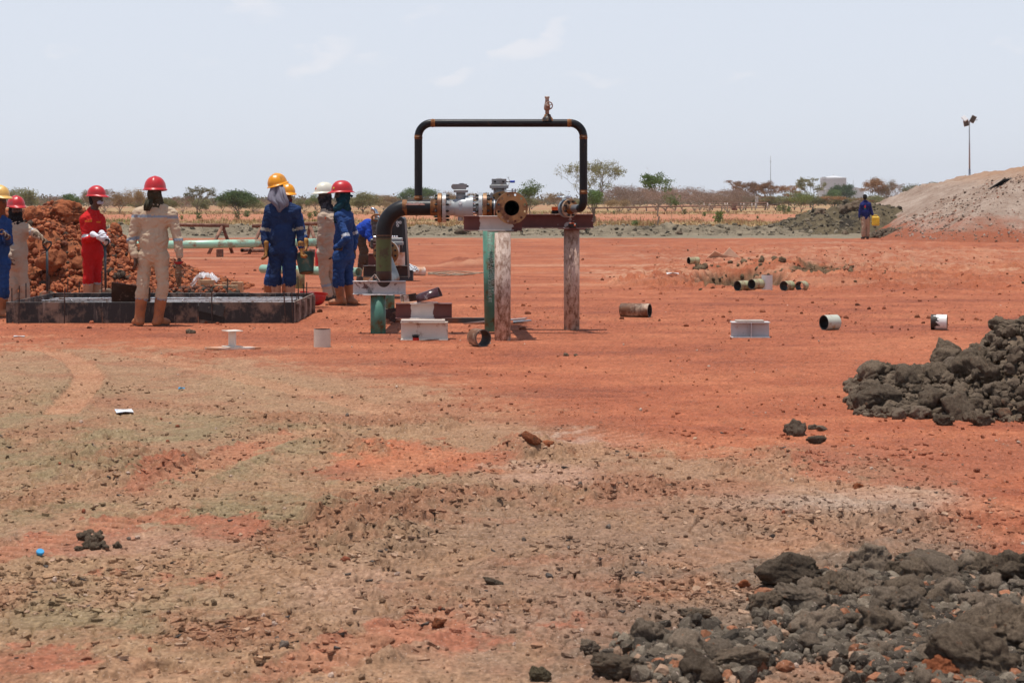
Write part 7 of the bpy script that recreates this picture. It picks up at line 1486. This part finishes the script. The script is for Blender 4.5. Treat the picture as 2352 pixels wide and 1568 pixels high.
def tree_mesh(seed, H, Wd, shape, nleaf, lsize, trunkh=.25, limbs=5, depth=4, lift=.5, r0=.05, clump=.16, sparse=0.):
    """returns trunk (v,f) and crown (v,f); shape: 'flat', 'round', 'spread'"""
    r_ = random.Random(seed); tv, tf = [], []; tips = []
    def tube(p, q, ra, rb):
        a, b, d = frame(q-p) if (q-p).length > 1e-5 else frame((0, 0, 1)); o = len(tv); n = 4
        for c, rr in ((p, ra), (q, rb)):
            for k in range(n): tv.append(c+a*(math.cos(k*PI/2)*rr)+b*(math.sin(k*PI/2)*rr))
        for k in range(n): tf.append([o+k, o+(k+1) % n, o+n+(k+1) % n, o+n+k])
    def grow(p, d, L, r, lev):
        mid = p+d*L*.5+V((r_.uniform(-1,1), r_.uniform(-1,1), r_.uniform(-.6,.6)))*L*.10; q = p+d*L+V((r_.uniform(-1,1), r_.uniform(-1,1), r_.uniform(-.5,.5)))*L*.12
        tube(p, mid, r, r*.8); tube(mid, q, r*.8, r*.55)
        if lev >= depth-2: tips.append((mid, lev)); 
        if lev >= depth: tips.append((q, lev)); return
        for k in range(r_.choice((2, 3, 3)) if lev < depth-1 else 3):
            az = r_.uniform(0, 2*PI); nd = d*.75+V((math.cos(az), math.sin(az), r_.uniform(-.1, .6) if shape != 'flat' else r_.uniform(-.25, .4)))*.62
            if shape == 'flat' and q.z > H*.72: nd.z *= .25
            nd.normalize(); grow(q, nd, L*r_.uniform(.6, .82), r*.55, lev+1)
    r0_ = r0*H/3.5
    tp = V((r_.uniform(-.05,.05)*H, r_.uniform(-.05,.05)*H, trunkh*H)); tube(V((0,0,-.1)), tp*.5+V((r_.uniform(-.04,.04)*H, 0, 0)), r0_*1.3, r0_*1.1); tube(tp*.5, tp, r0_*1.1, r0_)
    for k in range(limbs):
        az = 2*PI*k/limbs+r_.uniform(-.4, .4); out = Wd/2/H/(1-trunkh)*r_.uniform(.5, 1.1); d = V((math.cos(az)*out, math.sin(az)*out, 1*lift+r_.uniform(0,.5))).normalized(); grow(tp-V((0,0,r_.uniform(0,.1)*H)), d, H*(1-trunkh)*.42*r_.uniform(.8, 1.15), r0_*.6, 1)
    T = np.array([p[:] for p in tv]); tipa = np.array([p[0][:] for p in tips])
    # fit the tips to the wanted size
    zmax = np.percentile(tipa[:, 2], 97); sx_ = Wd/2/max(np.percentile(np.abs(tipa[:, :2]), 97), .01); sz_ = (H-trunkh*H)/max(zmax-trunkh*H, .01)
    def fit(p): p = p.copy(); k = np.clip((p[:, 2]-trunkh*H*.6)/(H*.3), 0, 1); p[:, :2] *= (1+(sx_-1)*k)[:, None]; p[:, 2] = np.where(p[:, 2] > trunkh*H, trunkh*H+(p[:, 2]-trunkh*H)*sz_, p[:, 2]); return p
    T = fit(T); tipa = fit(tipa); g = np.random.default_rng(seed)
    keep = (g.random(len(tipa)) > sparse) & (tipa[:, 2] < H*1.03); tipa = tipa[keep]; dens = np.clip(1+1.2*g.normal(size=len(tipa)), .1, 3); pick = g.choice(len(tipa), nleaf, p=dens/dens.sum()); c = tipa[pick]+g.normal(size=(nleaf, 3))*np.array((clump, clump, clump*(.35 if shape == 'flat' else .75)))*H*.35
    c[:, 2] = np.maximum(c[:, 2], .06*H); a = g.normal(size=(nleaf, 3)); a /= np.linalg.norm(a, axis=1)[:, None]; b = np.cross(a, g.normal(size=(nleaf, 3))); b /= np.linalg.norm(b, axis=1)[:, None]; s_ = lsize*g.uniform(.5, 1.4, nleaf)[:, None]
    L = np.stack((c-a*s_, c+b*s_*.45, c+a*s_, c-b*s_*.45), 1).reshape(-1, 3); lf = np.arange(nleaf*4).reshape(-1, 4); return (T, tf), (L, lf)
VAR = {}
SPEC = dict(  # H, W, shape, leaves, leaf size, trunk, limbs, depth, lift, r0, clump, sparse, crown, bark
 olive=(4, 5, 'round', 4200, .10, .14, 6, 4, .45, .05, .30, 0, LO, BARK), green=(4, 4.4, 'round', 5200, .11, .2, 5, 4, .5, .05, .28, 0, LG, BARK), tan=(4, 5, 'round', 3000, .09, .12, 6, 4, .5, .045, .28, .1, LT, BARKP),
 bare=(4, 5, 'flat', 1500, .07, .18, 5, 5, .5, .04, .16, .2, LP, BARKP), rust=(4, 5, 'flat', 3400, .085, .2, 6, 4, .65, .05, .22, .05, LR, BARK), flat=(4, 5.5, 'flat', 2600, .085, .28, 5, 5, .55, .045, .14, .2, LO, BARK), dark=(4, 4.6, 'round', 6500, .12, .16, 6, 4, .5, .05, .30, 0, LD, BARK),
 airy=(4, 3.4, 'round', 1500, .075, .3, 4, 5, .8, .035, .16, .25, LG, BARK), thick=(3.5, 6, 'round', 2300, .075, .06, 9, 5, .55, .04, .24, 0, LP, BARKP), yel=(4, 4.5, 'round', 2600, .09, .12, 6, 4, .6, .04, .26, .1, LY, BARK))
TN = dict(olive='olive_tree', green='green_tree', tan='dry_tree', bare='bare_tree', rust='acacia_tree', flat='acacia_tree', dark='dark_green_tree', airy='young_tree', thick='dry_bush', yel='yellow_green_bush')
def variant(kind, i):
    if (kind, i) not in VAR:
        s = SPEC[kind]; (T, tf), (L, lf) = tree_mesh(100+i*7+sum(map(ord, kind)), s[0], s[1], s[2], int(s[3]*1.35), s[4]*1.15, s[5], s[6], s[7], s[8], s[9]*1.9, s[10], s[11]); VAR[kind, i] = (mesh_np('trunk', T, tf, s[13], False), mesh_np('crown', L, lf, s[12], False))
    return VAR[kind, i]
trs = random.Random(5)
def plant(kind, px0, px1, pyt, pyb, label, i=None, Y=None, group=None, name=None):
    Y = F*CH/(pyb-HZ) if Y is None else Y; s = SPEC[kind]; i = trs.randrange(3) if i is None else i; H = (pyb-pyt)/F*Y if Y == F*CH/(pyb-HZ) else P(0, pyt, Y).z; Wd = (px1-px0)/F*Y
    root = thing(name or TN[kind], (((px0+px1)/2-CX)/F*Y, Y, 0), label, 'bush' if kind in ('thick', 'yel') else 'tree', group); a, b = variant(kind, i); link('trunk', a, root); link('crown', b, root); root.scale = (Wd/s[1]*1.12, Wd/s[1]*1.12, H/s[0]); root.rotation_euler.z = trs.uniform(0, 6.28); return root
A = 'on the skyline'
for a in [('olive',20,88,438,488,'wide olive green tree at the far left, behind the red hard hats'),('bare',92,146,451,487,'pale bare flat topped tree right of the wide olive tree'),('green',146,182,449,484,'small bright green tree just above the red heap top'),('tan',188,232,440,489,'airy straw brown tree behind the red helmet worker, left side'),('bare',218,262,435,489,'thin bare tree right behind the red coverall worker head'),('tan',250,300,445,492,'wide brown bushy tree between the red and the beige worker'),('tan',292,340,439,491,'straw coloured tree touching the beige worker left shoulder'),('olive',372,412,458,491,'olive green rounded tree right of the beige worker head'),
 ('bare',402,440,451,492,'small pinkish bare tree left of the tall thorn tree'),('flat',424,484,430,492,'tall thin flat topped thorn tree between the beige and blue workers'),('olive',447,478,466,489,'low olive bush tree under the tall thorn tree'),('dark',514,580,444,492,'dense dark green tree left of the blue workers'),('olive',500,524,461,488,'faint olive tree at the left side of the dense green one'),('olive',556,606,462,489,'spreading olive tree right of the dense green tree'),('olive',684,716,460,489,'olive bush between the two yellow hats and the white hat'),('airy',708,738,448,492,'airy green sapling beside the white hard hat'),
 ('olive',800,866,447,491,'wide pale olive tree right of the blue red helmet worker'),('tan',866,916,450,478,'straw tree above the elbow pipe'),('green',932,992,436,478,'green tree half behind the left leg of the loop'),('tan',1024,1052,443,478,'tan tree seen between the flange and valve neck'),('tan',1066,1094,446,478,'tan tree seen between the two valves'),('bare',975,1020,455,478,'bare pinkish shrub tree left of the first flange'),
 ('tan',1256,1304,447,480,'low tan tree left of the right loop leg'),('rust',1676,1724,418,478,'rust brown acacia behind the red wellhead, left of three'),('rust',1718,1756,420,478,'rust brown acacia right above the pale fence, middle of three'),('rust',1744,1788,419,479,'rust brown acacia right of the middle one'),('rust',1790,1834,428,478,'lower rust acacia between the wellhead group and the tall one'),('flat',1830,1892,410,476,'tall olive brown acacia left of the storage tank'),('yel',1814,1868,443,488,'soft green airy bush below the tall acacia'),
 ('dark',1918,1958,429,473,'round dark green tree before the storage tank'),('green',1905,1930,440,476,'small green shrub tree left of the round dark one'),('rust',1978,2030,411,478,'rust and olive tree behind the distant walker'),('tan',2016,2052,420,478,'tan tree right behind the distant walker'),('bare',2042,2084,423,477,'bare grey tree right of the walker'),('olive',2078,2124,429,477,'olive tree right of the bare grey tree'),('flat',2116,2174,420,478,'large olive round topped acacia before the lamp post'),('green',2168,2200,438,476,'far green tree just left of the lamp post'),
 ('yel',2052,2100,452,484,'yellow green bush low behind the brown heap')]:
    plant(a[0], a[1], a[2], a[3], a[4], a[5])
for k in range(15):
    c = 1402+k*21+trs.uniform(-5, 5); top = np.interp(c, [1390, 1430, 1480, 1580, 1640, 1700], [436, 424, 432, 430, 440, 437])+trs.uniform(-2, 5)
    plant('thick' if k % 4 else 'bare', c-34, c+34, top, 484+trs.uniform(-2, 5), 'leafless pinkish brown bush in the dry thicket right of the loop', None, None, 'leafless bushes of the dry thicket')
for k in range(22):
    c = 250+k*58+trs.uniform(-25, 25); plant(('thick', 'olive', 'tan')[k % 3], c-26, c+26, 463+trs.uniform(-7, 3), 484+trs.uniform(-4, 4), 'low scrubby bush of the far field behind the workers and pipework', None, None, 'low bushes far behind the pipework')
for k in range(14):
    c = 1640+k*38+trs.uniform(-14, 14); plant(('olive', 'rust')[k % 2], c-26, c+26, 452+trs.uniform(-4, 5), 482, 'low scrubby bush behind the pale fence and the brown heap', None, None, 'low olive bushes on the right of the field')
# the three nearer trees, each its own shape
def hero(px0, px1, pyt, pyb, spec, mats, label, seed, name, px=None):
    Y = F*CH/(pyb-HZ); H = (pyb-pyt)/F*Y; Wd = (px1-px0)/F*Y; (T, tf), (L, lf) = tree_mesh(seed, H, Wd, *spec); root = thing(name, (((px or (px0+px1)/2)-CX)/F*Y, Y, 0), label, 'tree'); link('trunk', mesh_np('trunk', T, tf, mats[1], False), root); link('crown', mesh_np('crown', L, lf, mats[0], False), root); return root
hero(1296, 1432, 373, 512, ('round', 4600, .055, .22, 6, 6, .62, .07, .075, .15), (LO, BARK), 'tall spreading thorn tree right behind the right leg of the loop', 12, 'thorn_tree', 1364)
hero(1345, 1385, 440, 516, ('round', 3000, .05, .1, 5, 5, .8, .03, .14, 0), (LG, BARK), 'slender green shrub growing under the tall spreading thorn tree', 14, 'green_shrub')
hero(1466, 1550, 401, 525, ('flat', 2200, .06, .45, 5, 5, .5, .045, .12, .15), (LG, BARKP), 'slim young tree with a bare dark trunk standing in the dry field', 23, 'young_tree', 1508)
hero(1194, 1246, 417, 500, ('round', 2600, .075, .25, 5, 5, .7, .035, .16, .15), (LG, BARK), 'drooping light green tree right of the open flange', 31, 'drooping_tree')
hero(1522, 1564, 446, 504, ('round', 700, .06, .1, 4, 5, .9, .02, .14, .2), (LG, BARKP), 'sparse green sapling right of the slim young tree', 41, 'sapling')
# small leafy plants
def leafy(px, pyb, hpx, label, seed, mat=LG, n=130, group=None):
    q = G(px, pyb); s = F/q.y; H = hpx/s; g = np.random.default_rng(seed); c = g.normal(size=(n, 3))*np.array((.38, .38, .0))*H*.6; c[:, 2] = g.uniform(.08, 1, n)*H; a = g.normal(size=(n, 3)); a[:, 2] = np.abs(a[:, 2])+.4; a /= np.linalg.norm(a, axis=1)[:, None]; b = np.cross(a, g.normal(size=(n, 3))); b /= np.linalg.norm(b, axis=1)[:, None]; z = H*.14*g.uniform(.6, 1.3, n)[:, None]
    L = np.stack((c-a*z, c+b*z*.5, c+a*z, c-b*z*.5), 1).reshape(-1, 3); root = thing('leafy_plant', q, label, 'plant', group); link('leaves', mesh_np('l', L, np.arange(n*4).reshape(-1, 4), mat, False), root)
    m = MB(); 
    for k in range(5): t_ = V((g.normal()*.25*H, g.normal()*.25*H, H*.8)); m.tube([q, q+t_], [.02*H+.004, .006], 4)
    m.build('stems', BARK, root)
for i, (px, pyb, h, lab) in enumerate(((456,504,15,'broad leaved green plant before the tall thin thorn tree'),(418,505,10,'low green plant left of the broad leaved one'),(567,499,15,'green leafy plant before the olive trees left of the blue workers'),(545,504,18,'thin green plant on the red strip left of the blue workers'),(628,504,12,'green leafy plant behind the grey cloth worker, left'),(712,503,14,'green leafy plant just left of the white hat worker'),(724,498,12,'smaller green plant close to the white hat worker mask'),(1572,493,13,'bright green leafy plant beside the pale fence left end'),(1618,497,10,'dark green tuft plant under the fence corner'),(1650,512,26,'small bare stemmed green sapling in the dry field'),(1540,478,10,'green shrub seen far behind the sapling'),(1800,489,18,'clump of bright leafy plants at the right end of the rusty pipeline'),(1812,488,14,'bright leafy plant right beside the pipeline end clump'),(1790,486,14,'leafy plant just left of the pipeline end clump'),(1460,524,18,'yellow green tuft at the foot of the slim young tree, left side'),(1497,527,14,'bright green tuft at the foot of the slim young tree'),(1740,503,7,'small green tuft in the dry field, under the fence right side'),(1410,492,8,'small green tuft on the red strip left of the slim tree'),(1858,500,16,'pale green plant left of the walker'),(2060,486,12,'green plant over the brown heap right of the walker'),(2098,482,12,'second green plant over the brown heap farther right'))): leafy(px, pyb, h, lab, 60+i, (LG, LY, LG, LO)[i % 4])
# grass and dry stubble
def grass():
    g = np.random.default_rng(9); n = 30000; y = 82.5+(260-82.5)*g.random(n)**1.9; px = g.uniform(-30, 2400, n); x = (px-CX)/F*y; road = (y > 143) & (y < 208); m = ~(road & (g.random(n) < .9)); x, y, px = x[m], y[m], px[m]; n = len(x)
    d = fbm2(x*.22, y*.12, 4, 151)+.5*fbm2(x*1.1, y*.5, 3, 153); m = (d > -.12); x, y, px, d = x[m], y[m], px[m], d[m]; n = len(x); h0 = soil(x, y)[0]
    gr = np.clip(sstep(.15, .5, fbm2(x*.12, y*.07, 4, 157))+.9*blob(px, y, 480, 92, 330, 12, .5), 0, 1); bl = 5; X_ = np.repeat(x, bl)+g.normal(size=n*bl)*.13; Y_ = np.repeat(y, bl)+g.normal(size=n*bl)*.13; H_ = np.repeat(.10+.24*g.random(n)**1.5+.16*sstep(.1, .6, d), bl)*g.uniform(.5, 1.2, n*bl); lean = g.normal(size=(n*bl, 2))*.35; w = .012+.00012*Y_; th = g.uniform(0, PI, n*bl); wx, wy = np.cos(th)*w, np.sin(th)*w; Z = np.repeat(h0, bl)-.02
    v = np.stack((np.stack((X_-wx, Y_-wy, Z), 1), np.stack((X_+wx, Y_+wy, Z), 1), np.stack((X_+lean[:, 0]*H_, Y_+lean[:, 1]*H_, Z+H_), 1)), 1).reshape(-1, 3); f = np.arange(len(v)).reshape(-1, 3)
    st = np.array([(.42,.30,.14), (.34,.20,.10), (.50,.38,.20), (.30,.15,.09)])[g.integers(0, 4, n*bl)]; gn = np.array([(.14,.19,.05), (.22,.25,.07)])[g.integers(0, 2, n*bl)]; k = (g.random(n*bl) < np.repeat(gr, bl)*.8)[:, None]; c = np.repeat(np.where(k, gn, st), 3, 0)
    t = NT('dry_grass'); at_ = t.n.new('ShaderNodeAttribute'); at_.attribute_name = 'soil'; m_ = t.done(at_.outputs[0], .9, 0, .1); soilmesh('dry_grass', v, f, c, 'dry straw and green grass over the field beyond the pad', m_)
grass()
def woodline():
    g = np.random.default_rng(19); n = 42000; px = g.uniform(-60, 2420, n); y = g.uniform(520, 1500, n); x = (px-CX)/F*y; hh = 2.2+2.6*np.clip(fbm2(x*.02, y*.01, 4, 161)+.3, 0, 2); z = g.random(n)**1.5*hh; a = g.normal(size=(n, 3)); a /= np.linalg.norm(a, axis=1)[:, None]; b = np.cross(a, g.normal(size=(n, 3))); b /= np.linalg.norm(b, axis=1)[:, None]; s_ = g.uniform(.3, 1.0, n)[:, None]*(y/900)[:, None]; c = np.stack((x, y, z), 1)
    v = np.stack((c-a*s_, c+b*s_*.6, c+a*s_, c-b*s_*.6), 1).reshape(-1, 3); tag(link('distant_scrub', mesh_np('w', v, np.arange(n*4).reshape(-1, 4), leafmat('far_scrub_leaves', (.10,.09,.045), (.15,.11,.065)), False)), 'hazy line of scrub along the horizon', None, None, 'stuff')
woodline()
# ---------------------------------------------------------------- far structures
WST = M('white_steel', (.62,.62,.62), .5, 0, .05, 1); RST = M('rust_red_steel', (.22,.05,.035), .6, 0, .3, 2, (.4,.2,.15), .3, 2)
YT = 1200.; c = P(1914, 462, YT); r = 29.5/F*YT; h1 = P(0, 409.5, YT).z; h2 = P(0, 403.5, YT).z; root = thing('storage_tank', (c.x, YT, 0), 'large pale grey cylindrical storage tank with white roof on the horizon', 'tank')
m = MB(); m.lathe((c.x, YT, 0), (0,0,1), [(0, r), (h1, r)], 48)
for k in range(1, 6): m.lathe((c.x, YT, h1*(.45+k*.1)), (0,0,1), [(0, r), (.0, r+.12), (.25, r+.12), (.25, r)], 48)
m.build('shell', M('pale_grey_tank', (.55,.53,.54), .6, 0, .04, .3), root); m = MB(); m.lathe((c.x, YT, h1), (0,0,1), [(0, r), (.3, r), (h2-h1, .4), (h2-h1+.8, .3), (h2-h1+.8, .01)], 48); m.build('roof', WST, root)
def shed(px0, px1, pyt, Y, label, roof=True, mat=WST):
    a, b = P(px0, pyt, Y), P(px1, pyt, Y); root = thing('shed', ((a.x+b.x)/2, Y, 0), label, 'building'); m = MB(); m.box(((a.x+b.x)/2, Y, a.z/2*.88), (b.x-a.x, 12, a.z*.88)); m.build('wall', mat, root); m = MB(); m.prism([(a.x-.3, Y-6.3, a.z*.88), (b.x+.3, Y-6.3, a.z*.88), ((a.x+b.x)/2, Y-6.3, a.z)], (0,12.6,0)); m.build('roof', WST, root)
shed(1942, 1980, 430, 1150, 'white shed right of the storage tank'); shed(1880, 1908, 434, 1100, 'low white shed before the left side of the storage tank'); shed(1625, 1672, 450, 1000, 'long low white shed behind the dry thicket'); shed(2236, 2256, 437, 700, 'tiny grey hut on the skyline right of the lamp post')
def mast(px, pyt, Y, r, label, name='radio_mast', bits=()):
    q = P(px, pyt, Y); root = thing(name, (q.x, Y, 0), label, 'mast'); m = MB(); m.tube([(q.x, Y, 0), (q.x, Y, q.z)], [r, r*.6], 8); m.build('pole', M('grey_mast_steel', (.28,.28,.29), .5, .3, .1, 1), root)
    for (dz, w) in bits: m = MB(); m.box((q.x, Y, q.z-dz), (w, .3, .25)); m.build('crossarm', MATS['grey_mast_steel'], root)
mast(1770, 358, 1300, .30, 'tall thin radio mast on the horizon right of the wellhead', bits=((4, 1.6),)); mast(1893, 405, 900, .16, 'thin floodlight pole before the storage tank', bits=((.5, 2.2), (1.5, 1.6))); mast(2000, 406, 900, .2, 'short lattice mast behind the rust tree', bits=((3, 1.2),)); mast(1960, 414, 900, .14, 'thin pole over the white shed'); mast(2249, 412, 500, .12, 'small floodlight pole right of the tall lamp post', bits=((.2, .9),)); mast(2206, 424, 900, .35, 'small lattice tower left of the lamp post', bits=((2, 1.6), (4, 2.2))); mast(1839, 428, 1000, .14, 'thin distant pole left of the tall acacia')
for px in (741-0.5, 747.5): pass
mast(692, 452, 800, .1, 'thin utility pole behind the blue workers, left one', bits=((.6, 1.5),)); mast(699, 453, 820, .1, 'thin utility pole behind the blue workers, right one', bits=((.6, 1.5),))
# tall lamp post
YLp = 180.; q = P(2226.5, 279, YLp); root = thing('lamp_post', (q.x, YLp, 0), 'tall grey floodlight post with three lamps behind the pale mound', 'lamp post'); GM = M('galvanised_post', (.34,.35,.36), .5, .4, .1, 2)
m = MB(); m.tube([(q.x+.04, YLp, 0), (q.x+.02, YLp, q.z*.5)], [.13, .10], 12); m.tube([(q.x+.02, YLp, q.z*.5), (q.x, YLp, q.z)], [.085, .05], 12); m.build('pole', GM, root); m = MB(); m.tube([(q.x-.45, YLp, q.z-.1), (q.x+.8, YLp, q.z+.15)], .035, 8); m.tube([(q.x, YLp-.5, q.z-.05), (q.x, YLp+.4, q.z-.05)], .03, 8); m.build('crossarm', GM, root)
for (px, py, rx, ry, w, h, mt) in ((2234.5, 274, .3, .45, .50, .75, 0), (2219, 283, .25, -.25, .52, .62, 0), (2216, 272.5, -.6, -.6, .42, .62, 1)):
    p_ = P(px, py, YLp-.2); R = Matrix.Rotation(ry, 3, 'Y') @ Matrix.Rotation(rx, 3, 'X'); m = MB(); m.box(p_, (w, .14, h), R, 0, .02); m.box(p_+R@V((0,-.075,0)), (w*.84, .01, h*.86), R, 1); m.build('floodlight', [GM, M('lamp_glass_dark', (.06,.06,.055), .2, 0, .1)] if mt == 0 else [WST, WST], root)
# wellhead, fence and pipeline
YF = 300.; fx = lambda px: (px-CX)/F*YF; root = thing('pipe_fence', (fx(1690), YF, 0), 'pale and rust coloured pipe fence around the red wellhead', 'fence')
for px in (1617, 1640, 1665, 1671, 1712, 1719, 1738, 1746, 1763): m = MB(); m.tube([(fx(px), YF+(0 if px in (1617,1665,1763,1671) else 6), 0), (fx(px), YF+(0 if px in (1617,1665,1763,1671) else 6), 1.25)], .10, 8); m.build('fence_post', M('pale_fence_paint', (.52,.42,.37), .6, 0, .2, 1), root)
for (a, b, z, dy) in ((1617, 1665, 1.2, 0), (1671, 1763, 1.25, 0), (1640, 1746, 1.2, 6), (1617, 1763, .45, 0)): m = MB(); m.tube([(fx(a), YF+dy, z), (fx(b), YF+dy, z)], .07, 6); m.build('fence_rail', M('rust_fence_rail', (.36,.19,.14), .7, 0, .3, 1), root)
root = thing('wellhead', (fx(1692), YF+3, 0), 'red oil wellhead valve stack standing inside the pale fence', 'wellhead'); w0 = fx(1692)
m = MB(); m.lathe((w0, YF+3, 0), (0,0,1), [(0,.5),(.3,.5),(.3,.3),(.7,.3),(.7,.55),(1.4,.55),(1.4,.3),(1.9,.3)], 16); m.build('casing_head', RST, root)
for (z, rr) in ((2.0,.38),(2.55,.42),(3.1,.36)): m = MB(); m.box((w0, YF+3, z), (rr*1.7, rr*1.5, .42), None, 0, .05); m.lathe((w0, YF+3, z-.28), (0,0,1), [(0,.34),(.06,.34)], 14); m.build('valve_block', RST, root)
for (dx, z) in ((.62, 2.0), (.7, 2.75), (-.45, 2.4)): m = MB(); m.tube([(w0, YF+2.8, z), (w0+dx, YF+2.8, z)], .12, 8); m.lathe((w0+dx, YF+2.8, z), (1,0,0), [(0,.28),(.08,.28),(.08,.02)], 14); m.build('side_wheel', RST, root)
m = MB(); m.tube([(w0, YF+3, 3.3), (w0, YF+3, 3.6)], .06, 8); m.build('gauge_stem', WST, root)
m = MB(); m.tube([P(1350, 478, 250), P(1790, 470.5, 320)], .11, 8); tag(m.build('pipeline', RUSTP, None, P(1570, 474, 285)), 'long thin rusty pipeline crossing the field behind the trees', 'pipeline')
m = MB(); m.box(P(1738, 458, 296), (.5,.4,1.0), None, 0, .03); m.box(P(1738, 470, 296), (.12,.12,1.2)); tag(m.build('control_box', M('pale_control_box', (.5,.48,.46), .5), None, (fx(1738), 296, 0)), 'small pale control box on a stand inside the fence', 'box')
# ---------------------------------------------------------------- haze
hzm = bpy.data.materials.new('haze_air'); hzm.use_nodes = True; ht = hzm.node_tree; ht.nodes.remove(ht.nodes['Principled BSDF']); pv = ht.nodes.new('ShaderNodeVolumePrincipled'); pv.inputs['Color'].default_value = (1,1,1,1); pv.inputs['Density'].default_value = .00014; pv.inputs['Anisotropy'].default_value = .3; ht.links.new(pv.outputs[0], ht.nodes['Material Output'].inputs['Volume'])
m = MB(); m.box((0, 900, 19.5), (6000, 2100, 42)); tag(m.build('haze', hzm, None, (0, 900, 19.5)), 'thin dusty haze over the plain', None, None, 'stuff')
